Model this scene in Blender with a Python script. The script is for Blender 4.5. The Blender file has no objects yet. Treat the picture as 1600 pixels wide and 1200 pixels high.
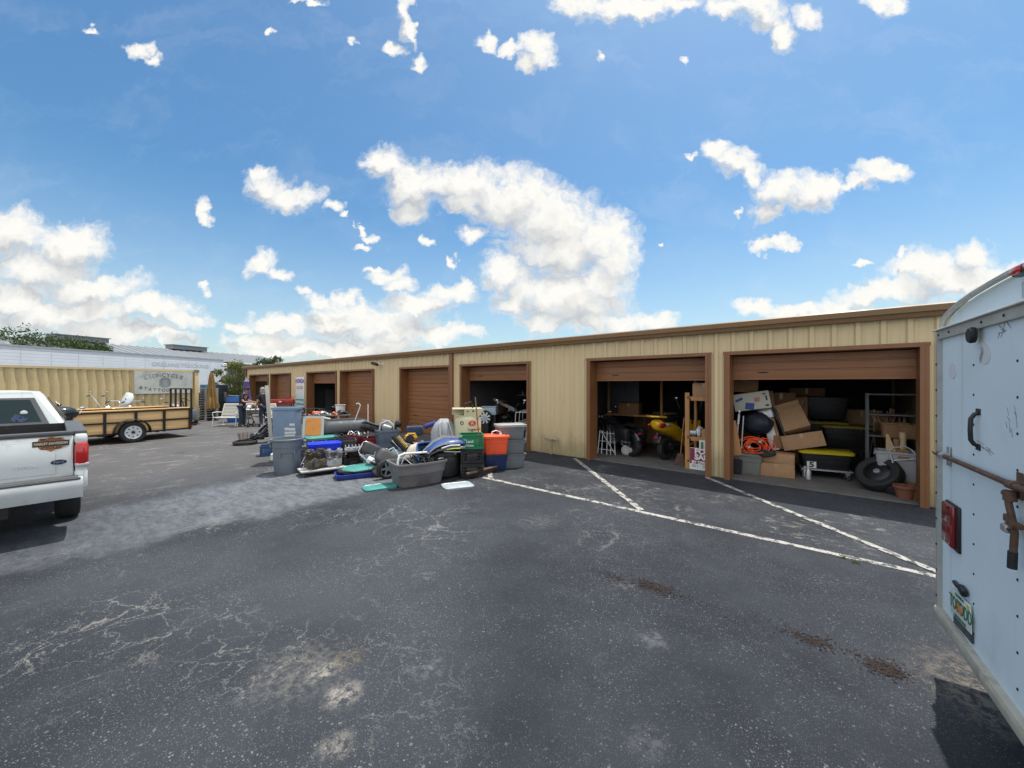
import bpy, bmesh, math, random
from mathutils import Vector, Matrix, Euler
rnd = random.Random(7)
S = bpy.context.scene
COL = S.collection
R = math.radians
PI = math.pi
# ------------------------------------------------------------------ camera
H = 1.9
YAW = R(40)
cam_d = bpy.data.cameras.new('camera'); cam = bpy.data.objects.new('camera', cam_d); COL.objects.link(cam)
cam_d.sensor_width = 36; cam_d.lens = 13.5; cam_d.clip_start = .05; cam_d.clip_end = 2000
cam.location = (0, 0, H); cam.rotation_euler = (R(90), 0, YAW)
S.camera = cam
# ------------------------------------------------------------------ world: sky and cumulus
SUN_EL = R(73)
sunh = Vector((.14, .99, 0)).normalized()
SUN_V = Vector((sunh.x*math.cos(SUN_EL), sunh.y*math.cos(SUN_EL), math.sin(SUN_EL)))
W = bpy.data.worlds.new("World"); S.world = W; W.use_nodes = True
wt = W.node_tree; wt.nodes.clear()
def nd(t, typ, ins=None, **kw):
    n = t.nodes.new(typ)
    for k, v in kw.items(): setattr(n, k, v)
    if ins:
        for k, v in ins.items():
            s = n.inputs[k]
            if isinstance(v, bpy.types.NodeSocket): t.links.new(v, s)
            else: s.default_value = v
    return n
def M_(t, op, a, b=None, c=None, clamp=False):
    ins = {0: a}
    if b is not None: ins[1] = b
    if c is not None: ins[2] = c
    return nd(t, 'ShaderNodeMath', ins, operation=op, use_clamp=clamp).outputs[0]
def V_(t, op, a, b=None, c=None, out=0):
    ins = {0: a}
    if b is not None: ins[1] = b
    if c is not None: ins[2] = c
    return nd(t, 'ShaderNodeVectorMath', ins, operation=op).outputs[out]
def ramp(t, f, lo, hi, a=0., b=1., smooth=True):
    n = nd(t, 'ShaderNodeMapRange', {'Value': f, 'From Min': lo, 'From Max': hi, 'To Min': a, 'To Max': b})
    n.interpolation_type = 'SMOOTHSTEP' if smooth else 'LINEAR'
    return n.outputs[0]
def noise(t, vec, scale, detail=4, rough=.55, dist=0., out='Fac'):
    return nd(t, 'ShaderNodeTexNoise', {'Vector': vec, 'Scale': scale, 'Detail': detail, 'Roughness': rough, 'Distortion': dist}).outputs[out]
def mixc(t, f, a, b, blend='MIX'):
    n = nd(t, 'ShaderNodeMix', data_type='RGBA', blend_type=blend)
    for i, v in ((0, f), (6, a), (7, b)):
        if isinstance(v, bpy.types.NodeSocket): t.links.new(v, n.inputs[i])
        else: n.inputs[i].default_value = (v if i == 0 else (*v, 1)[:4])
    return n.outputs[2]
SKY_STRENGTH = .1
# cumulus banks: azimuth and elevation bearings given as tangents about the camera's heading, with half sizes
CL = [(600,255,42,28),(650,285,60,40),(720,285,80,36),(800,310,80,45),(865,345,90,60),(940,375,55,52),(880,390,100,45),(955,405,42,35),(640,325,36,22),(742,362,26,18),(720,312,40,20),
 (790,430,46,32),(860,460,90,42),(905,470,90,48),(940,440,55,42),(850,505,50,22),(950,505,80,22),(1020,508,45,16),(800,475,40,22),
 (420,285,42,26),(408,265,20,16),(462,306,46,22),(522,328,16,13),(540,342,8,8),(310,322,12,18),(318,338,12,12),(408,408,32,20),(436,430,20,13),(472,456,14,10),(322,448,10,6),
 (20,368,70,42),(110,385,66,40),(60,425,90,36),(150,455,90,30),(235,483,75,22),(290,500,42,13),(60,500,80,32),(170,522,100,22),(265,527,50,16),(20,470,60,30),(150,490,90,26),
 (372,513,24,10),(440,505,55,18),(530,498,70,30),(500,470,30,14),(600,512,80,30),(690,520,66,16),(735,522,30,10),(540,468,28,16),(650,482,56,20),(700,462,44,16),(726,452,18,16),(608,432,32,14),(632,448,22,16),(590,418,18,7),(560,540,140,18),(430,535,90,16),(470,550,120,16),
 (672,375,16,11),(580,368,15,7),(566,360,8,5),(712,400,6,8),(565,382,14,5),
 (1125,235,26,18),(1150,250,32,28),(1172,276,22,20),(1215,300,44,30),(1262,305,46,34),(1200,332,30,16),(1290,292,24,24),(1330,290,24,12),(1372,274,48,20),(1400,270,28,12),(1190,382,28,12),(1228,382,22,9),(1087,242,8,6),(1153,333,7,7),
 (1450,420,70,30),(1520,400,40,28),(1490,440,90,26),(1400,452,80,24),(1345,462,50,20),(1310,478,40,16),(1180,480,42,15),(1230,490,60,13),(1290,488,60,12),(1560,430,60,22),(1350,409,18,6),(1415,396,8,8),(1270,480,24,8),(1620,425,40,20),
 (900,8,48,22),(960,10,50,24),(1010,8,50,20),(1060,2,40,14),(850,95,26,22),(825,105,22,18),(800,78,22,10),(765,62,18,14),(840,75,30,22),(1130,15,30,22),(1190,25,40,32),(1222,55,22,30),(1265,25,30,18),(1160,12,40,26),(1380,2,42,20),(1400,15,26,18),(635,22,12,36),(645,50,8,26),(655,98,14,14),(618,78,16,14),(555,72,9,7),(930,95,8,9),(1068,95,10,7),
 (215,82,20,16),(235,98,14,10),(425,45,10,7),(480,2,30,6),(1030,385,9,4),(140,45,16,6)]
geo = nd(wt, 'ShaderNodeTexCoord').outputs['Generated']
cy_, sy_ = math.cos(YAW), math.sin(YAW)
rr = V_(wt, 'DOT_PRODUCT', geo, (cy_, sy_, 0), out=1)
zz0 = V_(wt, 'DOT_PRODUCT', geo, (-sy_, cy_, 0), out=1)
up = V_(wt, 'DOT_PRODUCT', geo, (0, 0, 1), out=1)
zz = M_(wt, 'MAXIMUM', zz0, .12)
uv = nd(wt, 'ShaderNodeCombineXYZ', {0: M_(wt, 'DIVIDE', rr, zz), 1: M_(wt, 'DIVIDE', up, zz), 2: 0.}).outputs[0]
def warp(v, sc, amt, det):
    c = noise(wt, v, sc, det, .6, out='Color')
    return V_(wt, 'MULTIPLY', V_(wt, 'SUBTRACT', c, (.5, .5, .5)), (amt, amt, 0))
uvw = V_(wt, 'ADD', V_(wt, 'ADD', uv, warp(uv, 7, .10, 3)), warp(uv, 26, .062, 6))
grp = bpy.data.node_groups.new('cumulus_field', 'ShaderNodeTree')
grp.interface.new_socket('P', in_out='INPUT', socket_type='NodeSocketVector')
grp.interface.new_socket('F', in_out='OUTPUT', socket_type='NodeSocketFloat')
gi = grp.nodes.new('NodeGroupInput'); go = grp.nodes.new('NodeGroupOutput')
acc = None
for (cx, cy, rx, ry) in CL:
    u0, v0, ru, rv = (cx-800)/600, (600.5-cy)/600, rx*1.08/600, ry*1.08/600
    q = V_(grp, 'MULTIPLY_ADD', gi.outputs[0], (1/ru, 1/rv, 0), (-u0/ru, -v0/rv, 0))
    d = V_(grp, 'DOT_PRODUCT', q, q, out=1)
    acc = d if acc is None else nd(grp, 'ShaderNodeMath', {0: acc, 1: d, 2: .15}, operation='SMOOTH_MIN').outputs[0]
grp.links.new(M_(grp, 'SUBTRACT', 1., acc), go.inputs[0])
def field(v):
    g = wt.nodes.new('ShaderNodeGroup'); g.node_tree = grp; wt.links.new(v, g.inputs[0]); return g.outputs[0]
F1 = M_(wt, 'MAXIMUM', field(uvw), -1.)
F2 = M_(wt, 'MAXIMUM', field(V_(wt, 'ADD', uvw, (.012, .05, 0))), -1.)
nz = noise(wt, uvw, 34, 8, .68)
Fa = M_(wt, 'ADD', F1, M_(wt, 'MULTIPLY', M_(wt, 'SUBTRACT', nz, .5), 1.5))
Fa = M_(wt, 'ADD', Fa, M_(wt, 'MULTIPLY', M_(wt, 'SUBTRACT', noise(wt, uv, 11, 6, .6), .46), 1.3))
alpha = ramp(wt, Fa, -.15, 1.0)
front = ramp(wt, zz0, .12, .3)
alpha = M_(wt, 'MULTIPLY', alpha, front)
rel = M_(wt, 'ADD', M_(wt, 'SUBTRACT', F1, F2), M_(wt, 'MULTIPLY', M_(wt, 'SUBTRACT', noise(wt, uvw, 16, 5, .6), .5), 1.1))
lit = ramp(wt, rel, -.75, .45)
edge = ramp(wt, F1, .15, .9, 1., 0.)
lit = M_(wt, 'MAXIMUM', lit, M_(wt, 'MULTIPLY', edge, .72))
ccol = mixc(wt, lit, (3.15, 3.3, 3.55), (6.6, 6.5, 6.15))
sky = nd(wt, 'ShaderNodeTexSky', sky_type='NISHITA', sun_disc=False, sun_elevation=SUN_EL,
         sun_rotation=math.atan2(sunh.x, sunh.y), air_density=1.0, dust_density=1.5, ozone_density=1.6, altitude=0)
# the low haze of the air near the horizon
skyc = nd(wt, 'ShaderNodeHueSaturation', {'Saturation': 1.22, 'Value': .98, 'Color': sky.outputs[0]}).outputs[0]
skyc = mixc(wt, 1., skyc, (.84, 1.06, 1.05), 'MULTIPLY')
wisp = noise(wt, V_(wt, 'MULTIPLY', uvw, (1.0, 2.1, 1)), 3.2, 8, .62, .6)
wisp = M_(wt, 'MULTIPLY', M_(wt, 'MULTIPLY', ramp(wt, wisp, .46, .75), .12), front)
skyc = mixc(wt, wisp, skyc, (5.6, 5.8, 6.0))
skyc = mixc(wt, ramp(wt, up, .42, 0., 0., .42), skyc, (5.3, 5.9, 6.2))
allc = mixc(wt, alpha, skyc, ccol)
# unseen bright clouds added overhead and behind to lift the shaded wall
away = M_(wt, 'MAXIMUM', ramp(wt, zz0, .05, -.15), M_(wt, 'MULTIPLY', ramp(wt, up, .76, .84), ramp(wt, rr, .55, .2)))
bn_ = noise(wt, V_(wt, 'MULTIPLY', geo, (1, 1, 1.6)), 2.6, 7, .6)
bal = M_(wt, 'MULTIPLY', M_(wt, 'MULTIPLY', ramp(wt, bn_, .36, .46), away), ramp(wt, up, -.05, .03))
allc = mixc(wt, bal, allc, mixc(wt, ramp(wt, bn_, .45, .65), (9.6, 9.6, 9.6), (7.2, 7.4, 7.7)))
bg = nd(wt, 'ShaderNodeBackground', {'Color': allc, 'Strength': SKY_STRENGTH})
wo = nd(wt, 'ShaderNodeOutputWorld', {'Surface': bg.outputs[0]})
W.cycles.sampling_method = 'MANUAL'; W.cycles.sample_map_resolution = 512
sun_d = bpy.data.lights.new('sun', 'SUN'); sun = bpy.data.objects.new('sun', sun_d); COL.objects.link(sun)
sun_d.energy = 3.2; sun_d.angle = R(.53); sun_d.color = (1, .95, .87)
sun.rotation_euler = SUN_V.to_track_quat('Z', 'Y').to_euler()
S.view_settings.view_transform = 'Standard'; S.view_settings.look = 'None'
S.view_settings.exposure = 0.6; S.view_settings.gamma = 1.0
# ------------------------------------------------------------------ bearings of the survey
s50, c50 = math.sin(R(50)), math.cos(R(50))
def toW(r, z): return (s50*r - c50*z, c50*r + s50*z)
def G(px, py, z=0):                     # the point at height z seen on that bearing
    Z = (H-z)*600/(py-600.5)
    return toW((px-800)/600*Z, Z)
def C3(px, py, Z):                      # the point at distance Z along the heading
    x, y = toW((px-800)/600*Z, Z); return (x, y, H-(py-600.5)/600*Z)
def AtY(px, py, Y):                     # the point on the vertical plane y = Y
    r = (px-800)/600; Z = Y/(c50*r+s50); return C3(px, py, Z)
# ------------------------------------------------------------------ materials
MATS = {}
def mat(name, col, rough=.6, metal=0., var=.18, scale=6., bump=0., bscale=60., dirt=None, dirt_amt=.5, dscale=3., stretch=None, coat=0., spec=.5):
    if name in MATS: return MATS[name]
    m = bpy.data.materials.new(name); m.use_nodes = True; t = m.node_tree
    b = t.nodes['Principled BSDF']
    oc = nd(t, 'ShaderNodeTexCoord').outputs['Object']
    if stretch: oc = V_(t, 'MULTIPLY', oc, stretch)
    n1 = noise(t, oc, scale, 5, .6)
    f = ramp(t, n1, .25, .75, 1-var, 1+var, False)
    c = V_(t, 'SCALE', tuple(col)); c.node.inputs[3].default_value = 1; t.links.new(f, c.node.inputs[3])
    if dirt:
        n2 = noise(t, oc, dscale, 7, .68, .4)
        c = mixc(t, ramp(t, n2, .68-.35*dirt_amt, .85-.2*dirt_amt), c, dirt)
    t.links.new(c, b.inputs['Base Color'])
    t.links.new(ramp(t, noise(t, oc, scale*2.3, 4), .3, .7, max(.02, rough-.1), min(1, rough+.1), False), b.inputs['Roughness'])
    b.inputs['Metallic'].default_value = metal
    b.inputs['Coat Weight'].default_value = coat
    b.inputs['Specular IOR Level'].default_value = spec
    if bump:
        bp = nd(t, 'ShaderNodeBump', {'Height': noise(t, oc, bscale, 4), 'Strength': bump, 'Distance': .01})
        t.links.new(bp.outputs[0], b.inputs['Normal'])
    MATS[name] = m
    return m
def plastic(name, col, rough=.45, **k): return mat(name, col, rough, var=.1, dirt=tuple(.45*v+.045 for v in col), dirt_amt=.35, dscale=9, bump=.05, **k)
def glassy(name, col, rough=.05):
    return mat(name, col, rough, var=.1, spec=.12)
def emit_none(): pass
m_tan = mat('tan_cladding', (.60, .475, .275), .5, var=.06, scale=1.2, dirt=(.47, .37, .21), dirt_amt=.25, dscale=1.1, stretch=(1, 1, .35))
def splash(m, col, top, amt):            # mud and algae splashed up the foot of the wall
    t = m.node_tree; b = t.nodes['Principled BSDF']; src = b.inputs['Base Color'].links[0].from_socket
    oc = nd(t, 'ShaderNodeTexCoord').outputs['Object']; z = nd(t, 'ShaderNodeSeparateXYZ', {0: oc}).outputs[2]
    n = noise(t, V_(t, 'MULTIPLY', oc, (1, 1, .5)), 3.5, 7, .7)
    f = M_(t, 'MULTIPLY', ramp(t, M_(t, 'ADD', z, M_(t, 'MULTIPLY', M_(t, 'SUBTRACT', n, .5), 1.6)), top, 0.), amt)
    st = noise(t, V_(t, 'MULTIPLY', oc, (9, 9, .25)), 1., 5, .6)
    f = M_(t, 'MAXIMUM', f, M_(t, 'MULTIPLY', ramp(t, st, .58, .72), amt*.45))
    t.links.new(mixc(t, f, src, col), b.inputs['Base Color'])
splash(m_tan, (.20, .17, .09), .75, .55)
m_brown = mat('brown_trim', (.21, .09, .035), .5, var=.14, scale=2, dirt=(.14, .065, .03), dirt_amt=.35, dscale=2)
m_door = mat('brown_door_panel', (.25, .108, .043), .5, var=.12, scale=1.5, dirt=(.18, .08, .035), dirt_amt=.4, dscale=1.2, stretch=(.4, 1, 2.5))
m_conc = mat('concrete', (.30, .28, .25), .85, var=.18, scale=3, bump=.25, dirt=(.12, .11, .10), dirt_amt=.5, dscale=1.5)
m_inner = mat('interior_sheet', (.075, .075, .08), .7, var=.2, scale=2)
m_roofm = mat('tan_roof_sheet', (.42, .33, .20), .5, var=.1)
m_black = plastic('black_plastic', (.014, .014, .016), .42)
m_rub = mat('tyre_rubber', (.017, .017, .018), .75, var=.25, scale=14, bump=.2, dirt=(.05, .046, .04), dirt_amt=.4)
m_blackm = mat('black_painted_steel', (.012, .012, .013), .4, var=.2, scale=12, dirt=(.05, .03, .02), dirt_amt=.3)
m_chrome = mat('chrome', (.72, .73, .75), .16, 1., var=.08)
m_alu = mat('cast_aluminium', (.48, .49, .50), .42, .85, var=.18, scale=14, bump=.2, dirt=(.16, .15, .13), dirt_amt=.45, dscale=14)
m_galv = mat('galvanised_steel', (.45, .46, .47), .45, .7, var=.15, scale=20)
m_rusty = mat('rusty_steel', (.13, .075, .05), .7, .3, var=.4, scale=25, bump=.35, dirt=(.06, .05, .05), dirt_amt=.5, dscale=12)
m_white = plastic('white_plastic', (.72, .73, .72), .45)
m_whitem = mat('white_painted_steel', (.70, .71, .70), .4, var=.06, scale=4, dirt=(.38, .36, .32), dirt_amt=.3, dscale=6)
m_wood = mat('treated_pine', (.80, .53, .24), .6, var=.2, scale=5, stretch=(1, .12, 3.5), bump=.1, dirt=(.58, .34, .13), dirt_amt=.3, dscale=3)
m_wood2 = mat('shelf_lumber', (.42, .215, .08), .7, var=.25, scale=6, stretch=(3, 3, .25), bump=.1)
m_card = mat('cardboard', (.36, .215, .115), .85, var=.15, scale=4, dirt=(.25, .15, .08), dirt_amt=.4)
m_card2 = mat('dark_cardboard', (.25, .13, .062), .85, var=.15, scale=4, dirt=(.17, .09, .05), dirt_amt=.4)
m_gray = plastic('grey_plastic', (.17, .185, .20), .5)
m_bluegray = plastic('slate_plastic', (.115, .15, .19), .5)
m_redlens = mat('red_lens', (.42, .012, .012), .15, var=.15, coat=.5)
m_darkred = plastic('dark_red_plastic', (.20, .012, .02), .4)
m_glass = glassy('dark_glass', (.02, .035, .04))
m_ltblue = mat('pale_blue_paint', (.40, .52, .60), .5, var=.08, dirt=(.3, .36, .4), dirt_amt=.3)
# ------------------------------------------------------------------ mesh builder
def I4(): return Matrix.Identity(4)
def TR(x=0, y=0, z=0, rx=0, ry=0, rz=0):
    return Matrix.Translation((x, y, z)) @ Euler((R(rx), R(ry), R(rz))).to_matrix().to_4x4()
class MB:
    def __init__(s): s.bm = bmesh.new()
    def box(s, c, d, rot=None, bev=0., M=None):
        r = bmesh.ops.create_cube(s.bm, size=1); vs = r['verts']
        T = Matrix.Translation(c)
        if rot: T = T @ Euler(tuple(R(a) for a in rot)).to_matrix().to_4x4()
        T = T @ Matrix.Diagonal((*d, 1))
        if M: T = M @ T
        bmesh.ops.transform(s.bm, matrix=T, verts=vs)
        if bev > 0:
            es = list({e for v in vs for e in v.link_edges})
            bmesh.ops.bevel(s.bm, geom=es, offset=min(bev, min(d)*.45), segments=2, affect='EDGES', profile=.5)
        return s
    def loft(s, rings, cap0=True, cap1=True, closed=True, M=None):
        vv = []
        for r in rings:
            vv.append([s.bm.verts.new((M @ Vector(p)) if M else Vector(p)) for p in r])
        n = len(vv[0])
        for a, b in zip(vv, vv[1:]):
            for i in range(n if closed else n-1):
                j = (i+1) % n
                try: s.bm.faces.new((a[i], a[j], b[j], b[i]))
                except ValueError: pass
        if closed and cap0: s.bm.faces.new(vv[0][::-1])
        if closed and cap1: s.bm.faces.new(vv[-1])
        return s
    def cyl(s, p0, p1, r0, r1=None, n=12, M=None, cap=True):
        p0, p1 = Vector(p0), Vector(p1); r1 = r0 if r1 is None else r1
        d = p1-p0
        if d.length < 1e-6: return s
        q = d.to_track_quat('Z', 'Y').to_matrix()
        e1, e2 = q.col[0], q.col[1]
        ring = lambda p, r: [p + e1*(r*math.cos(2*PI*i/n)) + e2*(r*math.sin(2*PI*i/n)) for i in range(n)]
        return s.loft([ring(p0, r0), ring(p1, r1)], cap, cap, M=M)
    def tube(s, pts, r, n=7, closed=False, M=None, rad=None):
        pts = [Vector(p) for p in pts]; L = len(pts); rings = []; prev = None
        for i, p in enumerate(pts):
            if closed: t = pts[(i+1) % L]-pts[i-1]
            else: t = pts[min(i+1, L-1)]-pts[max(i-1, 0)]
            t.normalize()
            a = Vector((0, 0, 1)) if prev is None else prev
            if abs(t.dot(a)) > .98 and prev is None: a = Vector((1, 0, 0))
            e1 = (a - t*a.dot(t)).normalized(); e2 = t.cross(e1); prev = e1
            q = r if rad is None else rad[i]
            rings.append([p+e1*(q*math.cos(2*PI*k/n))+e2*(q*math.sin(2*PI*k/n)) for k in range(n)])
        if closed: rings.append(rings[0]); return s.loft(rings, False, False, M=M)
        return s.loft(rings, M=M)
    def lathe(s, prof, n=24, M=None, cap=True):
        rings = [[(r*math.cos(2*PI*i/n), r*math.sin(2*PI*i/n), z) for i in range(n)] for r, z in prof]
        return s.loft(rings, cap and prof[0][0] > 1e-4, cap and prof[-1][0] > 1e-4, M=M)
    def prism(s, poly, d, M=None):       # polygon in xy, thickness d in z
        return s.loft([[(x, y, 0) for x, y in poly], [(x, y, d) for x, y in poly]], M=M)
    def sph(s, c, r, n=12, M=None):
        r = (r, r, r) if isinstance(r, (int, float)) else r
        v = bmesh.ops.create_uvsphere(s.bm, u_segments=n, v_segments=max(5, n*2//3), radius=1)['verts']
        T = Matrix.Translation(c) @ Matrix.Diagonal((*r, 1))
        bmesh.ops.transform(s.bm, matrix=(M @ T) if M else T, verts=v); return s
    def torus(s, c, RR, r, n=24, k=8, M=None, sq=1.):   # axis z
        rings = []
        for i in range(n):
            a = 2*PI*i/n
            rings.append([(c[0]+(RR+r*math.cos(2*PI*j/k))*math.cos(a), c[1]+(RR+r*math.cos(2*PI*j/k))*math.sin(a), c[2]+sq*r*math.sin(2*PI*j/k)) for j in range(k)])
        rings.append(rings[0])
        return s.loft(rings, False, False, M=M)
    def quad(s, pts, M=None):
        s.bm.faces.new([s.bm.verts.new((M @ Vector(p)) if M else Vector(p)) for p in pts]); return s
    def jitter(s, a, seed=1):
        g = random.Random(seed)
        for v in s.bm.verts: v.co += Vector((g.uniform(-a, a), g.uniform(-a, a), g.uniform(-a, a)))
        return s
    def build(s, name, m, parent=None, sharp=32, label=None):
        if len(s.bm.faces) < 40000: bmesh.ops.recalc_face_normals(s.bm, faces=s.bm.faces[:])
        me = bpy.data.meshes.new(name); s.bm.to_mesh(me); s.bm.free()
        me.materials.append(m)
        me.polygons.foreach_set('use_smooth', [True]*len(me.polygons)); me.set_sharp_from_angle(angle=R(sharp))
        o = bpy.data.objects.new(name, me); COL.objects.link(o)
        if parent: o.parent = parent
        if label: o['label'] = label
        return o
def tag(o, label=None, cat=None, group=None, kind=None):
    if label: o['label'] = label
    if cat: o['category'] = cat
    if group: o['group'] = group
    if kind: o['kind'] = kind
    return o
def thing(name, label, cat, loc=(0, 0, 0), rz=0, group=None, rot=None):
    o = bpy.data.objects.new(name, None); COL.objects.link(o); o.empty_display_size = .2
    o.location = (*loc, 0)[:3]; o.rotation_euler = tuple(R(a) for a in rot) if rot else (0, 0, R(rz))
    return tag(o, label, cat, group)
def place(o, loc, rz=0, rot=None):
    o.location = (*loc, 0)[:3]; o.rotation_euler = tuple(R(a) for a in rot) if rot else (0, 0, R(rz)); return o
def dup(o, label=None, loc=None, rz=None, rot=None, group=None, parent=None):
    c = o.copy(); COL.objects.link(c); c.parent = parent
    for ch in list(o.children): dup(ch, parent=c)
    if label: c['label'] = label
    if group: c['group'] = group
    if loc is not None: c.location = (*loc, 0)[:3]
    if rot is not None: c.rotation_euler = tuple(R(a) for a in rot)
    elif rz is not None: c.rotation_euler = (0, 0, R(rz))
    return c
def recolor(o, table):
    for ch in o.children_recursive:
        for k, m in table.items():
            if ch.name.split('.')[0] == k:
                ch.data = ch.data.copy(); ch.data.materials.clear(); ch.data.materials.append(m)
    return o
def text(parent, s, size, M, m, name='lettering', bold=.0, align='CENTER', ext=.0015, sx=1.):
    c = bpy.data.curves.new(name, 'FONT'); c.body = s; c.size = size; c.align_x = align; c.align_y = 'CENTER'
    c.extrude = ext; c.offset = bold; c.resolution_u = 3
    tmp = bpy.data.objects.new('tmp_text', c); COL.objects.link(tmp)
    dg = bpy.context.evaluated_depsgraph_get(); me = bpy.data.meshes.new_from_object(tmp.evaluated_get(dg))
    bpy.data.objects.remove(tmp)
    me.name = name; me.transform(M @ Matrix.Diagonal((sx, 1, 1, 1))); me.materials.clear(); me.materials.append(m)
    o = bpy.data.objects.new(name, me); COL.objects.link(o); o.parent = parent
    return o
def face_to(nx, ny):                     # matrix taking text's xy plane to a vertical plane with outward normal (nx, ny)
    n = Vector((nx, ny, 0)).normalized(); u = Vector((0, 0, 1)); x = u.cross(n)
    return Matrix(((x.x, u.x, n.x, 0), (x.y, u.y, n.y, 0), (x.z, u.z, n.z, 0), (0, 0, 0, 1)))
def rrect(L, Wd, z, r=.04, k=3, cx=0, cy=0):
    pts = []
    for sx, sy, a0 in ((1, 1, 0), (-1, 1, 90), (-1, -1, 180), (1, -1, 270)):
        for i in range(k+1):
            a = R(a0+90*i/k); pts.append((cx+sx*(L/2-r)+r*math.cos(a), cy+sy*(Wd/2-r)+r*math.sin(a), z))
    return pts
# ------------------------------------------------------------------ ground
def asphalt_mat():
    m = bpy.data.materials.new('worn_asphalt'); m.use_nodes = True; t = m.node_tree; b = t.nodes['Principled BSDF']
    P = nd(t, 'ShaderNodeTexCoord').outputs['Object']
    xyz = nd(t, 'ShaderNodeSeparateXYZ', {0: P}).outputs
    X, Y = xyz[0], xyz[1]
    big = noise(t, P, .22, 4, .6); mid = noise(t, P, 1.3, 6, .65); fine = noise(t, P, 26, 5, .7); vfine = noise(t, P, 140, 3, .7)
    base = mixc(t, ramp(t, mid, .3, .72), (.013, .016, .022), (.028, .033, .042))
    base = mixc(t, ramp(t, big, .45, .7), base, (.045, .051, .061))
    far = ramp(t, X, -7.5, -12.5)                      # older, greyer paving far across the lot, grazing-view paleness put into the colour
    base = mixc(t, M_(t, 'MULTIPLY', far, .75), base, (.105, .10, .098))
    grain = ramp(t, vfine, .3, .7, .55, 1.5, False)
    gsc = V_(t, 'SCALE', base); t.links.new(grain, gsc.node.inputs[3]); base = gsc
    # exposed aggregate
    def specks(scale, lim, rad, seed):
        v = nd(t, 'ShaderNodeTexVoronoi', {'Vector': V_(t, 'ADD', P, (seed, seed*.7, 0)), 'Scale': scale})
        rc = nd(t, 'ShaderNodeSeparateColor', {0: v.outputs['Color']}).outputs
        on = M_(t, 'GREATER_THAN', rc[0], lim)
        size = M_(t, 'MULTIPLY', rc[1], rad)
        return M_(t, 'MULTIPLY', on, M_(t, 'LESS_THAN', v.outputs['Distance'], size)), rc[2]
    s1, b1 = specks(75, .66, .40, 3.1)
    s2, b2 = specks(150, .55, .5, 8.7); s3, b3 = specks(34, .80, .34, 5.5)
    dens = ramp(t, noise(t, P, .8, 4, .6), .36, .62, .3, 1.)
    sp = M_(t, 'MULTIPLY', M_(t, 'MAXIMUM', M_(t, 'MAXIMUM', s1, M_(t, 'MULTIPLY', s3, .75)), M_(t, 'MULTIPLY', s2, .8)), dens)
    sp = M_(t, 'MULTIPLY', sp, ramp(t, b1, 0, 1, .35, 1., False))
    base = mixc(t, M_(t, 'MULTIPLY', sp, .7), base, (.27, .27, .275))
    # cracks filled with pale grit
    pw = V_(t, 'ADD', P, V_(t, 'MULTIPLY', V_(t, 'SUBTRACT', noise(t, P, 2.2, 5, .65, out='Color'), (.5, .5, .5)), (.55, .55, 0)))
    pw = V_(t, 'ADD', pw, V_(t, 'MULTIPLY', V_(t, 'SUBTRACT', noise(t, P, 14, 4, .65, out='Color'), (.5, .5, .5)), (.09, .09, 0)))
    def cracks(scale, wd):
        v = nd(t, 'ShaderNodeTexVoronoi', {'Vector': pw, 'Scale': scale}, feature='DISTANCE_TO_EDGE').outputs['Distance']
        w = M_(t, 'MULTIPLY', ramp(t, mid, .25, .75, .3, 1.7, False), wd*scale)
        return M_(t, 'SUBTRACT', 1., M_(t, 'DIVIDE', v, w), clamp=True)
    ck = M_(t, 'MAXIMUM', cracks(1.5, .0068), M_(t, 'MULTIPLY', cracks(3.6, .0042), .9))
    leftm = ramp(t, X, -1.2, -3.2, .22, 1.)
    cmask = M_(t, 'MULTIPLY', ramp(t, noise(t, P, .55, 4, .6), .46, .66), leftm)
    cmask = M_(t, 'MULTIPLY', cmask, ramp(t, noise(t, P, 9, 4, .7), .28, .52))
    base = mixc(t, M_(t, 'MULTIPLY', M_(t, 'MULTIPLY', ck, cmask), .75), base, (.29, .28, .25))
    # scoured, whitish patches
    wp = M_(t, 'MULTIPLY', ramp(t, noise(t, P, 1.05, 5, .62), .62, .74), ramp(t, noise(t, P, 19, 6, .72), .42, .62))
    bay = M_(t, 'MULTIPLY', M_(t, 'MULTIPLY', ramp(t, Y, 5.3, 6.0), ramp(t, Y, 7.95, 7.2)), ramp(t, X, -6.5, -4.0))
    streak = noise(t, V_(t, 'MULTIPLY', pw, (3.2, 6.5, 1)), 1.6, 10, .78)
    wb = M_(t, 'MULTIPLY', M_(t, 'MULTIPLY', bay, ramp(t, streak, .52, .63)), ramp(t, noise(t, P, 1.1, 5), .42, .62))
    base = mixc(t, M_(t, 'MULTIPLY', M_(t, 'MAXIMUM', wp, wb), .62), base, (.30, .295, .285))
    # one big spalled spot, and sand washed up beside the cargo trailer
    def spot(cx, cy, r):
        d = V_(t, 'DISTANCE', P, (cx, cy, 0), out=1)
        return M_(t, 'MULTIPLY', ramp(t, d, r, r*.25), ramp(t, noise(t, P, 15, 9, .8), .42, .60))
    for (cx, cy, r, a, c) in (SPOT1 + [(*G(1020, 1000), .16, .3, (.25, .25, .25)), (*G(1560, 1080), .55, .5, (.26, .22, .17)), (*G(1540, 1000), .3, .35, (.26, .23, .19)), (*G(1575, 1120), .35, .5, (.28, .24, .19)),
                                       (*G(840, 815), .4, .22, (.25, .25, .25)), (*G(1010, 1160), .16, .18, (.25, .25, .25)),
                                       (*G(545, 1030), .14, .5, (.15, .11, .06)), (*G(350, 810), .4, .3, (.30, .26, .20))]):
        base = mixc(t, M_(t, 'MULTIPLY', spot(cx, cy, r), a), base, c)
    # oil drips
    oil = ramp(t, noise(t, P, .75, 3, .5), .66, .76)
    base = mixc(t, M_(t, 'MULTIPLY', oil, .6), base, (.015, .015, .018))
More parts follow.
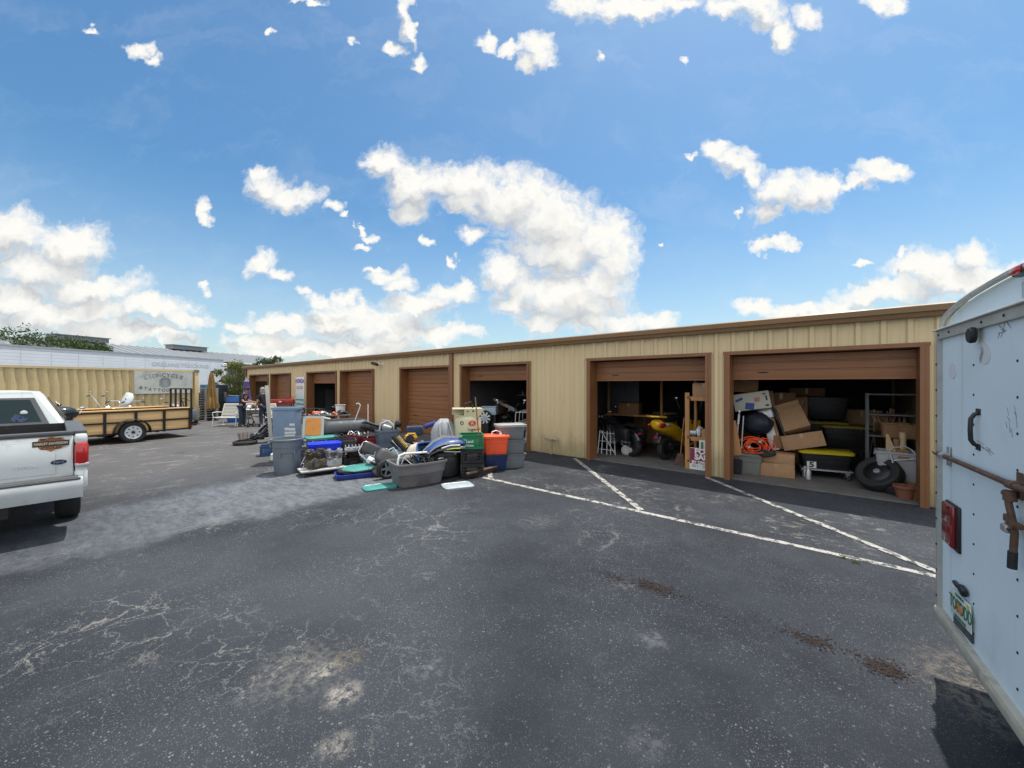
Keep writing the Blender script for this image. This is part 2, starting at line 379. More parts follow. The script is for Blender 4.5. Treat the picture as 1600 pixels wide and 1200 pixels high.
    # concrete drainage strip worn level with the asphalt
    edge = M_(t, 'ADD', X, M_(t, 'MULTIPLY', M_(t, 'SUBTRACT', noise(t, P, 1.1, 6, .65), .5), 1.5))
    e0 = ramp(t, edge, -6.15, -6.55); 
    wid = M_(t, 'SUBTRACT', M_(t, 'MULTIPLY', ramp(t, Y, -1., 4.0, 0., 1., False), -1.6), 7.9)
    e1 = ramp(t, M_(t, 'SUBTRACT', edge, wid), -.35, .25)
    strip = M_(t, 'MULTIPLY', e0, e1)
    strip = M_(t, 'MULTIPLY', strip, ramp(t, Y, -1.2, 2.4, .30, 1.))
    strip = M_(t, 'MULTIPLY', strip, ramp(t, Y, 5.6, 4.6))
    cc = mixc(t, ramp(t, noise(t, V_(t, 'MULTIPLY', P, (1, 3.2, 1)), 2.2, 8, .72), .32, .66), (.085, .094, .108), (.16, .172, .192))
    hair = M_(t, 'MULTIPLY', cracks(.9, .006), 1.)
    cc = mixc(t, M_(t, 'MULTIPLY', hair, .8), cc, (.03, .032, .036))
    base = mixc(t, M_(t, 'MULTIPLY', strip, ramp(t, noise(t, P, 9, 7, .75), .3, .56, .3, .95)), base, cc)
    # long pale scuffs running across the older paving
    sc = noise(t, V_(t, 'MULTIPLY', P, (2.2, .55, 1)), 1.6, 6, .68)
    base = mixc(t, M_(t, 'MULTIPLY', M_(t, 'MULTIPLY', ramp(t, sc, .56, .66), far), .6), base, (.26, .245, .22))
    t.links.new(base, b.inputs['Base Color'])
    b.inputs['Roughness'].default_value = .86
    b.inputs['Specular IOR Level'].default_value = .35
    hgt = M_(t, 'ADD', M_(t, 'MULTIPLY', vfine, 1.), M_(t, 'ADD', M_(t, 'MULTIPLY', sp, .5), M_(t, 'MULTIPLY', fine, .8)))
    bp = nd(t, 'ShaderNodeBump', {'Height': hgt, 'Strength': .75, 'Distance': .006})
    t.links.new(bp.outputs[0], b.inputs['Normal'])
    return m
SPOT1 = [(*G(470, 1045), .40, .38, (.24, .225, .20)), (*G(535, 1085), .15, .8, (.34, .31, .27)), (*G(505, 1050), .12, .7, (.32, .30, .26)), (*G(525, 1165), .13, .5, (.30, .28, .24))]
m_asph = asphalt_mat()
tag(MB().quad([(-400, -400, 0), (400, -400, 0), (400, 400, 0), (-400, 400, 0)]).build('parking_lot', m_asph), kind='structure')
def paint_mat():
    m = bpy.data.materials.new('worn_line_paint'); m.use_nodes = True; t = m.node_tree; b = t.nodes['Principled BSDF']
    P = nd(t, 'ShaderNodeTexCoord').outputs['Object']
    n = noise(t, P, 9, 7, .72); n2 = noise(t, P, 60, 4, .7)
    w = M_(t, 'MAXIMUM', ramp(t, n, .47, .57), ramp(t, n2, .53, .62, 0, .85))
    c = mixc(t, w, (.40, .39, .36), (.05, .052, .056)); t.links.new(c, b.inputs['Base Color']); b.inputs['Roughness'].default_value = .8
    return m
m_paint = paint_mat()
def line(p, q, w=.1, z=.004):
    p, q = Vector((*p, 0)), Vector((*q, 0)); d = (q-p).normalized(); n = Vector((-d.y, d.x, 0))*w/2; mb = MB(); k = max(2, int((q-p).length/.12)); g = random.Random(int(p.x*100))
    L, Rr = [], []
    for i in range(k+1):
        c = p+(q-p)*i/k; L.append(c+n*g.uniform(.8, 1.12)); Rr.append(c-n*g.uniform(.8, 1.12))
    for v in L+Rr: v.z = z
    mb.loft([L, Rr], closed=False)
    return tag(mb.build('painted_line', m_paint), kind='structure')
line((-8.4, 5.6), (3.6, 5.6), .10)
for k in (.35, 3.45, 6.52):
    line((k-8.5, 8.5), (k-5.67, 5.67), .10, .008)
# ------------------------------------------------------------------ storage building
YF = 8.64; BX0, BX1, ZH, ZE = -31.5, 1.42, 2.5, 2.94
bld = thing('storage_building', 'long low tan metal storage building with brown roll-up doors along the lot', 'building', (0, 0, 0))
DOORS = [(-1.62, 1.05, 2.0), (-4.70, -1.99, 1.99), (-9.40, -6.62, 2.03), (-12.85, -9.98, 0), (-17.7, -14.85, 0), (-21.4, -18.12, 1.95), (-26.70, -23.65, 0), (-30.7, -27.2, 2.1)]
def ribbed(mb, x0, x1, z0, z1, y, sgn=-1, pitch=.305):
    pts = [(x0, y)]
    k0 = math.ceil((x0-.0)/pitch)
    x = k0*pitch
    while x < x1-.05:
        if x-.06 > x0:
            pts += [(x-.055, y), (x-.028, y+sgn*.034), (x+.028, y+sgn*.034), (x+.055, y)]
            for q in (.1, .2):
                if x+q+.02 < x1: pts += [(x+q-.015, y), (x+q, y+sgn*.006), (x+q+.015, y)]
        x += pitch
    pts.append((x1, y))
    mb.loft([[(a, b, z0) for a, b in pts], [(a, b, z1) for a, b in pts]], closed=False)
piers = []; ds = sorted(DOORS)
edges = [BX0]+[e for d in ds for e in d[:2]]+[BX1]
wl = MB()
for i in range(0, len(edges), 2):
    a, b_ = edges[i], edges[i+1]; piers.append((a, b_))
    ribbed(wl, a, b_, .03, ZH, YF)
    wl.box(((a+b_)/2, YF+.06, 1.25), (b_-a, .11, 2.48))
ribbed(wl, BX0, BX1, ZH, 2.96, YF)
wl.box(((BX0+BX1)/2, YF+.06, 2.73), (BX1-BX0, .11, .44))
wl.box((BX0-.004, 12.5, 1.5), (.06, 7.6, 2.95)); wl.box((BX1+.004, 12.5, 1.5), (.06, 7.6, 2.95)); wl.box(((BX0+BX1)/2, 16.3, 1.5), (BX1-BX0, .06, 2.95))
wl.build('wall', m_tan, bld)
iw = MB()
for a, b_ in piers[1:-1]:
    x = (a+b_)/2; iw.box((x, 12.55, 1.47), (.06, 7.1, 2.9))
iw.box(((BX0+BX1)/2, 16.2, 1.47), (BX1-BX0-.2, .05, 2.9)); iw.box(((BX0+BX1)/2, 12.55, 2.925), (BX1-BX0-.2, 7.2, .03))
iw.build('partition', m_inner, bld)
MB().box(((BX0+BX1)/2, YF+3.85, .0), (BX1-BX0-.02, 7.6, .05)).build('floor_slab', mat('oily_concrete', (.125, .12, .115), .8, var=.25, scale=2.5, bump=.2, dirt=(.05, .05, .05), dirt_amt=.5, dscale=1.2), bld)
rf = MB()
rf.loft([[(BX0-.3, 8.44, 3.05), (BX0-.3, 16.6, 3.3), (BX0-.3, 16.6, 3.33), (BX0-.3, 8.44, 3.09)], [(BX1+.25, 8.44, 3.05), (BX1+.25, 16.6, 3.3), (BX1+.25, 16.6, 3.33), (BX1+.25, 8.44, 3.09)]])
roof = rf.build('roof', m_roofm, bld)
# eave gutter: a folded profile
gp = [(8.60, 2.925), (8.50, 2.93), (8.47, 2.99), (8.43, 3.0), (8.41, 3.085), (8.43, 3.105), (8.60, 3.10)]
MB().loft([[(BX0-.3, y, z) for y, z in gp], [(BX1+.25, y, z) for y, z in gp]]).build('eave_gutter', mat('eave_trim', (.25, .15, .075), .45, var=.12, scale=1.5, dirt=(.16, .10, .055), dirt_amt=.35, stretch=(.5, 1, 1)), bld)
for x in (BX0+.12, -9.84):
    MB().box((x, 8.57, 1.5), (.14, .10, 2.84), bev=.02).box((x, 8.53, .1), (.14, .16, .07), (25, 0, 0)).build('downspout', m_brown, bld)
fl = MB()
for d in DOORS:
    for i in range(40):
        pass
for (x0, x1, zb) in DOORS:
    f = MB()
    for x, s in ((x0, 1), (x1, -1)):
        f.box((x+s*.012, YF+.13, ZH/2), (.05, .40, ZH)); f.box((x-s*.03, YF-.043, ZH/2+.02), (.075, .018, ZH+.04))
    f.box(((x0+x1)/2, YF+.13, ZH-.01), (x1-x0-.03, .39, .03)); f.box(((x0+x1)/2, YF-.047, ZH+.018), (x1-x0+.16, .022, .05))
    f.build('door_frame', m_brown, bld)
    d = MB(); z = zb+.012 if zb else .04; y = YF+.30
    n = 0; sec = .47
    while z < ZH-.04:
        z1 = min(z+sec, ZH-.03)
        # each section: a shallow stepped profile with two pressed ribs
        pr = [(y, z)]; hh = z1-z
        pr += [(y-.004, z+.012), (y-.004, z+hh*.30), (y+.010, z+hh*.32), (y+.010, z+hh*.36), (y-.004, z+hh*.38), (y-.004, z+hh*.64), (y+.010, z+hh*.66), (y+.010, z+hh*.70), (y-.004, z+hh*.72), (y-.004, z1-.014), (y+.014, z1-.004)]
        d.loft([[(x0+.03, a, b_) for a, b_ in pr], [(x1-.03, a, b_) for a, b_ in pr]], closed=False)
        z = z1
    d.box(((x0+x1)/2, y+.035, (z+max(zb, .03))/2), (x1-x0-.07, .03, z-max(zb, .03)-.02))
    if zb:
        d.box(((x0+x1)/2, y+.01, zb), (x1-x0-.06, .05, .03))
    do = d.build('garage_door', m_door, bld)
    hx = x0+.55 if zb else x0+.5
    MB().box((hx, y-.02, (zb+.13) if zb else .7), (.16, .02, .022), bev=.006).build('handle', m_blackm, do)
sp = MB().tube([(-5.83, YF-.06, .01), (-5.83, YF-.06, .43)], .016).tube([(-6.03, YF-.06, .44), (-5.66, YF-.06, .42)], .018).cyl((-5.83, YF-.06, .42), (-5.83, YF-.13, .40), .018).cyl((-6.03, YF-.06, .42), (-6.03, YF-.06, .50), .02).cyl((-5.64, YF-.06, .38), (-5.64, YF-.06, .46), .02)
sp.build('water_spigot', mat('old_pipe_paint', (.42, .36, .25), .6, var=.3, scale=20), bld)
# wall camera
wc = thing('security_camera', 'small security camera on a bracket high on the tan wall between closed doors', 'camera', (-14.1, YF-.04, 2.70))
MB().box((0, .02, 0), (.1, .03, .12)).tube([(0, 0, 0), (-.05, -.15, .02), (-.12, -.2, .02)], .018).build('bracket', m_white, wc)
MB().box((-.22, -.22, .02), (.34, .12, .11), (0, 14, 12), bev=.02).build('camera_body', m_blackm, wc)
# dealer sign on the pier
sg = thing('shop_sign', 'tall white shop sign with coloured lettering fixed to the tan pier', 'sign', (-22.2, YF-.07, 0))
MB().box((0, 0, 1.46), (1.12, .03, 1.64), bev=.008).build('sign_panel', m_whitem, sg)
MB().box((0, -.021, .93), (1.06, .006, .33)).build('teal_band', mat('teal_paint', (.06, .33, .33), .5), sg)
MB().box((0, .02, .45), (1.14, .05, .36)).build('lower_panel', mat('slate_sign', (.03, .06, .09), .5), sg)
FT = face_to(0, -1)
def onwall(x, y, z): return Matrix.Translation((x, y, z)) @ FT
m_ink_w = mat('white_lettering', (.75, .76, .75), .5, var=.03)
text(sg, 'HONDA', .30, onwall(0, -.020, 2.05), mat('violet_ink', (.18, .05, .30), .5), bold=.012)
text(sg, 'SUZUKI', .25, onwall(0, -.020, 1.70), mat('faded_pink_ink', (.62, .30, .26), .5), bold=.008)
text(sg, 'KAWASAKI', .21, onwall(0, -.028, .92), m_ink_w, bold=.008)
text(sg, 'PARTS & SERVICE', .155, onwall(0, -.008, .46), m_ink_w, bold=.006, sx=.75)
# ------------------------------------------------------------------ shipping container
def P2(px, Z): return toW((px-800)/600*Z, Z)
c0 = Vector((*P2(310.5, 19.7), 0)); c1 = Vector((*P2(-8, 13.75), 0))
dv = (c1-c0).normalized(); CR = math.degrees(math.atan2(dv.y, dv.x))
con = thing('shipping_container', 'long tan corrugated shipping container carrying a faded painted sign', 'container', c0, CR)
CLn = 12.2; inw = -1    # local x runs along the side to the left; the box lies on -y
m_cont = mat('container_paint', (.56, .44, .23), .55, var=.08, scale=2, dirt=(.34, .24, .12), dirt_amt=.3, dscale=1.4)
fr = MB()
for x in (.09, CLn-.09):
    for y in (0, -2.44+.1): fr.box((x, y-.05, 1.295), (.17, .13, 2.59), bev=.01)
for y in (-.05, -2.39): fr.box((CLn/2, y, 2.55), (CLn-.36, .07, .09)); fr.box((CLn/2, y, .14), (CLn-.36, .07, .16))
fr.build('frame', m_cont, con)
co = MB(); x = .18; pts = []
while x < CLn-.2:
    pts += [(x, -.09), (x+.07, -.09), (x+.135, -.035), (x+.205, -.035), (x+.27, -.09)]; x += .27
co.loft([[(a, b_, .2) for a, b_ in pts], [(a, b_, 2.52) for a, b_ in pts]], closed=False)
co.box((CLn/2, -1.28, 1.36), (CLn-.3, 2.34, 2.34))
co.build('side_wall', m_cont, con)
MB().box((CLn/2, -1.25, 2.56), (CLn-.3, 2.3, .04)).build('roof', m_cont, con)
for x in (.09, CLn-.09):
    for y in (-.05, -2.39):
        for z in (.06, 2.56): MB().box((x, y, z), (.19, .18, .115)).build('corner_casting', mat('casting_paint', (.20, .17, .10), .6), con)
SGX = 1.43
sb = MB().box((SGX, .012, 1.97), (2.28, .03, 1.04)).build('sign_board', mat('weathered_sign_white', (.50, .52, .47), .6, var=.14, scale=2.4, dirt=(.30, .33, .32), dirt_amt=.55, dscale=1.2), con)
ink = mat('faded_black_ink', (.15, .16, .16), .7, var=.5, scale=3); ink2 = mat('faded_grey_ink', (.25, .27, .27), .7, var=.3, scale=3)
def onside(x, z, rz=0): return Matrix.Translation((x, .030, z)) @ face_to(0, 1) @ Matrix.Rotation(R(rz), 4, 'Z')
def arc_text(par, s, size, xc, zc, rad, m, a0, a1, bold):
    for i, ch in enumerate(s):
        if ch == ' ': continue
        a = a0+(a1-a0)*i/(len(s)-1)
        text(par, ch, size, onside(xc-rad*math.sin(R(a)), zc+rad*math.cos(R(a)), -a), m, bold=bold)
arc_text(sb, 'LION', .24, SGX, .18, 2.14, ink2, -20, -6.5, .006)
arc_text(sb, 'CYCLE', .24, SGX, .18, 2.14, ink, -1.5, 18, .008)
arc_text(sb, '&TATTOO', .19, SGX, 4.62, -3.02, ink, 17.5, -2, .006)
em = MB()
for k in range(22):
    a = 2*PI*k/22
    em.box((SGX+.21*math.cos(a)*rnd.uniform(.9, 1.1), .030, 1.98+.21*math.sin(a)), (.09, .004, .045), (0, -math.degrees(a), 0))
em.box((SGX, .029, 1.98), (.32, .003, .32), (0, 45, 0)).box((SGX, .0305, 1.98), (.32, .003, .32)); em.build('emblem', ink2, sb)
# ------------------------------------------------------------------ white semi trailer
t0 = Vector((*P2(349, 34.6), 0)); t1 = Vector((*P2(-40, 20.0), 0)); dv = (t1-t0).normalized()
semi = thing('semi_trailer', 'long white box semi trailer with faded lettering behind the tan container', 'trailer', t0, math.degrees(math.atan2(dv.y, dv.x)))
SL = 16.2
m_semi = mat('white_aluminium_siding', (.66, .69, .73), .4, var=.06, scale=1.2, dirt=(.48, .50, .52), dirt_amt=.3, dscale=.8)
b_ = MB(); pr = []
z = 1.15
while z < 4.0: pr += [(0, z), (-.012, z+.006), (-.012, z+.012), (0, z+.018)]; z += .19
pr += [(0, 4.05), (-2.5, 4.05), (-2.5, 1.15)]
b_.loft([[(0, y, z) for y, z in pr], [(SL, y, z) for y, z in pr]])
sb2 = b_.build('box_body', m_semi, semi)
MB().box((SL/2, .015, 4.05), (SL, .05, .10)).box((SL/2, .015, 1.16), (SL, .05, .14)).build('side_rail', m_galv, semi)
b_ = MB()
for k in range(1, 13): b_.box((k*1.3, .004, 2.6), (.03, .012, 2.8))
b_.build('side_seam', mat('seam_blue_grey', (.58, .61, .66), .5), semi)
text(sb2, 'GREEANE TRUCKING', .42, Matrix.Translation((3.75, .012, 3.40)) @ face_to(0, 1), mat('ghost_lettering', (.50, .53, .57), .6), bold=.004, sx=1.15)
MB().box((-.35, -1.25, 2.35), (.6, 2.3, 2.9), bev=.12).build('nose_panel', m_whitem, semi)
ru = MB().box((-.80, -1.0, 3.25), (.55, 2.2, 1.1), bev=.06).build('refrigeration_unit', mat('grey_green_unit', (.14, .18, .18), .5), semi)
b_ = MB()
for x in (SL-1.2, SL-2.5):
    for y in (-.3, -2.2): b_.cyl((x, y-.14, .5), (x, y+.14, .5), .5, n=20)
b_.build('wheel', m_rub, semi)
MB().box((1.8, -1.25, .55), (.15, 1.8, 1.1)).build('landing_gear', m_blackm, semi)
# ------------------------------------------------------------------ far metal building
fe = Vector((*P2(452, 76), 0)); 
dcam = (.24, .97)
dirv = Vector((*toW(-dcam[0], -dcam[1]), 0)); 
far = thing('warehouse', 'large grey metal warehouse with ridge vents rising behind the semi trailer', 'building', fe, math.degrees(math.atan2(dirv.y, dirv.x)))
m_groof = mat('grey_metal_roof', (.20, .215, .23), .5, var=.1, scale=.2, stretch=(1, .2, 1))
WL = 62
rp = MB()
xs = [i*1.0 for i in range(WL+1)]
top = []
for x in xs: top += [(x-.08, 0), (x, .10), (x+.08, 0)]
rp.loft([[(x, .4, 5.5+h) for x, h in top], [(x, -7.0, 7.5+h) for x, h in top]], closed=False)
rp.loft([[(x, -7.0, 7.5+h) for x, h in top], [(x, -14.6, 5.5+h) for x, h in top]], closed=False)
rp.build('roof', m_groof, far)
MB().box((WL/2, -7.1, 2.7), (WL-.4, 14, 5.3)).build('wall', mat('grey_siding', (.32, .34, .36), .5), far)
for x in (14, 27.5, 41):
    MB().box((x, -7, 7.85), (5.4, 1.6, .62)).box((x, -7, 8.2), (5.7, 2.0, .09)).build('ridge_vent', m_groof, far)
# ------------------------------------------------------------------ trees
def leaf_mat(name, c):
    m = bpy.data.materials.new(name); m.use_nodes = True; t = m.node_tree; b = t.nodes['Principled BSDF']
    oi = nd(t, 'ShaderNodeTexCoord').outputs['Object']
    f = noise(t, oi, 1.6, 3); f2 = noise(t, oi, 14, 2)
    cc = mixc(t, ramp(t, M_(t, 'ADD', M_(t, 'MULTIPLY', f, .6), M_(t, 'MULTIPLY', f2, .4)), .35, .65), tuple(v*.6 for v in c), tuple(min(1, v*1.5) for v in c))
    t.links.new(cc, b.inputs['Base Color']); b.inputs['Roughness'].default_value = .6
    tr = nd(t, 'ShaderNodeBsdfTranslucent', {'Color': cc})
    mx = nd(t, 'ShaderNodeMixShader', {0: .3, 1: b.outputs[0], 2: tr.outputs[0]})
    t.links.new(mx.outputs[0], t.nodes['Material Output'].inputs[0])
    return m
m_leaf = leaf_mat('oak_leaf', (.055, .085, .022)); m_leaf2 = leaf_mat('olive_leaf', (.11, .13, .03))
m_bark = mat('bark', (.10, .075, .055), .9, var=.3, scale=9, bump=.4)
def leaf(mb, c, s, g):
    a = Vector((g.gauss(0, 1), g.gauss(0, 1), g.gauss(0, .6))).normalized(); b = a.orthogonal().normalized()
    b = (Matrix.Rotation(g.uniform(0, 2*PI), 3, a) @ b)
    w = a.cross(b)*s*.3; l = b*s
    mb.bm.faces.new([mb.bm.verts.new(c+v) for v in (l, w, -l*.9, -w)])
def tree(label, loc, h, rad, squash, n, ls, m, seed, group='trees beyond the lot', trunk_h=None, name='tree'):
    g = random.Random(seed); t = thing(name, label, 'tree' if name == 'tree' else 'bush', loc, 0, group)
    th = trunk_h if trunk_h is not None else h*.45
    tk = MB(); tk.tube([(0, 0, 0), (g.uniform(-.1, .1), 0, th*.5), (g.uniform(-.2, .2), .1, th)], .1, rad=[.035*h, .026*h, .018*h])
    cr = MB(); clumps = []
    for k in range(26):
        a = g.uniform(0, 2*PI); q = g.uniform(.15, 1)**.6; zz = g.uniform(-.75, 1)
        rr_ = math.sqrt(max(.05, 1-zz*zz*.8))
        c = Vector((rad*q*rr_*math.cos(a), rad*q*rr_*math.sin(a), h-rad*squash+zz*rad*squash*.85))
        clumps.append((c, rad*g.uniform(.16, .34)))
        if k % 2 == 0: tk.tube([(0, 0, th*.75), ((c.x)*.5, c.y*.5, (th+c.z)*.5), tuple(c)], .02, n=5, rad=[.014*h, .009*h, .003*h])
    for _ in range(n):
        c, r = g.choice(clumps)
        v = Vector((g.gauss(0, 1), g.gauss(0, 1), g.gauss(0, .75))); v = v.normalized()*r*(g.random()**.45)*g.choice((1, 1, 1.25))
        leaf(cr, c+v, ls*g.uniform(.6, 1.3), g)
    tk.build('trunk', m_bark, t); cr.build('crown', m, t)
    return t
for i, (px, Z, h, rad, lab) in enumerate([(-30, 42, 6.7, 3.4, 'dark spreading tree behind the semi trailer at the far left edge'), (42, 44, 7.9, 3.6, 'tallest dark green tree above the roofline of the semi trailer'),
                                          (100, 46, 7.3, 3.6, 'dark green tree above the middle of the semi trailer'), (150, 47, 6.6, 3.0, 'lowest tree above the semi trailer, beside the grey warehouse roof')]):
    tree(lab, P2(px, Z), h, rad, .55, 4200, .19, m_leaf, 11+i)
tree('olive green bushy shrub filling the gap between semi trailer and tan building', P2(371, 30), 3.55, 1.5, 1.05, 5000, .12, m_leaf2, 31, trunk_h=.7)
tree('second olive shrub close to the end wall of the tan building', P2(386, 36), 3.7, 1.7, 1.0, 3000, .14, m_leaf2, 32, trunk_h=.7)
for px, Z, h, lab in ((412, 62, 6.0, 'small dark tree peeking over the warehouse gable'), (427, 60, 6.2, 'small dark tree poking up beside the tan roof')):
    tree(lab, P2(px, Z), h, 1.5, .9, 1100, .2, m_leaf, int(px))
# ------------------------------------------------------------------ wheels
def wheel(parent, c, rad, wd, axis='x', name='wheel', rim_m=None, spokes=8, rim_r=.58, tyre_m=None, hub_m=None):
    M = Matrix.Translation(c) @ (Matrix.Rotation(R(90), 4, 'Y') if axis == 'x' else Matrix.Rotation(R(-90), 4, 'X'))
    rr_ = rad*rim_r; h = wd/2
    ty = MB().lathe([(rr_, -h*.8), (rad*.82, -h*.98), (rad*.93, -h*.9), (rad*.985, -h*.6), (rad, -h*.3), (rad, h*.3), (rad*.985, h*.6), (rad*.93, h*.9), (rad*.82, h*.98), (rr_, h*.8), (rr_*.97, 0)], 32, M, cap=False)
    t = ty.build(name, tyre_m or m_rub, parent)
    rm = MB().lathe([(rr_*1.0, -h*.75), (rr_*.94, -h*.6), (rr_*.9, h*.2), (rr_*.94, h*.78), (rr_*1.0, h*.82)], 28, M, cap=False)
    for k in range(spokes):
        a = 2*PI*k/spokes
        rm.box((rr_*.55*math.cos(a), rr_*.55*math.sin(a), h*.35), (rr_*.8, rr_*min(.26, 2.2/spokes), wd*.08), (0, 0, math.degrees(a)), bev=rr_*.03, M=M)
    rm.cyl((0, 0, h*.1), (0, 0, h*.62), rr_*.3, rr_*.24, 16, M=M)
    rm.build('rim', rim_m or m_alu, t)
    if rad > .1: MB().cyl((0, 0, -h*.25), (0, 0, -h*.1), rr_*.93, n=20, M=M).build('rim_backing', m_blackm, t)  # plain dark disc backing the gaps between the spokes
    return t
# ------------------------------------------------------------------ pickup truck at the left edge
m_twhite = mat('white_car_paint', (.68, .72, .71), .3, var=.05, scale=1.5, dirt=(.46, .45, .41), dirt_amt=.3, dscale=2.2, coat=.5)
m_trim = mat('grey_trim', (.075, .08, .085), .6, var=.15)
trk = thing('pickup_truck', 'white pickup truck at the left edge with an orange badge on its tailgate', 'truck', (-7.22, -.74), 90)
b_ = MB(); HW = 1.0
for s in (-1, 1):
    prof = [(.12, .55), (.62, .50), (.68, .78), (.88, .98), (1.22, 1.06), (1.52, .97), (1.72, .78), (1.78, .48), (4.0, .46), (4.05, .75), (4.25, .96), (4.55, 1.04), (4.85, .96), (5.05, .75), (5.1, .5), (5.55, .55), (5.6, 1.05), (4.3, 1.17), (2.2, 1.24), (.13, 1.27), (.10, .9)]
    x = s*HW
    ring = lambda x_, k=0: [(x_, y, z) for y, z in prof]
    b_.loft([ring(x), ring(x-s*.09)])
b_.box((0, 1.2, .80), (1.8, 2.1, .05)).box((0, 2.24, 1.0), (1.82, .06, .5)).box((0, 4.9, 1.08), (1.80, 1.45, .12), bev=.05).box((0, 5.55, .8), (1.80, .1, .5))
b_.box((0, 3.2, .58), (1.82, 1.9, .12))
body = b_.build('body', m_twhite, trk)
b_ = MB().box((0, .13, .985), (1.79, .055, .56), bev=.02).box((0, .098, 1.0), (1.5, .012, .40), bev=.004)
tg = b_.build('tailgate', m_twhite, trk)
MB().box((0, .125, 1.288), (1.79, .10, .05), bev=.012).build('tailgate_cap', m_trim, tg)
for s in (-1, 1):
    q = MB().box((s*.925, 1.18, 1.288), (.17, 2.1, .045), bev=.012); q.build('bed_rail', m_trim, trk)
for s in (-1, 1):
    c = MB().box((s*.958, .155, .70), (.115, .16, .24), bev=.03).box((s*.958, .165, 1.205), (.115, .16, .12), bev=.03); c.build('corner_panel', m_twhite, trk)
    l = MB().box((s*.963, .15, 1.01), (.122, .20, .30), bev=.035); tl = l.build('tail_light', m_redlens, trk)
    MB().box((s*.965, .150, .885), (.124, .205, .055), bev=.02).build('reversing_lens', mat('clear_lens', (.45, .42, .42), .2, var=.1), tl)
b_ = MB()
b_.loft([[(x, y, z) for y, z in ((-.08, .74), (-.10, .70), (-.10, .62), (-.06, .50), (.10, .47), (.12, .74))] for x in (-.97, -.6, -.25, .25, .6, .97)])
bp_ = b_.build('bumper', mat('dirty_white_bumper', (.50, .53, .53), .35, var=.1, scale=3, dirt=(.20, .19, .17), dirt_amt=.4, dscale=4), trk)
MB().box((0, .02, .748), (1.86, .17, .02), bev=.006).box((0, -.07, .735), (1.9, .05, .03), bev=.01).build('step_pad', m_trim, bp_)
MB().cyl((.16, -.085, .60), (.16, -.13, .60), .035, n=14).build('trailer_socket', m_blackm, bp_)
MB().box((0, -.085, .56), (.42, .04, .16), bev=.02).cyl((0, .1, .42), (0, -.16, .42), .035).build('hitch', m_blackm, trk)
b_ = MB()
belt = [(-.80, 2.32), (.80, 2.32), (.86, 2.5), (.86, 3.95), (-.86, 3.95), (-.86, 2.5)]
roofp = [(-.55, 2.50), (.55, 2.50), (.63, 2.62), (.62, 3.35), (-.62, 3.35), (-.63, 2.62)]
b_.loft([[(x, y, 1.1) for x, y in belt], [(x, y, 1.26) for x, y in belt], [(x, y, 1.72) for x, y in roofp], [(x*.93, y*.985+.045, 1.775) for x, y in roofp], [(x*.6, y*.9+.28, 1.795) for x, y in roofp]])
MB().box((0, 2.19, 1.02), (1.74, .03, .52)).box((0, 1.2, .835), (1.72, 1.98, .015)).box((-.895, 1.2, 1.05), (.02, 1.98, .42)).box((.895, 1.2, 1.05), (.02, 1.98, .42)).build('bed_liner', m_black, trk)
cab = b_.build('cab', m_twhite, trk)
def ptrap(a, b, c, d, t, n):      # thin slab between four corners, thickness along n
    n = Vector(n).normalized()*t; q = [Vector(v) for v in (a, b, c, d)]
    return MB().loft([q, [v+n for v in q]])
nb = (0, -.93, .36)
def backpt(u, w):                 # on the sloped rear face of the cab
    z = 1.27+w*.44; k = w*.44/.46
    return Vector((u*(.80-.25*k), 2.32+.18*k, z))
ptrap(backpt(-.86, -.03), backpt(.86, -.03), backpt(.93, .93), backpt(-.93, .93), .012, nb).build('window_surround', m_trim, cab)
def seal(vs): return [v+Vector(nb)*.010 for v in vs]
ptrap(*seal([backpt(-.78, .08), backpt(.78, .08), backpt(.83, .86), backpt(-.83, .86)]), .006, nb).build('rear_window', m_glass, cab)
b_ = MB(); n_ = Vector(nb)*.0175
for k in range(14):
    p = backpt(.55+rnd.uniform(-.12, .08), .2+rnd.uniform(-.08, .12))+n_; b_.box(p, (.05, .003, .03), (-22, rnd.uniform(-60, 60), 0))
b_.build('window_decal', mat('blue_decal', (.02, .035, .10), .5, var=.4, scale=20), cab)
MB().sph(backpt(.62, .40)+n_, (.04, .004, .04), 10).build('round_decal', m_white, cab)
for s in (-1, 1):
    ptrap((s*.868, 2.62, 1.30), (s*.868, 3.8, 1.30), (s*.665, 3.33, 1.68), (s*.665, 2.70, 1.68), .008, (s, 0, .45)).build('side_window', m_glass, cab)
    wheel(trk, (s*.86, 1.2, .37), .37, .25, 'x', spokes=6)
    wheel(trk, (s*.86, 4.55, .37), .37, .25, 'x', spokes=6)
MB().box((0, 1.6, .42), (.8, 3.2, .12)).tube([(-.6, 1.2, .37), (.6, 1.2, .37)], .06).sph((0, 1.2, .37), .15).build('chassis', m_blackm, trk)
MB().box((.55, .22, .50), (.5, .02, .14), (20, 0, 6)).build('mud_flap', m_rub, trk)
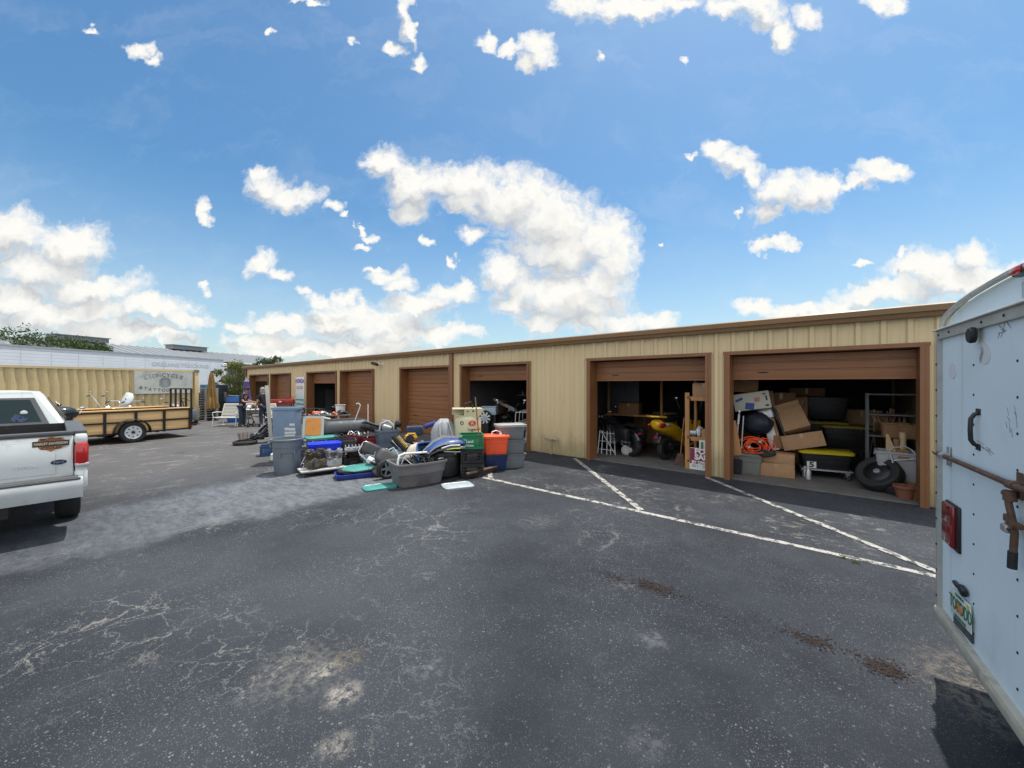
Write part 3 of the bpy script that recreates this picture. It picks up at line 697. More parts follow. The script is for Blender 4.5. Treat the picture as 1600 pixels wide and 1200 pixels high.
# tailgate badge: shield and bar in orange and grey
TB = lambda x, z, y=.0895: Matrix.Translation((x, y, z)) @ face_to(0, -1)
m_org = mat('badge_orange', (.42, .17, .07), .5, var=.15); m_bk = mat('badge_black', (.05, .035, .03), .5, var=.1)
shield = [(-.19, .03), (-.16, .085), (-.05, .085), (0, .125), (.05, .085), (.16, .085), (.19, .03), (.19, -.03), (.15, -.085), (.06, -.10), (0, -.13), (-.06, -.10), (-.15, -.085), (-.19, -.03)]
bx, bz, BS = .715, 1.175, .55
bd = MB().prism([(x*BS*1.05, y*.78) for x, y in shield], .003, TB(bx, bz)).build('badge', m_org, tg)
MB().prism([(-.145, -.034), (.145, -.034), (.145, .034), (-.145, .034)], .005, TB(bx, bz)).build('badge_bar', m_bk, bd)
text(bd, 'HARLEY-DAVIDSON', .040, TB(bx, bz, .0835), mat('badge_cream', (.62, .52, .36), .5, var=.05), bold=.0015, sx=.74, ext=.001)
text(bd, 'MOTOR', .036, TB(bx, bz+.052, .0855), m_bk, bold=.001, sx=1.3, ext=.001)
text(bd, 'CYCLES', .036, TB(bx, bz-.054, .0855), m_bk, bold=.001, sx=1.3, ext=.001)
el = [(.065*math.cos(2*PI*k/28), .029*math.sin(2*PI*k/28)) for k in range(28)]
ov = MB().prism(el, .008, TB(.775, .94)).build('oval_emblem', mat('emblem_blue', (.012, .03, .075), .3, var=.1), tg)
text(ov, 'Ford', .045, TB(.775, .942, .081), m_chrome, bold=.0008, ext=.001)
text(tg, 'TRITON', .05, TB(.52, .905), mat('worn_letter_grey', (.48, .50, .50), .5), bold=.001)
# ------------------------------------------------------------------ utility trailer with wooden sides
ut = thing('utility_trailer', 'open black framed utility trailer with yellow pine board sides and a raised mesh ramp', 'trailer', G(207, 692), 10.2)
HWu = .95; UX = -1.12      # near wheel stands at the local origin
def ux(x): return x+UX
y0, y1 = -2.05, 1.58
f_ = MB()
for s in (-1, 1):
    x = ux(s*HWu)
    for z in (.30, .66, 1.0): f_.box((x, (y0+y1)/2, z), (.05, y1-y0, .05))
    for k in range(6):
        y = y0+(y1-y0)*k/5; f_.box((x+s*.012, y, .64), (.055, .065, .76))
for y in (y0, y1): f_.box((ux(0), y, .30), (1.9, .06, .07))
for y in (-1.4, -.7, 0, .7): f_.box((ux(0), y, .27), (1.86, .05, .05))
f_.box((ux(0), y0, 1.0), (1.86, .05, .05)).tube([(ux(-.8), y0, .3), (ux(0), y0-1.2, .38)], .04).tube([(ux(.8), y0, .3), (ux(0), y0-1.2, .38)], .04).tube([(ux(0), y0-1.0, 0), (ux(0), y0-1.0, .7)], .03)
f_.tube([(ux(-1), 0, .34), (ux(1), 0, .34)], .035)
f_.build('frame', m_blackm, ut)
for s in (-1, 1):
    for z, hh in ((.48, .30), (.83, .29)):
        MB().box((ux(s*(HWu-.045)), (y0+y1)/2, z), (.035, y1-y0-.06, hh), bev=.006).build('side_board', m_wood, ut)
    MB().box((ux(s*(HWu-.05)), (y0+y1)/2, 1.05), (.11, y1-y0, .035), bev=.006).build('top_board', m_wood, ut)
MB().box((ux(0), (y0+y1)/2, .35), (1.84, y1-y0-.04, .04)).build('deck', m_wood, ut)
g_ = MB()
for z in (.36, 1.02, 1.72): g_.box((ux(0), y1+.07, z), (1.8, .045, .05))
for k in range(5): g_.box((ux(-.88+.44*k), y1+.07, 1.04), (.05, .055, 1.36))
g_.build('ramp_gate', m_blackm, ut)
m_whrim = mat('white_rim', (.66, .68, .70), .4, var=.05)
for s in (-1, 1):
    w_ = wheel(ut, (ux(s*1.12), 0, .34), .34, .2, 'x', rim_m=m_whrim, spokes=0, rim_r=.62)
    hb = MB().lathe([(.20, -.02), (.195, .015), (.12, .03), (.09, .02), (.09, .0)], 28, Matrix.Translation((ux(s*1.12)+s*.045, 0, .34)) @ Matrix.Rotation(R(90*s), 4, 'Y')); hb.build('wheel_disc', m_whrim, w_)
    hb = MB().cyl((ux(s*1.12)+s*.05, 0, .34), (ux(s*1.12)+s*.12, 0, .34), .05, .035, 12)
    for k in range(8):
        a = 2*PI*k/8; r = .145; hb.cyl((ux(s*1.12)+s*.064, r*math.cos(a), .34+r*math.sin(a)), (ux(s*1.12)+s*.074, r*math.cos(a), .34+r*math.sin(a)), .022, n=8)
    hb.build('hub', m_blackm, w_)
    fe_ = MB(); ring0, ring1 = [], []
    for k in range(15):
        a = R(-10+200*k/14); ring0.append((ux(s*1.0), -.44*math.cos(a), .36+.40*math.sin(a))); ring1.append((ux(s*1.24), -.44*math.cos(a), .36+.40*math.sin(a)))
    fe_.loft([ring0, ring1], closed=False); o = fe_.build('fender', m_blackm, ut); sm = o.modifiers.new('thick', 'SOLIDIFY'); sm.thickness = .012
    tl = MB().box((ux(s*.86), y1+.06, .36), (.16, .06, .10), bev=.015).build('tail_light', m_redlens, ut)
# ------------------------------------------------------------------ cargo trailer at the right edge
splash(m_twhite, (.33, .30, .25), .92, .4)
cg = thing('cargo_trailer', 'white enclosed cargo trailer close at the right edge with a barred rear door', 'trailer', (.554, 3.78), -90+5.4)
# local x runs along the rear face towards the camera side; outward normal is -y
CW = 2.04
arch = [(0, 2.235), (.0, 2.28), (.02, 2.31), (.06, 2.335), (.15, 2.358), (.30, 2.383), (.48, 2.400), (.70, 2.413), (.9, 2.42)]
poly = [(0, .36)]+arch+[(CW-x, z) for x, z in reversed(arch)]+[(CW, .36)]
m_trl = mat('aged_white_trailer_skin', (.72, .84, .89), .42, var=.05, scale=1.6, dirt=(.55, .62, .66), dirt_amt=.2, dscale=1.6)
b_ = MB(); b_.loft([[(x, .02, z) for x, z in poly], [(x, 4.4, z) for x, z in poly]])
body = b_.build('body', m_trl, cg)
fx = lambda x, z, y=0.: Matrix.Translation((x, y, z)) @ face_to(0, -1)
splash(m_trl, (.42, .40, .34), .72, .45)
dr = MB().box((CW/2, .004, 1.315), (CW-.05, .03, 1.80)).build('rear_door', m_trl, cg)
m_edge = mat('dull_aluminium_trim', (.42, .43, .40), .5, .3, var=.15, scale=9, dirt=(.26, .24, .18), dirt_amt=.4, dscale=7)
e = MB().box((.012, .0, 1.30), (.03, .07, 1.86)).box((CW-.012, .0, 1.30), (.03, .07, 1.86)).box((CW/2, -.006, 2.222), (CW+.01, .05, .055))
ring = [(x-.0, z) for x, z in arch]+[(CW-x, z) for x, z in reversed(arch)]
e.tube([(x, -.004, z+.004) for x, z in ring], .016, n=6)
e.build('edge_trim', m_edge, cg)
MB().box((CW/2, -.034, 2.254), (CW+.05, .03, .010), bev=.003).build('drip_rail', m_whitem, cg)
b_ = MB().box((CW/2, -.012, .395), (CW, .07, .075), bev=.012); b_.build('bottom_sill', mat('sill_yellowed', (.42, .40, .33), .6, var=.2, scale=8, dirt=(.2, .17, .12), dirt_amt=.5, dscale=6), cg)
MB().lathe([(.025, 0), (.042, .004), (.044, .018), (.038, .028), (.015, .029)], 14, fx(.60, 2.163, -.028)).build('door_bumper', m_rub, cg)
hd = MB().tube([(.575, -.010, 1.745), (.572, -.026, 1.735), (.57, -.038, 1.71), (.57, -.040, 1.65), (.57, -.038, 1.595), (.572, -.026, 1.572), (.575, -.010, 1.565)], .010, n=8)
hd.box((.578, -.013, 1.75), (.05, .008, .035), bev=.003).box((.578, -.013, 1.56), (.05, .008, .035), bev=.003); hd.build('pull_handle', m_black, cg)
ba = MB().tube([(.02, -.042, 1.445), (.5, -.043, 1.448), (CW+.02, -.042, 1.45)], .0135, n=10).tube([(.02, -.042, 1.445), (.0, -.04, 1.446), (-.02, -.02, 1.455)], .014)
bar = ba.build('lock_bar', m_rusty, cg)
for x in (.17, 1.03, 1.3, 1.95):
    MB().box((x, -.020, 1.447), (.045, .008, .12), bev=.003).tube([(x-.03, -.042, 1.447), (x+.03, -.042, 1.447)], .019, n=10).box((x, -.03, 1.447), (.045, .025, .04), bev=.008).build('bar_bracket', m_galv if x < .5 else m_rusty, bar)
MB().box((-.045, .01, 1.455), (.075, .06, .055), bev=.012).box((-.02, .02, 1.5), (.03, .03, .05)).build('cam_keeper', m_blackm, cg)
lv = MB().cyl((1.02, -.045, 1.42), (1.02, -.045, 1.375), .022).tube([(1.02, -.05, 1.40), (1.025, -.05, 1.36), (1.05, -.048, 1.30), (1.06, -.045, 1.24), (1.06, -.048, 1.17), (1.06, -.05, 1.11)], .013, n=8)
lv.sph((1.0, -.05, 1.405), .017, 8); lev = lv.build('bar_lever', m_rusty, cg)
MB().box((1.05, -.042, 1.28), (.10, .025, .025), bev=.006).box((1.02, -.05, 1.295), (.05, .02, .035), bev=.006).tube([(1.0, -.05, 1.265), (1.04, -.058, 1.25), (1.07, -.05, 1.265)], .008).build('latch', m_rusty, lev)
MB().box((1.02, -.058, 1.25), (.05, .02, .035), bev=.006).build('padlock', m_galv, lev)
MB().tube([(1.06, -.05, 1.16), (1.06, -.052, 1.085)], .016, n=8).build('lever_grip', m_rub, lev)
lp = MB().box((.235, -.018, 1.03), (.215, .016, .275), bev=.03).build('light_housing', m_blackm, cg)
MB().box((.225, -.032, 1.034), (.17, .022, .255), bev=.010).box((.225, -.036, 1.10), (.155, .022, .115), bev=.008).box((.225, -.036, .970), (.155, .022, .115), bev=.008).build('red_lens', mat('deep_red_lens', (.17, .006, .010), .15, var=.15, coat=.5), lp)
ml = MB().box((1.08, -.012, 2.405), (.20, .04, .045), (0, -2, 0), bev=.012).build('marker_base', m_blackm, cg)
for x in (1.03, 1.15): MB().box((x, -.028, 2.405), (.085, .03, .038), bev=.015).build('marker_light', mat('bright_red_lens', (.5, .015, .02), .2, var=.1, coat=.4), ml)
pm = Matrix.Translation((.375, -.024, .585)) @ Matrix.Rotation(R(-4), 4, 'Y')
pl = MB().box((0, 0, 0), (.305, .004, .155), bev=.0019, M=pm).build('number_plate', mat('plate_white', (.66, .70, .68), .4, var=.04), cg)
m_pgreen = mat('plate_green', (.03, .16, .07), .5, var=.1)
pf = lambda x, z, y=-.0035: pm @ Matrix.Translation((x, y, z)) @ face_to(0, -1)
text(pl, 'TOB', .105, pf(-.083, .0), m_pgreen, bold=.0012, sx=.72, ext=.001)
text(pl, 'DDD', .105, pf(.085, -.0), m_pgreen, bold=.0012, sx=.72, ext=.001)
text(pl, 'FLORIDA', .026, pf(0, .062), m_pgreen, sx=1.2, ext=.0008)
text(pl, 'SUNSHINE STATE', .022, pf(0, -.064), m_pgreen, ext=.0008)
b_ = MB().sph((.004, -.004, -.006), (.026, .003, .028), 12, pm).sph((-.018, -.004, .008), (.016, .003, .017), 10, pm); b_.build('orange_fruit', mat('plate_orange', (.75, .20, .03), .5), pl)
MB().box((.0, -.004, .03), (.03, .003, .012), (0, 30, 0), M=pm).build('fruit_leaf', m_pgreen, pl)
MB().box((.125, -.004, .057), (.03, .003, .022), M=pm).build('renewal_sticker', mat('sticker_yellow', (.60, .50, .10), .5), pl)
MB().box((.005, .006, -.105), (.27, .006, .05), M=pm).build('dealer_strip', mat('dark_strip', (.03, .05, .06), .4), cg)
MB().box((.43, -.030, .715), (.07, .03, .045), (0, 12, 0), bev=.012).tube([(.27, -.02, .70), (.34, -.028, .705), (.40, -.025, .70)], .012).build('plate_lamp', m_blackm, cg)
el = [(.055*math.cos(2*PI*k/24), .052*math.sin(2*PI*k/24)) for k in range(24)]
for x, z, k in ((.21, 1.985, 1), (.66, 2.06, 1.1)): MB().prism([(a*k, b*k) for a, b in el], .002, fx(x, z, -.0115)).build('round_sticker', mat('pale_sticker', (.66, .70, .72), .5, var=.06), cg)
scr = mat('scuff_grey', (.33, .37, .39), .6, var=.4, scale=25)
b_ = MB()
for k in range(9):
    b_.box((.62+rnd.uniform(-.02, .025), -.0145, 2.05+rnd.uniform(-.035, .035)), (.006, .001, rnd.uniform(.02, .05)), (0, rnd.uniform(-40, 40), 0))
for k in range(8): b_.box((.86+rnd.uniform(-.06, .05), -.0118, 2.165+rnd.uniform(-.03, .03)), (rnd.uniform(.03, .07), .001, .005), (0, rnd.uniform(-70, 70), 0))
for k in range(6): b_.box((.70+rnd.uniform(-.1, .1), -.0118, 1.57+rnd.uniform(-.02, .02)), (rnd.uniform(.05, .12), .001, .004), (0, rnd.uniform(5, 20), 0))
for k in range(8): b_.box((.93+rnd.uniform(-.05, .05), -.0118, 1.72+rnd.uniform(-.05, .08)), (rnd.uniform(.02, .06), .001, .005), (0, rnd.uniform(30, 80), 0))
b_.build('scratches', scr, cg)
text(cg, 'EX', .105, fx(.985, 2.325, .019), mat('ghost_letter', (.46, .52, .55), .5, var=.05), bold=.0004, align='CENTER', ext=.0006)
b_ = MB()
for z in [2.222]+[.5+.17*k for k in range(10)]:
    for x in ((.014, ) if z < 2.2 else (.04, .22, .68, .92, 1.2, 1.5)): b_.sph((x, -.036 if z < 2.2 else -.032, z), (.008, .005, .008), 6)
for x in (.515, .985):
    for k in range(10): b_.sph((x, -.012, .52+.165*k), (.007, .004, .007), 6)
b_.build('rivet', m_blackm, cg)
for y in (1.9, 2.7):
    wheel(cg, (-.0, y, .33), .33, .2, 'x', spokes=6); wheel(cg, (CW, y, .33), .33, .2, 'x', spokes=6)
MB().box((CW/2, 2.2, .30), (1.2, 4.0, .1)).box((.25, .2, .28), (.08, .08, .2)).build('chassis', m_blackm, cg)
def fa(px): return 40+math.degrees(math.atan((800-px)/600))
# ------------------------------------------------------------------ builders for repeated kinds
def motorcycle(label, loc, rz, paint, bars='wide', shield=False, sissy=False, bags=False, lamp=True, group=None, seat_h=.72, fairing=False):
    t = thing('motorcycle', label, 'motorcycle', loc, rz, group)
    for y, nm, wd in ((.80, 'front_wheel', .11), (-.78, 'rear_wheel', .16)):
        w = wheel(t, (0, y, .31), .31, wd, 'x', name=nm, spokes=10, rim_m=m_chrome, rim_r=.66)
    f = MB()
    for s in (-1, 1):
        f.tube([(s*.08, .45, .86), (s*.13, .1, .30), (s*.14, -.35, .26), (s*.12, -.62, .55), (s*.06, -.3, .74), (s*.04, .45, .86)], .018)
        f.tube([(s*.12, -.35, .30), (s*.13, -.78, .31)], .022)
    f.build('frame', m_blackm, t)
    f = MB()
    for s in (-1, 1): f.tube([(s*.095, .80, .31), (s*.095, .50, .95)], .022).box((s*.095, .50, .93), (.05, .06, .06), bev=.01)
    f.build('fork', m_chrome, t)
    e = MB().box((0, -.02, .34), (.26, .38, .22), bev=.05)
    for k in range(6):
        for dy, a in ((.10, 22), (-.12, -22)):
            c = Vector((0, dy+.035*k*(1 if dy > 0 else -1)*.4, .47+.035*k)); e.box(c, (.17, .17, .012), (a*-1, 0, 0), bev=.003)
    e.cyl((.10, -.02, .36), (.17, -.02, .36), .10, n=16).cyl((-.10, -.02, .36), (-.17, -.02, .36), .10, n=16)
    e.build('engine', m_alu, t)
    MB().tube([(.15, .14, .42), (.19, .1, .22), (.20, -.3, .20), (.20, -1.0, .24)], .038, n=10).build('exhaust', m_chrome, t)
    rings = []
    for y, w, h, z in ((.42, .05, .05, .90), (.34, .12, .09, .88), (.15, .145, .115, .85), (-.05, .12, .09, .81), (-.18, .05, .04, .79)):
        rings.append([(w*math.cos(2*PI*k/14), y, z+h*math.sin(2*PI*k/14)) for k in range(14)])
    MB().loft(rings).build('fuel_tank', paint, t)
    rings = []
    for y, w, z, h in ((-.12, .10, .76, .04), (-.35, .15, seat_h, .06), (-.55, .15, seat_h+.02, .06), (-.62, .11, seat_h+.09, .05), (-.85, .10, seat_h+.08, .04)):
        rings.append([(w*math.cos(2*PI*k/12), y, z+h*math.sin(2*PI*k/12)) for k in range(12)])
    MB().loft(rings).build('seat', m_black, t)
    for y, r0, a0, a1 in ((.80, .35, 20, 150), (-.78, .37, 15, 165)):
        a_, b_ = [], []; m = MB(); mid = []
        for k in range(11):
            a = R(a0+(a1-a0)*k/10); yy, z = y+r0*math.cos(a), .31+r0*math.sin(a)
            a_.append((-.09, yy, z-.02)); mid.append((0, yy, z+.025)); b_.append((.09, yy, z-.02))
        m.loft([a_, mid, b_], closed=False); o = m.build('fender', paint, t); q = o.modifiers.new('thick', 'SOLIDIFY'); q.thickness = .008
    h = MB()
    if bars == 'ape': pts = [(-.36, .22, 1.42), (-.36, .34, 1.45), (-.30, .42, 1.30), (-.12, .50, .99), (.12, .50, .99), (.30, .42, 1.30), (.36, .34, 1.45), (.36, .22, 1.42)]
    elif bars == 'wide': pts = [(-.44, .14, 1.14), (-.40, .30, 1.20), (-.26, .46, 1.20), (-.10, .50, .99), (.10, .50, .99), (.26, .46, 1.20), (.40, .30, 1.20), (.44, .14, 1.14)]
    else: pts = [(-.38, .28, 1.05), (-.2, .44, 1.07), (-.06, .5, .99), (.06, .5, .99), (.2, .44, 1.07), (.38, .28, 1.05)]
    h.tube(pts, .014); hb = h.build('handlebar', m_chrome, t)
    g = MB(); p, q = Vector(pts[0]), Vector(pts[1]); g.cyl(p, p+(q-p)*.8, .022)
    p, q = Vector(pts[-1]), Vector(pts[-2]); g.cyl(p, p+(q-p)*.8, .022); g.build('grip', m_rub, hb)
    for s in (-1, 1):
        e_ = Vector(pts[0 if s < 0 else -1]); c = e_+Vector((s*.06, .12, .16))
        o = MB().tube([e_+Vector((0, .12, 0)), c], .007).sph(c, (.06, .012, .038), 12); o.build('mirror', m_chrome, t)
    if lamp:
        l = MB().lathe([(.0, -.12), (.06, -.11), (.095, -.03), (.10, .03), (.09, .04)], 20, Matrix.Translation((0, .66, .92)) @ Matrix.Rotation(R(-90), 4, 'X')); l = l.build('headlight', m_chrome, t)
        MB().sph((0, .70, .92), (.085, .02, .085), 14).build('lens', mat('headlight_lens', (.70, .70, .68), .1, var=.04, coat=.4), l)
    MB().box((0, -1.10, .62), (.10, .04, .05), bev=.015).build('tail_light', m_redlens, t)
    if shield:
        rr2 = []
        for z, w, y in ((.98, .20, .72), (1.15, .27, .66), (1.35, .26, .58), (1.50, .18, .51), (1.55, .08, .49)):
            rr2.append([(w*math.sin(R(a)), y-.10*(1-math.cos(R(a)))*w*9, z) for a in range(-75, 76, 15)])
        o = MB().loft(rr2, closed=False).build('windshield', mat('clear_shield', (.62, .66, .68), .08, var=.05, coat=.6), t); q = o.modifiers.new('thick', 'SOLIDIFY'); q.thickness = .005
    if fairing: MB().sph((0, .58, 1.08), (.34, .22, .20), 16).sph((0, .62, .95), (.22, .18, .18), 14).build('fairing', paint, t)
    if sissy:
        MB().tube([(-.11, -.72, .72), (-.11, -.86, 1.15), (0, -.90, 1.25), (.11, -.86, 1.15), (.11, -.72, .72)], .012).build('sissy_bar', m_chrome, t)
        MB().box((0, -.83, 1.08), (.19, .05, .2), (-14, 0, 0), bev=.02).build('back_pad', m_black, t)
    if bags:
        for s in (-1, 1): MB().box((s*.26, -.72, .58), (.18, .48, .32), bev=.05).build('saddlebag', m_black, t)
    MB().tube([(-.1, .0, .24), (-.22, .02, .02)], .012).build('kickstand', m_blackm, t)
    return t
def tote(name, label, L, Wd, Hh, m, loc, rz, group=None, lid=None, open_=False, rot=None, cat='tote', up=True, rim_m=None):
    t = thing(name, label, cat, loc, rz, group, rot)
    a, b = L*.86, Wd*.84; r = min(.05, Wd*.18)
    rings = [rrect(a, b, 0, r), rrect(a+.012, b+.012, .012, r), rrect(L*.93, Wd*.92, Hh*.60, r), rrect(L*.965, Wd*.955, Hh*.62, r), rrect(L, Wd, Hh*.93, r), rrect(L+.04, Wd+.04, Hh*.94, r+.015), rrect(L+.04, Wd+.04, Hh, r+.015)]
    if open_ or not lid: rings += [rrect(L-.01, Wd-.01, Hh, r), rrect(L*.95, Wd*.94, Hh*.62, r), rrect(a-.02, b-.02, .025, r)]
    bo = MB().loft(rings)
    for s in (-1, 1):
        for k in (-1, 1): bo.box((k*L*.25, s*(Wd*.5-.006), Hh*.80), (.02, .018, Hh*.18), bev=.004)
    bo.build('body', m, t)
    for s in (-1, 1): MB().box((s*(L/2+.012), 0, Hh*.87), (.03, Wd*.34, .035), bev=.008).build('handle', m, t)
    if lid:
        MB().loft([rrect(L+.055, Wd+.055, Hh-.035, r+.02), rrect(L+.06, Wd+.06, Hh+.012, r+.02), rrect(L-.0, Wd-.0, Hh+.018, r), rrect(L-.05, Wd-.05, Hh+.008, r), rrect(L-.10, Wd-.10, Hh+.026, r)]).build('lid', lid, t)
    if not up: pass
    return t
def lid_flat(name, label, L, Wd, m, loc, rz=0, rot=None, group=None):
    o = MB().loft([rrect(L, Wd, 0, .06), rrect(L+.01, Wd+.01, .028, .06), rrect(L-.03, Wd-.03, .034, .05), rrect(L-.06, Wd-.06, .022, .05), rrect(L-.12, Wd-.12, .036, .04)])
    for s in (-1, 1): o.box((s*(L/2), 0, .014), (.03, Wd*.3, .024), bev=.006)
    o = o.build(name, m); tag(o, label, 'lid', group); return place(o, loc, rz, rot)
def carton(label, L, Wd, Hh, loc, rz=0, rot=None, m=None, flaps=False, group=None, tape=True):
    t = thing('cardboard_box', label, 'box', loc, rz, group, rot); m = m or m_card
    b = MB().box((0, 0, Hh/2), (L, Wd, Hh), bev=.006)
    b.build('box_body', m, t)
    if flaps:
        f = MB()
        for s in (-1, 1): f.box((0, s*(Wd/2+.05), Hh+.045), (L*.96, .006, .15), (s*-50, 0, 0)); f.box((s*(L/2+.05), 0, Hh+.045), (.006, Wd*.96, .15), (0, s*50, 0))
        f.build('flap', m, t)
    elif tape: MB().box((0, 0, Hh+.0), (L*1.002, .05, .004)).box((0, -Wd/2, Hh*.86), (.05, .004, Hh*.28)).build('tape', mat('packing_tape', (.40, .27, .15), .3, var=.1), t)
    return t
def milk_crate(label, loc, rz, m, group=None, L=.42, Wd=.36, Hh=.29, words=None, wm=None):
    t = thing('plastic_crate', label, 'crate', loc, rz, group)
    b = MB().box((0, 0, .02), (L*.96, Wd*.96, .03))
    for s in (-1, 1):
        for z, h in ((.04, .06), (Hh*.38, .03), (Hh*.58, .03), (Hh*.86, Hh*.28)):
            b.box((0, s*Wd/2, z), (L, .018, h)); b.box((s*L/2, 0, z), (.018, Wd, h))
        for k in range(-2, 3): b.box((k*L/5, s*(Wd/2-.003), Hh/2), (.02, .016, Hh*.98)); b.box((s*(L/2-.003), k*Wd/5, Hh/2), (.016, .02, Hh*.98))
        for q in (-1, 1): b.box((s*L/2, q*Wd/2, Hh/2), (.035, .035, Hh), bev=.008)
        b.box((0, s*(Wd/2+.006), Hh-.012), (L+.03, .03, .022)); b.box((s*(L/2+.006), 0, Hh-.012), (.03, Wd+.03, .022))
        b.box((0, s*(Wd/2+.0), Hh*.42), (L*.5, .022, Hh*.55), bev=.004)
    b.build('body', m, t)
    if words:
        for i, w in enumerate(words): text(t, w, .075 if i == 0 else .05, Matrix.Translation((-.04, -Wd/2-.014, Hh*(.55-.27*i))) @ face_to(0, -1), wm or m_ink_w, bold=.001, ext=.001)
    return t
# ------------------------------------------------------------------ people
def skin(name, verts, edges, m, parent, root=0, sub=2):
    me = bpy.data.meshes.new(name); me.from_pydata([v[0] for v in verts], edges, []); me.materials.append(m)
    o = bpy.data.objects.new(name, me); COL.objects.link(o); o.parent = parent
    md = o.modifiers.new('skin', 'SKIN'); md.use_smooth_shade = True
    if not me.skin_vertices: me.attributes.new('skin', 'FLOAT', 'POINT')
    sv = me.skin_vertices[0].data
    for i, v in enumerate(verts):
        sv[i].radius = (v[1], v[2] if len(v) > 2 else v[1]); sv[i].use_root = (i == root)
    s = o.modifiers.new('sub', 'SUBSURF'); s.levels = sub; s.render_levels = sub
    return o
m_skin = mat('skin', (.42, .24, .17), .55, var=.06)
m_navy = mat('navy_shirt', (.018, .020, .032), .85, var=.2, scale=9, bump=.2)
m_jean = mat('dark_jeans', (.022, .034, .06), .85, var=.25, scale=12, bump=.2)
def person(label, loc, rz, armL, armR, lean, headpitch, shirt, jeans, hair, cap=None, beard=None, long_hair=False):
    t = thing('person', label, 'person', loc, rz)
    def L(y, z, x=0.): return (x, y+lean*max(0, z-.95), z)
    V, E = [], []
    def add(p, r, par=None, r2=None):
        V.append((p, r) if r2 is None else (p, r, r2))
        if par is not None: E.append((par, len(V)-1))
        return len(V)-1
    pel = add((0, 0, .94), .125, None, .10); wai = add(L(.01, 1.10), .125, pel, .105); che = add(L(.02, 1.30), .14, wai, .11)
    nb_ = add(L(.0, 1.45), .06, che); nk = add(L(.02, 1.52), .052, nb_)
    hy = headpitch; hd = add(L(.04+hy, 1.60), .082, nk, .092); ht = add(L(.03+hy*1.4, 1.70), .070, hd, .08)
    legs = {}
    for s in (-1, 1):
        hip = add((s*.095, 0, .86), .085, pel); kn = add((s*.105, .025, .49), .058, hip); an = add((s*.115, -.01, .09), .04, kn); add((s*.125, .13, .035), .032, an)
        legs[s] = [(s*.095, 0, .86), (s*.105, .025, .49), (s*.115, -.01, .06)]
    arms = {}
    for s, A in ((-1, armL), (1, armR)):
        sh = add(L(.0, 1.40, s*.17), .058, che); el = add(A[0], .042, sh); wr = add(A[1], .027, el)
        d = (Vector(A[1])-Vector(A[0])).normalized(); pm_ = Vector(A[1])+d*.07; pa = add(tuple(pm_), .030, wr, .016)
        side = d.cross(Vector((0, 0, 1))).normalized() if abs(d.z) < .9 else Vector((0, 1, 0)); dn = side.cross(d)
        if dn.z > 0: dn = -dn
        for k, ln in enumerate((.062, .072, .068, .052)):
            b0 = pm_+side*(k-1.5)*.019+d*.03; b1 = b0+d*ln*.55+dn*.012; b2 = b1+d*ln*.35+dn*.022
            i0 = add(tuple(b0), .0095, pa); i1 = add(tuple(b1), .0085, i0); add(tuple(b2), .007, i1)
        th = pm_-d*.02-side*.035; i0 = add(tuple(th), .010, pa); add(tuple(th+d*.045+dn*.02), .008, i0)
        arms[s] = (L(.0, 1.40, s*.17), A[0], A[1])
    body = skin('body', V, E, m_skin, t)
    hc = Vector(L(.045+hy*1.2, 1.645))
    f = MB().sph(hc+Vector((0, .098, -.012)), (.014, .022, .024), 8)
    for s in (-1, 1): f.sph(hc+Vector((s*.088, -.005, -.01)), (.012, .024, .032), 8)
    f.build('nose_and_ears', m_skin, t)
    e = MB()
    for s in (-1, 1): e.sph(hc+Vector((s*.033, .083, .018)), (.012, .008, .008), 8)
    e.box(hc+Vector((0, .085, -.055)), (.045, .006, .008)); e.build('eyes_and_mouth', mat('dark_eye', (.03, .02, .02), .4), t)
    V2 = [((0, 0, .90), .142, .118), (L(.01, 1.10), .145, .125), (L(.02, 1.30), .158, .13), (L(.0, 1.44), .072)]; E2 = [(0, 1), (1, 2), (2, 3)]
    for s in (-1, 1):
        a = arms[s]; n = len(V2); mid = tuple(Vector(a[0])+(Vector(a[1])-Vector(a[0]))*.75)
        V2 += [(a[0], .075), (mid, .064)]; E2 += [(2, n), (n, n+1)]
    skin('shirt', V2, E2, shirt, t, 1)
    V3 = [((0, 0, .93), .138, .115)]; E3 = []
    for s in (-1, 1):
        l = legs[s]; n = len(V3); V3 += [(l[0], .10), (l[1], .078), (l[2], .068)]; E3 += [(0, n), (n, n+1), (n+1, n+2)]
    skin('trousers', V3, E3, jeans, t)
    sh = MB()
    for s in (-1, 1):
        sh.loft([rrect(.095, .27, 0, .04, cx=s*.12, cy=.055), rrect(.10, .28, .03, .042, cx=s*.12, cy=.055), rrect(.09, .22, .07, .04, cx=s*.12, cy=.03), rrect(.08, .12, .11, .035, cx=s*.118, cy=-.01)])
    sh.build('shoe', m_black, t)
    h = MB().sph(hc+Vector((0, -.018, .03)), (.097, .105, .085), 14)
    if long_hair: h.sph(hc+Vector((0, -.05, -.06)), (.095, .07, .14), 12).sph(hc+Vector((0, -.055, -.15)), (.08, .05, .08), 10)
    else: h.sph(hc+Vector((0, -.045, -.03)), (.088, .07, .08), 12)
    h.jitter(.006, 3).build('hair', hair, t)
    if cap:
        c = MB().sph(hc+Vector((0, -.005, .045)), (.104, .112, .075), 14); c.loft([rrect(.15, .11, hc.z+.045, .05, cx=hc.x, cy=hc.y+.13), rrect(.15, .11, hc.z+.055, .05, cx=hc.x, cy=hc.y+.13)]); c.build('cap', cap, t)
    if beard: MB().sph(hc+Vector((0, .06, -.085)), (.062, .05, .07), 10).sph(hc+Vector((0, .06, -.14)), (.045, .035, .06), 10).jitter(.005, 5).build('beard', beard, t)
    return t
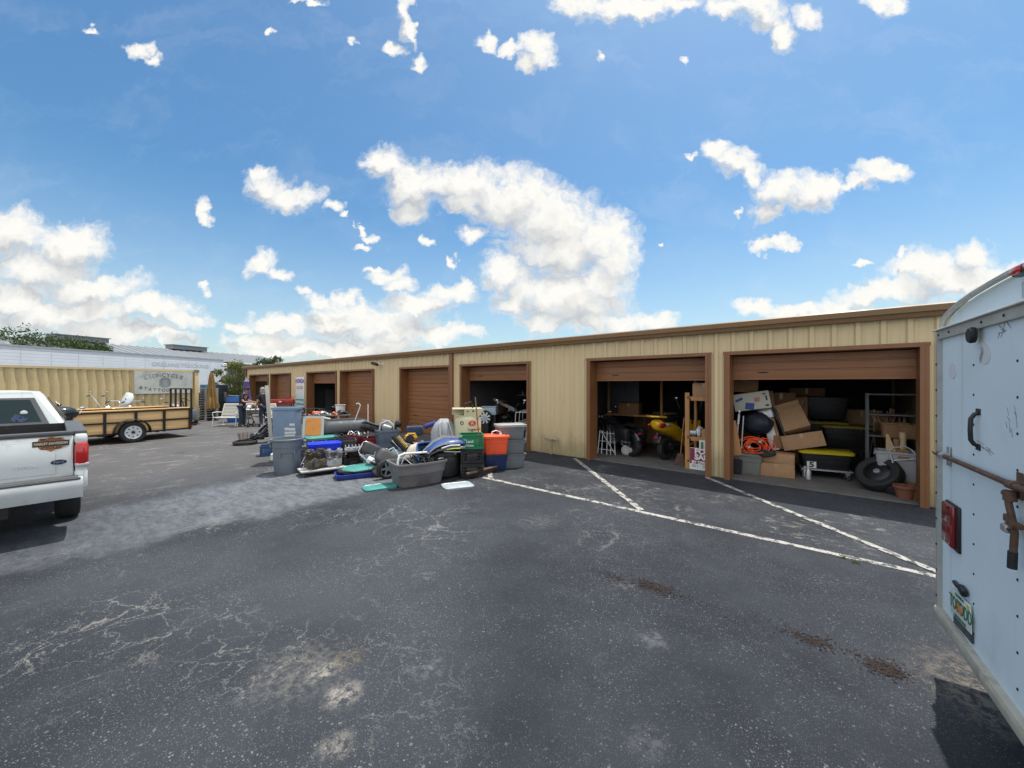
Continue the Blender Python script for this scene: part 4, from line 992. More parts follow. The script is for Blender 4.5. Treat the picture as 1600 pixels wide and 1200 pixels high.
person('man in a dark cap, navy shirt and jeans leaning over a white table', G(378, 667), -50, ((-.20, .16, 1.14), (-.15, .42, 1.10)), ((.20, .18, 1.13), (.12, .46, 1.08)), .22, .03, m_navy, m_jean, mat('brown_hair', (.05, .03, .02), .8), cap=mat('dark_cap', (.015, .015, .02), .8))
person('bearded person with long grey hair, dark sleeveless shirt and dark jeans', G(412, 666.5), 105, ((-.26, .04, 1.12), (-.24, .16, .88)), ((.22, .20, 1.16), (.14, .45, 1.13)), .05, .01, mat('black_shirt', (.012, .012, .018), .85, var=.2), mat('deep_blue_jeans', (.014, .020, .05), .85, var=.2), mat('grey_hair', (.30, .28, .26), .85, var=.25, scale=20), beard=mat('grey_beard', (.42, .40, .38), .85, var=.2), long_hair=True)
# ------------------------------------------------------------------ far end of the lot
pl = thing('pallet_stack', 'tall stack of weathered white pallets between the container and vending machine', 'pallets', P2(318, 20.6), fa(318)+10)
for k in range(13):
    b = MB(); z = .13*k
    for q in range(5): b.box((0, -.44+.22*q, z+.115), (1.1, .12, .022))
    for q in (-.5, 0, .5): b.box((q, 0, z+.05), (.09, 1.0, .09))
    b.build('pallet', mat('grey_white_wood', (.38, .38, .36), .8, var=.3, scale=5), pl)
vm = thing('vending_machine', 'tall vending machine with dark front and blue printed side behind a closed umbrella', 'machine', P2(334, 21.2), fa(334)+26)
MB().box((0, .0, .94), (.95, .8, 1.86), bev=.02).build('cabinet', mat('vending_blue', (.035, .13, .22), .4, var=.75, scale=2.2, dirt=(.22, .34, .42), dirt_amt=.5, dscale=1.7), vm)
vd = MB().box((0, -.42, .94), (.93, .05, 1.82), bev=.015).build('front_door', m_blackm, vm)
MB().box((-.12, -.448, 1.15), (.6, .012, 1.1), bev=.004).build('display_window', m_glass, vd)
MB().box((.34, -.45, 1.2), (.14, .02, .5), bev=.005).build('coin_panel', m_trim, vd)
def closed_umbrella(label, loc, top, m, seed, lean=0):
    t = thing('patio_umbrella', label, 'umbrella', loc, 0, rot=(lean, lean*.4, 0)); g = random.Random(seed)
    MB().cyl((0, 0, 0), (0, 0, top), .02, n=10).sph((0, 0, top+.03), .045, 10).lathe([(.23, 0), (.24, .05), (.05, .09), (.035, .22)], 18).build('pole', m_blackm, t)
    rings = []; n = 32
    for f_, r in ((1, .03), (.95, .07), (.86, .10), (.7, .125), (.5, .15), (.36, .19), (.24, .24), (.20, .22)):
        rings.append([((r*(1+.28*math.cos(8*a_)+.08*math.sin(3*a_+f_*9)))*math.cos(a_)+.03*math.sin(f_*7), (r*(1+.28*math.cos(8*a_)))*math.sin(a_), .62+(top-.62)*(f_-.2)/.8+g.uniform(-.015, .015)) for a_ in [2*PI*i/n for i in range(n)]])
    MB().loft(rings, cap1=False).build('canopy', m, t)
    MB().torus((.03*math.sin(3.5), 0, .62+(top-.62)*.36), .15, .012).build('tie_strap', m_black, t)
    return t
closed_umbrella('closed tan brown patio umbrella standing before the vending machine', P2(333, 20.0), 2.5, mat('tan_canvas', (.27, .165, .055), .85, var=.3, scale=5), 3, 2)
cu = closed_umbrella('closed purple patio umbrella with white tip standing behind the capped man', P2(385.5, 21.0), 2.25, mat('purple_canvas', (.13, .10, .30), .85, var=.2, scale=5), 8)
MB().lathe([(.11, 2.04), (.055, 2.22), (.02, 2.30)], 14).build('tip_cover', mat('pale_canvas', (.50, .48, .55), .8), cu)
m_strap = mat('cream_vinyl_strap', (.56, .55, .46), .6, var=.1)
def patio_seat(label, loc, rz, width, name='patio_glider'):
    t = thing(name, label, 'bench' if width > .8 else 'chair', loc, rz); hw = width/2
    f = MB()
    for s in (-1, 1):
        x = s*hw
        f.tube([(x, -.30, .02), (x, -.26, .40), (x, -.30, .62), (x, -.05, .64), (x, .30, .60)], .018).tube([(x, .34, .02), (x, .22, .40), (x, .40, .98)], .018).tube([(x, -.26, .40), (x, .22, .38)], .018).tube([(x, -.36, .02), (x, .40, .02)], .018)
    f.tube([(-hw, .40, .98), (hw, .40, .98)], .018).tube([(-hw, -.26, .40), (hw, -.26, .40)], .018)
    f.build('frame', m_whitem, t)
    b = MB()
    for k in range(7): b.box((0, -.22+.068*k, .405), (width-.02, .05, .012))
    b.build('seat', m_strap, t)
    b = MB()
    for k in range(8): b.box((0, .238+.0215*k, .48+.066*k), (width-.02, .012, .05), (-17, 0, 0))
    b.build('backrest', m_strap, t)
    return t
patio_seat('white patio glider bench with cream vinyl straps standing beside the capped man', P2(358, 17.4), fa(358)-38, 1.05)
patio_seat('white strap patio chair half hidden behind the leaning measuring plank', P2(430, 17.5), fa(430)+35, .6, 'patio_chair')
patio_seat('small white strap chair tucked under the white table between the two people', P2(400, 18.3), fa(400)+150, .52, 'patio_chair')
tb = thing('patio_table', 'white patio table piled with tools between the two people', 'table', P2(395, 17.9), fa(395))
MB().lathe([(.52, .70), (.54, .715), (.54, .735), (.50, .745), (.0, .745)], 28).build('tabletop', m_whitem, tb)
for k in range(4):
    a = R(45+90*k); MB().tube([(.34*math.cos(a), .34*math.sin(a), .70), (.42*math.cos(a), .42*math.sin(a), .0)], .018).build('leg', m_whitem, tb)
zt = .746
def at_table(dx, dy): 
    x, y = P2(395, 17.9); a = R(fa(395)); return (x+dx*math.cos(a)-dy*math.sin(a), y+dx*math.sin(a)+dy*math.cos(a), zt)
tag(place(MB().box((0, 0, .06), (.34, .22, .12), bev=.02).tube([(-.13, 0, .12), (-.13, 0, .2), (.13, 0, .2), (.13, 0, .12)], .012).build('toolbox', m_black), at_table(.12, .05), fa(395)+20), 'small black toolbox lying open handled on the white table', 'toolbox')
tag(place(MB().sph((0, 0, .08), (.16, .12, .09), 12).jitter(.02, 4).build('cloth', mat('white_rag', (.6, .58, .55), .9)), at_table(-.16, -.02), 0), 'crumpled white rag on the white table', 'cloth')
bt = thing('plastic_drum', 'large round blue plastic drum with a black rim behind the glider bench', 'drum', P2(367, 19.2), fa(367))
MB().lathe([(.30, 0), (.34, .3), (.36, .7), (.36, 1.0), (.33, 1.25), (.26, 1.32)], 26).build('body', mat('drum_blue', (.015, .11, .36), .45, var=.15), bt)
MB().torus((0, 0, 1.0), .365, .025).torus((0, 0, .6), .365, .025).torus((0, 0, 1.28), .30, .03).build('hoop', m_black, bt)
fp = thing('flower_pot', 'orange terracotta pot raised on a grey stand beside the shrub', 'pot', P2(356, 22), 0)
MB().lathe([(.17, .85), (.26, 1.18), (.29, 1.18), (.29, 1.26), (.26, 1.26), (.24, 1.2)], 20).build('pot', mat('terracotta', (.34, .13, .06), .8, var=.15), fp)
MB().box((0, 0, .42), (.34, .34, .84), bev=.02).box((0, 0, .84), (.44, .44, .05), bev=.01).build('stand', m_conc, fp)
wk = thing('rollator', 'black wheeled walker standing between the white table and the bearded person', 'walker', P2(402, 17.2), fa(402)-20)
f = MB()
for s in (-1, 1): f.tube([(s*.25, -.3, .12), (s*.25, -.05, .85), (s*.25, .12, .90)], .016).tube([(s*.25, .3, .12), (s*.25, -.02, .62)], .016)
f.tube([(-.25, -.1, .55), (.25, -.1, .55)], .016); f.build('frame', m_blackm, wk)
MB().box((0, 0, .56), (.44, .3, .04), bev=.015).build('seat', m_black, wk)
for s in (-1, 1):
    for y in (-.3, .3): wheel(wk, (s*.25, y, .11), .11, .04, 'x', spokes=5)
# red workbench with tools
rb = thing('red_workbench', 'long red metal workbench loaded with small tools outside a closed brown door', 'workbench', P2(440, 19.2), fa(440)-15)
MB().box((0, 0, 1.02), (1.15, .45, .24), bev=.02).build('drawer_case', mat('red_enamel', (.30, .015, .015), .35, var=.15, coat=.3), rb)
for x in (-.5, .5):
    for y in (-.18, .18): MB().box((x, y, .45), (.05, .05, .9)).build('leg', m_blackm, rb)
MB().box((.0, -.23, 1.03), (.12, .012, .06)).build('label_plate', m_whitem, rb)
b = MB(); g = random.Random(5)
for k in range(9): b.tube([(.2+.035*k, g.uniform(-.1, .1), 1.14), (.2+.05*k+g.uniform(-.05, .05), g.uniform(-.1, .1), 1.14+g.uniform(.06, .22))], .012)
tl = b.build('tool', mat('tool_red', (.35, .04, .03), .5, var=.4), rb)
pk = MB().box((0, 0, .93), (.10, .025, 1.86), bev=.004)
for k in range(17): pk.box((.02, -.0135, .2+.1*k), (.05, .003, .008))
tag(place(pk.build('measuring_plank', mat('grey_white_plank', (.42, .41, .38), .7, var=.15, scale=5)), P2(424.5, 11.6), 0, (-2, -4, fa(424))), 'tall pale grey plank with marks leaning beside the tall blue grey bin', 'plank')
# motorcycles by the container
m_tblack = mat('black_gloss_paint', (.012, .012, .014), .15, var=.1, coat=.7); m_tblue = mat('blue_gloss_paint', (.03, .07, .30), .2, var=.15, coat=.6); m_tsil = mat('silver_gloss_paint', (.45, .46, .48), .25, .5, var=.08, coat=.5)
m_tred = mat('maroon_gloss_paint', (.20, .01, .02), .2, var=.1, coat=.6); m_tpink = mat('pale_pink_paint', (.55, .38, .42), .3, var=.08, coat=.4)
GM = 'motorcycles parked by the container'
motorcycle('black motorcycle with tall ape hanger handlebars and a sissy bar behind the wooden trailer', P2(136, 14.9), 40-10, m_tblack, 'ape', sissy=True, group=GM)
motorcycle('silver motorcycle with chrome wide handlebars behind the middle of the wooden trailer', P2(170, 15.4), 40-15, m_tsil, 'wide', group=GM)
motorcycle('blue motorcycle with a clear windshield behind the wooden trailer', P2(219, 16.2), 40+170, m_tblue, 'wide', shield=True, bags=True, group=GM)
motorcycle('pale pink motorcycle seen through the bars of the raised ramp gate', P2(278, 17.6), 40+60, m_tpink, 'low', group=GM)
motorcycle('black motorcycle with a round headlight just beyond the cab of the white pickup', P2(87, 10.9), 40-120, m_tblack, 'low', bags=True, group=GM, fairing=True)
ht = thing('hand_truck', 'black hand truck with a curved handle and small wheels behind the trailer ramp', 'hand truck', P2(300, 17.8), fa(300)+50)
MB().tube([(-.2, 0, .12), (-.22, .25, 1.1), (-.1, .42, 1.22), (.1, .42, 1.22), (.22, .25, 1.1), (.2, 0, .12)], .02).box((0, -.12, .06), (.46, .26, .015)).tube([(-.2, .08, .5), (.2, .08, .5)], .016).build('frame', m_blackm, ht)
for s in (-1, 1): wheel(ht, (s*.25, .06, .13), .13, .06, 'x', spokes=5)
MB().box((0, .0, .45), (.3, .25, .5), bev=.04).build('motor_housing', m_bluegray, ht)
# ------------------------------------------------------------------ yard sale heap
m_can = plastic('can_grey_plastic', (.145, .175, .205), .5)
tc = thing('trash_can', 'round slate grey plastic trash can without a lid at the near left of the heap', 'trash can', G(449, 739), fa(449))
b = MB().lathe([(.232, 0), (.242, .02), (.262, .30), (.272, .56), (.285, .565), (.292, .68), (.292, .70), (.318, .705), (.322, .735), (.312, .745), (.292, .742), (.275, .55), (.235, .03), (0, .025)], 40)
b.build('body', m_can, tc)
for s in (-1, 1): MB().box((s*.325, 0, .66), (.06, .17, .035), bev=.012).box((s*.305, 0, .61), (.04, .12, .09), bev=.012).build('handle', m_can, tc)
MB().box((.0, -.268, .47), (.26, .022, .018), bev=.006).box((-.13, -.262, .42), (.02, .02, .10), bev=.004).box((.13, -.262, .42), (.02, .02, .10), bev=.004).build('rib', m_can, tc)
tb2 = thing('storage_bin', 'tall pale blue grey plastic bin with white paper labels behind the trash can', 'bin', P2(449, 9.35), fa(449)-16)
m_tall = plastic('blue_grey_plastic', (.175, .25, .345), .45)
MB().loft([rrect(.48, .42, 0, .05), rrect(.53, .50, 1.26, .05), rrect(.53, .50, 1.28, .05), rrect(.57, .55, 1.285, .07), rrect(.57, .55, 1.34, .07), rrect(.51, .48, 1.345, .05), rrect(.49, .46, 1.25, .05), rrect(.46, .4, .03, .05)]).build('body', m_tall, tb2)
pp = mat('paper_label', (.62, .63, .62), .7, var=.05)
b = MB(); 
for x, z, w, hh in ((.17, .93, .11, .055), (.06, .83, .10, .06), (.17, .82, .13, .06), (.13, .74, .24, .05), (.12, .66, .22, .07)): b.box((x, -.215-.031*z, z), (w, .006, hh), (1.8, 0, 0))
b.build('paper_label', pp, tb2)
m_vinyl0 = mat('black_vinyl', (.022, .023, .025), .5, var=.15, bump=.08)
# pieces of a stripped bike lying behind the crate
sb_ = thing('stripped_bike_frame', 'rusty stripped motorcycle frame with a lying wheel on the asphalt left of the bins', 'bike frame', G(408, 693), fa(408))
MB().tube([(-.62, .1, .12), (-.2, .1, .16), (.05, .15, .34), (.32, .15, .72), (.5, .1, .50), (.3, .1, .2), (-.2, .1, .16)], .022).tube([(-.2, -.1, .16), (.10, -.08, .38), (.34, .1, .70)], .022).build('frame', m_blackm, sb_)
MB().tube([(-.25, 0, .2), (.12, .05, .62)], .038).tube([(-.1, -.02, .40), (.08, -.02, .60)], .028).build('fork', mat('dark_chrome', (.30, .30, .32), .25, .9), sb_)
MB().torus((-.42, -.02, .07), .28, .055, 28, 8).torus((-.42, -.02, .07), .22, .012, 24).build('tyre', m_rub, sb_)
MB().torus((.42, .1, .32), .25, .06, 26, 8, M=TR(0, 0, 0)).build('second_tyre', m_rub, sb_)
MB().box((.12, .0, .30), (.5, .24, .14), (8, -32, 10), bev=.06).box((-.1, .1, .2), (.4, .2, .18), (0, 10, 30), bev=.06).build('fuel_tank', m_tblack, sb_)
MB().box((.05, .16, .5), (.42, .2, .10), (10, -50, 0), bev=.045).build('seat', m_vinyl0, sb_)
b = MB()
for k in range(6): b.torus((-.42, .05, .16+.035*k), .16+.008*k, .006, 16, 5)
for k in range(10): a = 2*PI*k/10; b.tube([(-.42+.16*math.cos(a), .05+.16*math.sin(a), .16), (-.42+.21*math.cos(a), .05+.21*math.sin(a), .36)], .005, 5)
b.build('wire_basket', m_rusty, sb_)
MB().box((.45, -.02, .42), (.34, .25, .34), (10, 15, 20), bev=.05).sph((.3, .05, .3), (.16, .13, .14), 10).build('engine_block', m_blackm, sb_)
milk_crate('small blue plastic crate behind the round trash can', G(419, 712), fa(419), plastic('crate_blue', (.03, .085, .20), .45), 'plastic crates in the heap', L=.34, Wd=.3, Hh=.28)
tag(place(MB().lathe([(.08, 0), (.10, .02), (.10, .16), (.04, .22), (.035, .26), (0, .26)], 16).build('jug', m_white), G(430, 720)), 'white plastic jug beside the foot of the trash can', 'jug')
m_teal = plastic('teal_plastic', (.06, .25, .22), .4); m_blue = plastic('royal_blue_plastic', (.004, .028, .62), .35); m_navyp = plastic('navy_plastic', (.012, .028, .10), .4)
GT = 'storage totes in the heap'
tote('storage_tote', 'clear grey wire look bin behind the trash can holding white tubes', .40, .36, .40, m_gray, G(478, 727), fa(478)+10, GT, open_=True)
tote('storage_tote', 'teal lidded tote right behind the bright blue tote', .62, .42, .64, m_bluegray, P2(503, 9.1), fa(503)+15, GT, lid=m_teal)
tote('storage_tote', 'bright royal blue tote turned on end behind the engines', .60, .40, .60, m_blue, P2(507, 8.45), fa(507)+6, GT, lid=m_blue)
ob = thing('orange_panel', 'grey framed panel with an orange stained centre leaning on the teal tote', 'panel', C3(489, 683, 9.25), fa(489)+4, rot=None)
ob.rotation_euler = (R(-14), R(3), R(fa(489)+4))
MB().loft([[(p[0], p[2], p[1]+.25) for p in rrect(.46, .50, y, .06)] for y in (-.02, .02)]).build('frame', mat('pale_grey_green', (.34, .38, .36), .5, var=.1, dirt=(.2, .24, .22), dirt_amt=.4), ob)
MB().loft([[(p[0], p[2], p[1]+.24) for p in rrect(.33, .42, y, .04)] for y in (-.034, -.018)]).build('centre_board', mat('orange_stain', (.50, .20, .035), .6, var=.2, scale=7, dirt=(.36, .14, .03), dirt_amt=.5, dscale=8), ob)
lc = thing('folding_chair', 'folded lawn chair of white aluminium tubes leaning on the grey bin', 'chair', P2(476, 8.55), fa(476), rot=None)
lc.rotation_euler = (R(-10), R(26), R(fa(476)))
b = MB()
for x in (-.11, -.05, .06, .12): b.tube([(x, 0, .02), (x, .02, .62)], .013)
b.tube([(-.11, 0, .1), (.12, 0, .1)], .011); b.build('frame', m_whitem, lc)
MB().box((-.03, .02, .45), (.1, .006, .2)).build('webbing', m_white, lc)
# flat dolly with engines
dc = Vector((*P2(503, 8.15), 0)); da = fa(503)+12
dl = thing('furniture_dolly', 'low flat white topped dolly carrying two engines', 'dolly', dc, da)
MB().box((0, 0, .115), (.86, .44, .035), bev=.008).build('deck', mat('worn_white_board', (.50, .50, .47), .6, var=.1, dirt=(.3, .28, .24), dirt_amt=.4), dl)
MB().box((0, -.2, .085), (.82, .04, .03)).box((0, .2, .085), (.82, .04, .03)).build('frame', m_blackm, dl)
for x in (-.36, .36):
    for y in (-.17, .17): wheel(dl, (x, y, .04), .04, .03, 'x', name='caster', spokes=3)
def engine(name, label, loc, rz, m, seed, sc=1., fins=True, rot=None):
    t = thing(name, label, 'engine', loc, rz, 'engines for sale in the heap', rot); g = random.Random(seed); q = lambda *a: tuple(v*sc for v in a)
    b = MB().box(q(0, 0, .12), q(.34, .24, .15), bev=.02*sc).box(q(.02, 0, .03), q(.26, .2, .08), bev=.015*sc).box(q(.10, .02, .20), q(.14, .18, .06), (0, 12, 0), bev=.012*sc).box(q(-.16, .02, .10), q(.06, .16, .12), bev=.01*sc)
    b.cyl(q(-.07, -.10, .13), q(-.07, -.15, .13), .105*sc, .10*sc, 20).cyl(q(-.07, -.15, .13), q(-.07, -.165, .13), .075*sc, .07*sc, 18).cyl(q(.10, -.10, .12), q(.10, -.145, .12), .075*sc, .07*sc, 18).cyl(q(.10, -.14, .12), q(.10, -.16, .12), .03*sc, n=10)
    for k in range(10): a = 2*PI*k/10; b.cyl(q(-.07+.09*math.cos(a), -.15, .13+.09*math.sin(a)), q(-.07+.09*math.cos(a), -.163, .13+.09*math.sin(a)), .009*sc, n=6)
    for k in range(9): b.box(q(-.15+.035*k, -.118, .045), q(.008, .02, .07))
    b.build('crankcase', m, t)
    c = MB()
    for x, tilt in ((-.07, -16), (.07, 16)):
        Mx = TR(x*sc, 0, .19*sc, 0, tilt, 0)
        for k in range(6): c.box((0, 0, .022*sc+.027*sc*k), ((.165-.006*(k % 2))*sc, .21*sc, .008*sc), M=Mx)
        c.cyl((0, 0, 0), (0, 0, .19*sc), .052*sc, n=12, M=Mx); c.box((0, 0, .195*sc), (.12*sc, .15*sc, .035*sc), bev=.008*sc, M=Mx)
        c.cyl((0, -.05*sc, .20*sc), (0, -.05*sc, .235*sc), .022*sc, n=8, M=Mx).cyl((0, .05*sc, .20*sc), (0, .05*sc, .228*sc), .018*sc, n=8, M=Mx).cyl((.03*sc, -.1*sc, .16*sc), (.03*sc, -.13*sc, .16*sc), .028*sc, n=10, M=Mx)
    c.build('cylinder', m, t)
    d = MB()
    for k in range(7):
        p = Vector(q(g.uniform(-.17, .17), g.uniform(-.17, .05), g.uniform(.08, .36))); p2 = p+Vector(q(g.uniform(-.1, .1), g.uniform(-.08, .02), g.uniform(-.08, .1))); d.tube([p, (p+p2)/2+Vector((0, -.02, .02)), p2], .014*sc, n=6)
    d.box(q(0, -.12, .30), q(.09, .08, .08), (10, 20, 5), bev=.02*sc); d.build('carburettor', mat('dark_alloy', (.10, .095, .09), .5, .6, var=.3), t)
    return t
def ondolly(dx, dy): a = R(da); return (dc.x+dx*math.cos(a)-dy*math.sin(a), dc.y+dx*math.sin(a)+dy*math.cos(a), .134)
m_brn = mat('grimy_engine_metal', (.15, .125, .10), .6, .4, var=.35, scale=18, bump=.3, dirt=(.04, .035, .03), dirt_amt=.6, dscale=10)
engine('motorcycle_engine', 'grimy brown motorcycle engine on the left end of the white dolly', ondolly(-.13, -.02), da+20, m_brn, 3, 1.0)
engine('motorcycle_engine', 'clean silver motorcycle engine on the right end of the white dolly', ondolly(.24, .0), da-15, m_alu, 4, .92)
cb = milk_crate('black wire style crate holding a rusty engine behind the teal topped trays', P2(553, 8.7), fa(553)+8, m_black, 'plastic crates in the heap', L=.42, Wd=.36, Hh=.26)
engine('motorcycle_engine', 'rusty engine sitting in a black crate behind the trays', (*P2(553, 8.7), .06), fa(553)+30, m_rusty, 6, .85)
chd = thing('cylinder_head', 'silver finned cylinder head lying on the rusty engine in the crate', 'engine part', (*P2(553, 8.55), .40), fa(553)+5)
b = MB().box((0, 0, .05), (.40, .2, .09), bev=.02)
for k in range(3): b.torus((-.12+.12*k, -.08, .10), .04, .014, 16, 6)
for k in range(6): b.box((-.17+.07*k, .06, .11), (.02, .14, .06), bev=.005)
b.build('casting', m_alu, chd); MB().box((-.35, -.05, .03), (.35, .035, .03), (0, 6, 8), bev=.006).build('rocker_shaft', m_galv, chd)
# trays and lids
tag(place(MB().loft([rrect(.70, .46, 0, .08), rrect(.74, .50, .03, .09), rrect(.76, .52, .10, .09), rrect(.72, .48, .105, .08), rrect(.68, .44, .04, .07)]).build('storage_tray', mat('deep_blue_tray', (.02, .035, .22), .4)), P2(555, 7.88), fa(555)+8), 'shallow blue tray with white rim under the black and teal lids', 'tray')
lid_flat('tote_cover', 'black tote lid stacked between the blue tray and the teal lid', .66, .44, m_black, (*P2(556, 7.9), .105), rot=(-3, 3, fa(556)+6), group='loose tote lids')
lid_flat('tote_cover', 'teal tote lid tilted on top of the black lid beside the engines', .58, .40, m_teal, (*P2(560, 7.9), .16), rot=(9, -5, fa(560)+2), group='loose tote lids')
lid_flat('tote_cover', 'teal tote lid lying flat on the asphalt in front of the grey tub', .56, .38, m_teal, G(593, 762.5), fa(593)+14, group='loose tote lids')
lid_flat('tote_cover', 'pale grey tote lid lying flat on the asphalt beside the push broom', .54, .40, plastic('pale_grey_lid', (.36, .41, .45), .4), G(715, 760.5), fa(715)+16, group='loose tote lids')
# big grey tub
m_tub = plastic('warm_grey_plastic', (.155, .15, .155), .5)
tub = thing('storage_tub', 'very large warm grey tub with bowed front full of parts on the asphalt', 'tub', P2(652, 7.42), fa(652)+22)
def bow(L, Wd, z, bulge): 
    p = rrect(L, Wd, z, .07, 4); out = []
    for x, y, z_ in p: out.append((x, y-(bulge*(1-(2*x/L)**2) if y < 0 else 0), z_))
    n = []
    for i, v in enumerate(out):
        n.append(v); w = out[(i+1) % len(out)]
        if abs(v[0]-w[0]) > .3:
            for k in range(1, 8):
                f_ = k/8; x = v[0]+(w[0]-v[0])*f_; y = p[i][1]; n.append((x, y-(bulge*(1-(2*x/L)**2) if y < 0 else 0), z))
    return n
MB().loft([bow(.80, .46, 0, .06), bow(.83, .48, .01, .06), bow(.90, .54, .22, .08), bow(.93, .565, .24, .085), bow(.97, .60, .40, .09), bow(1.02, .65, .405, .09), bow(1.02, .65, .44, .09), bow(.96, .59, .44, .09), bow(.93, .56, .30, .08), bow(.8, .45, .04, .06)]).build('body', m_tub, tub)
b = MB()
for s in (-1, 1): b.box((s*.25, -.335, .285), (.22, .03, .018), (0, s*3, s*12), bev=.006)
b.box((0, -.36, .285), (.3, .03, .018), bev=.006); b.build('rib', m_tub, tub)
MB().box((-.36, -.255, .345), (.14, .02, .015)).box((-.36, -.250, .22), (.12, .02, .015)).build('label_recess', m_tub, tub)
a_ = R(fa(652)+22); tx, ty = P2(652, 7.42)
def intub(dx, dy, z): return (tx+dx*math.cos(a_)-dy*math.sin(a_), ty+dx*math.sin(a_)+dy*math.cos(a_), z)
wh = thing('white_tube_handle', 'bent white tubular handle sticking out of the large grey tub', 'handle bar', intub(-.05, .02, 0), math.degrees(a_))
MB().tube([(-.36, -.12, .12), (-.37, -.12, .45), (-.33, -.08, .56), (-.22, -.05, .585), (.28, -.02, .56), (.36, .02, .50), (.40, .06, .3)], .021, n=9).tube([(-.30, .05, .2), (-.20, .02, .5), (-.05, .0, .35)], .012).build('tube', m_whitem, wh)
js = thing('boat_seat_bracket', 'black bracket with chrome knob standing in the right of the grey tub', 'bracket', intub(.22, .02, .05), math.degrees(a_))
MB().box((0, 0, .36), (.07, .06, .42), (0, 14, 0), bev=.02).box((-.05, -.02, .30), (.25, .06, .05), (0, -18, 0), bev=.015).build('arm', m_black, js); MB().sph((.07, -.05, .50), .025, 8).sph((.03, -.05, .36), .022, 8).build('knob', m_chrome, js)
g = random.Random(21)
for k, (dx, dy, z, sx, lab, mm) in enumerate([(-.2, .05, .33, .20, 'dark rubber hose coil heaped in the left of the grey tub', m_rub), (.08, .12, .33, .22, 'black plastic fairing offcut lying in the middle of the grey tub', m_black)]):
    b = MB()
    if k == 0:
        for q in range(4): b.torus((0, 0, .02*q), sx-.02*q, .022, 22, 7)
    else: b.loft([[(x*1., y, .05*math.sin(x*9)+zz) for x, y, zz in rrect(.42, .26, z_, .08)] for z_ in (0, .03)], M=TR(0, 0, .02, 12, 8, 20))
    tag(place(b.build('hose_coil' if k == 0 else 'fairing_offcut', mm), intub(dx, dy, z), 0, (6, 10, 30*k)), lab, 'hose' if k == 0 else 'panel')
tag(place(MB().box((0, 0, 0), (.11, .02, .02), bev=.004).build('white_tag', m_white), intub(.40, -.20, .452), math.degrees(a_)+12), 'small white strip stuck on the right rim of the grey tub', 'tag')
wl_ = thing('spare_wheel', 'small black wheel with silver five spoke hub propped against the grey tub', 'wheel', P2(604, 7.72), fa(604)+205)
wheel(wl_, (0, 0, .20), .20, .15, 'y', spokes=5, rim_r=.74, rim_m=mat('silver_hub_plastic', (.32, .36, .37), .45, .3, var=.1))
# motorcycle seats, panels, odds
def pad(name, label, loc, rot, L, Wd, T, m, cat='seat', group=None):
    o = MB().loft([rrect(L*.9, Wd*.9, 0, Wd*.3, 4), rrect(L, Wd, T*.3, Wd*.32, 4), rrect(L, Wd, T*.7, Wd*.32, 4), rrect(L*.86, Wd*.84, T, Wd*.28, 4), rrect(L*.5, Wd*.5, T*1.06, Wd*.15, 4)]).build(name, m, sharp=60)
    tag(o, label, cat, group); return place(o, loc, 0, rot)
m_vinyl = mat('black_vinyl', (.022, .023, .025), .5, var=.15, bump=.08)
GS = 'loose black seats'
pad('motorcycle_saddle', 'white edged black seat standing on its edge behind the teal topped trays', C3(580, 704, 8.3), (68, 28, fa(580)), .42, .28, .09, m_vinyl, group=GS)
pad('motorcycle_saddle', 'larger rounded black seat pad tilted above the spare wheel', C3(603, 718, 8.0), (62, 35, fa(603)), .46, .34, .11, mat('faded_vinyl', (.045, .048, .05), .55, var=.2), group=GS)
o = MB().tube([(x, y, z) for x, y, z in rrect(.44, .30, 0, .08, 4)], .010, closed=True).build('seat_trim', m_chrome); tag(o, 'thin chrome trim ring around the upright black seat', 'trim'); place(o, C3(579, 705, 8.22), 0, (68, 28, fa(580)))
bx_ = thing('white_panel_box', 'white and blue plastic side panel lying between the black seats', 'panel', C3(583, 722, 8.05), 0, rot=(20, 32, fa(583)))
MB().box((0, 0, 0), (.26, .14, .10), bev=.02).build('panel', m_white, bx_); MB().box((.02, -.075, .0), (.14, .012, .06), bev=.004).build('blue_stripe', m_navyp, bx_)
rod = thing('steel_stand', 'pale metal stand of crossed bars below the black seats', 'stand', P2(579, 8.15), fa(579))
MB().tube([(-.22, 0, .42), (.0, -.03, .22), (.12, -.03, .06)], .014).tube([(-.10, 0, .30), (.16, 0, .34)], .012).tube([(.1, 0, .45), (-.05, .03, .0)], .014).build('bar', m_galv, rod)
MB().box((0, .06, .2), (.3, .12, .38), (0, 12, 0), bev=.03).build('housing', m_bluegray, rod)
fan = thing('blue_plastic_frame', 'pale blue looped plastic frame sticking up behind the black seat pad', 'plastic frame', C3(613, 712, 8.1), fa(613))
MB().tube([(-.1, 0, -.1), (-.07, 0, .12), (.02, .0, .16), (.08, 0, .06), (.16, 0, -.08)], .018).tube([(-.02, 0, -.1), (.03, -.02, .1), (.1, 0, -.1)], .014).build('loop', m_ltblue, fan)
MB().lathe([(.03, 0), (.04, .02), (.035, .14), (.015, .17), (0, .17)], 12, TR(-.12, .03, -.02)).build('bottle_cap', m_white, fan)
m_ltgrey = mat('light_grey_sheet', (.35, .36, .37), .6, var=.12)
tag(place(MB().box((0, 0, 0), (.5, .02, .34), bev=.006).build('grey_board', m_ltgrey), C3(628, 718, 8.25), 0, (-40, 18, fa(628))), 'flat grey board leaning behind the grey tub', 'board')
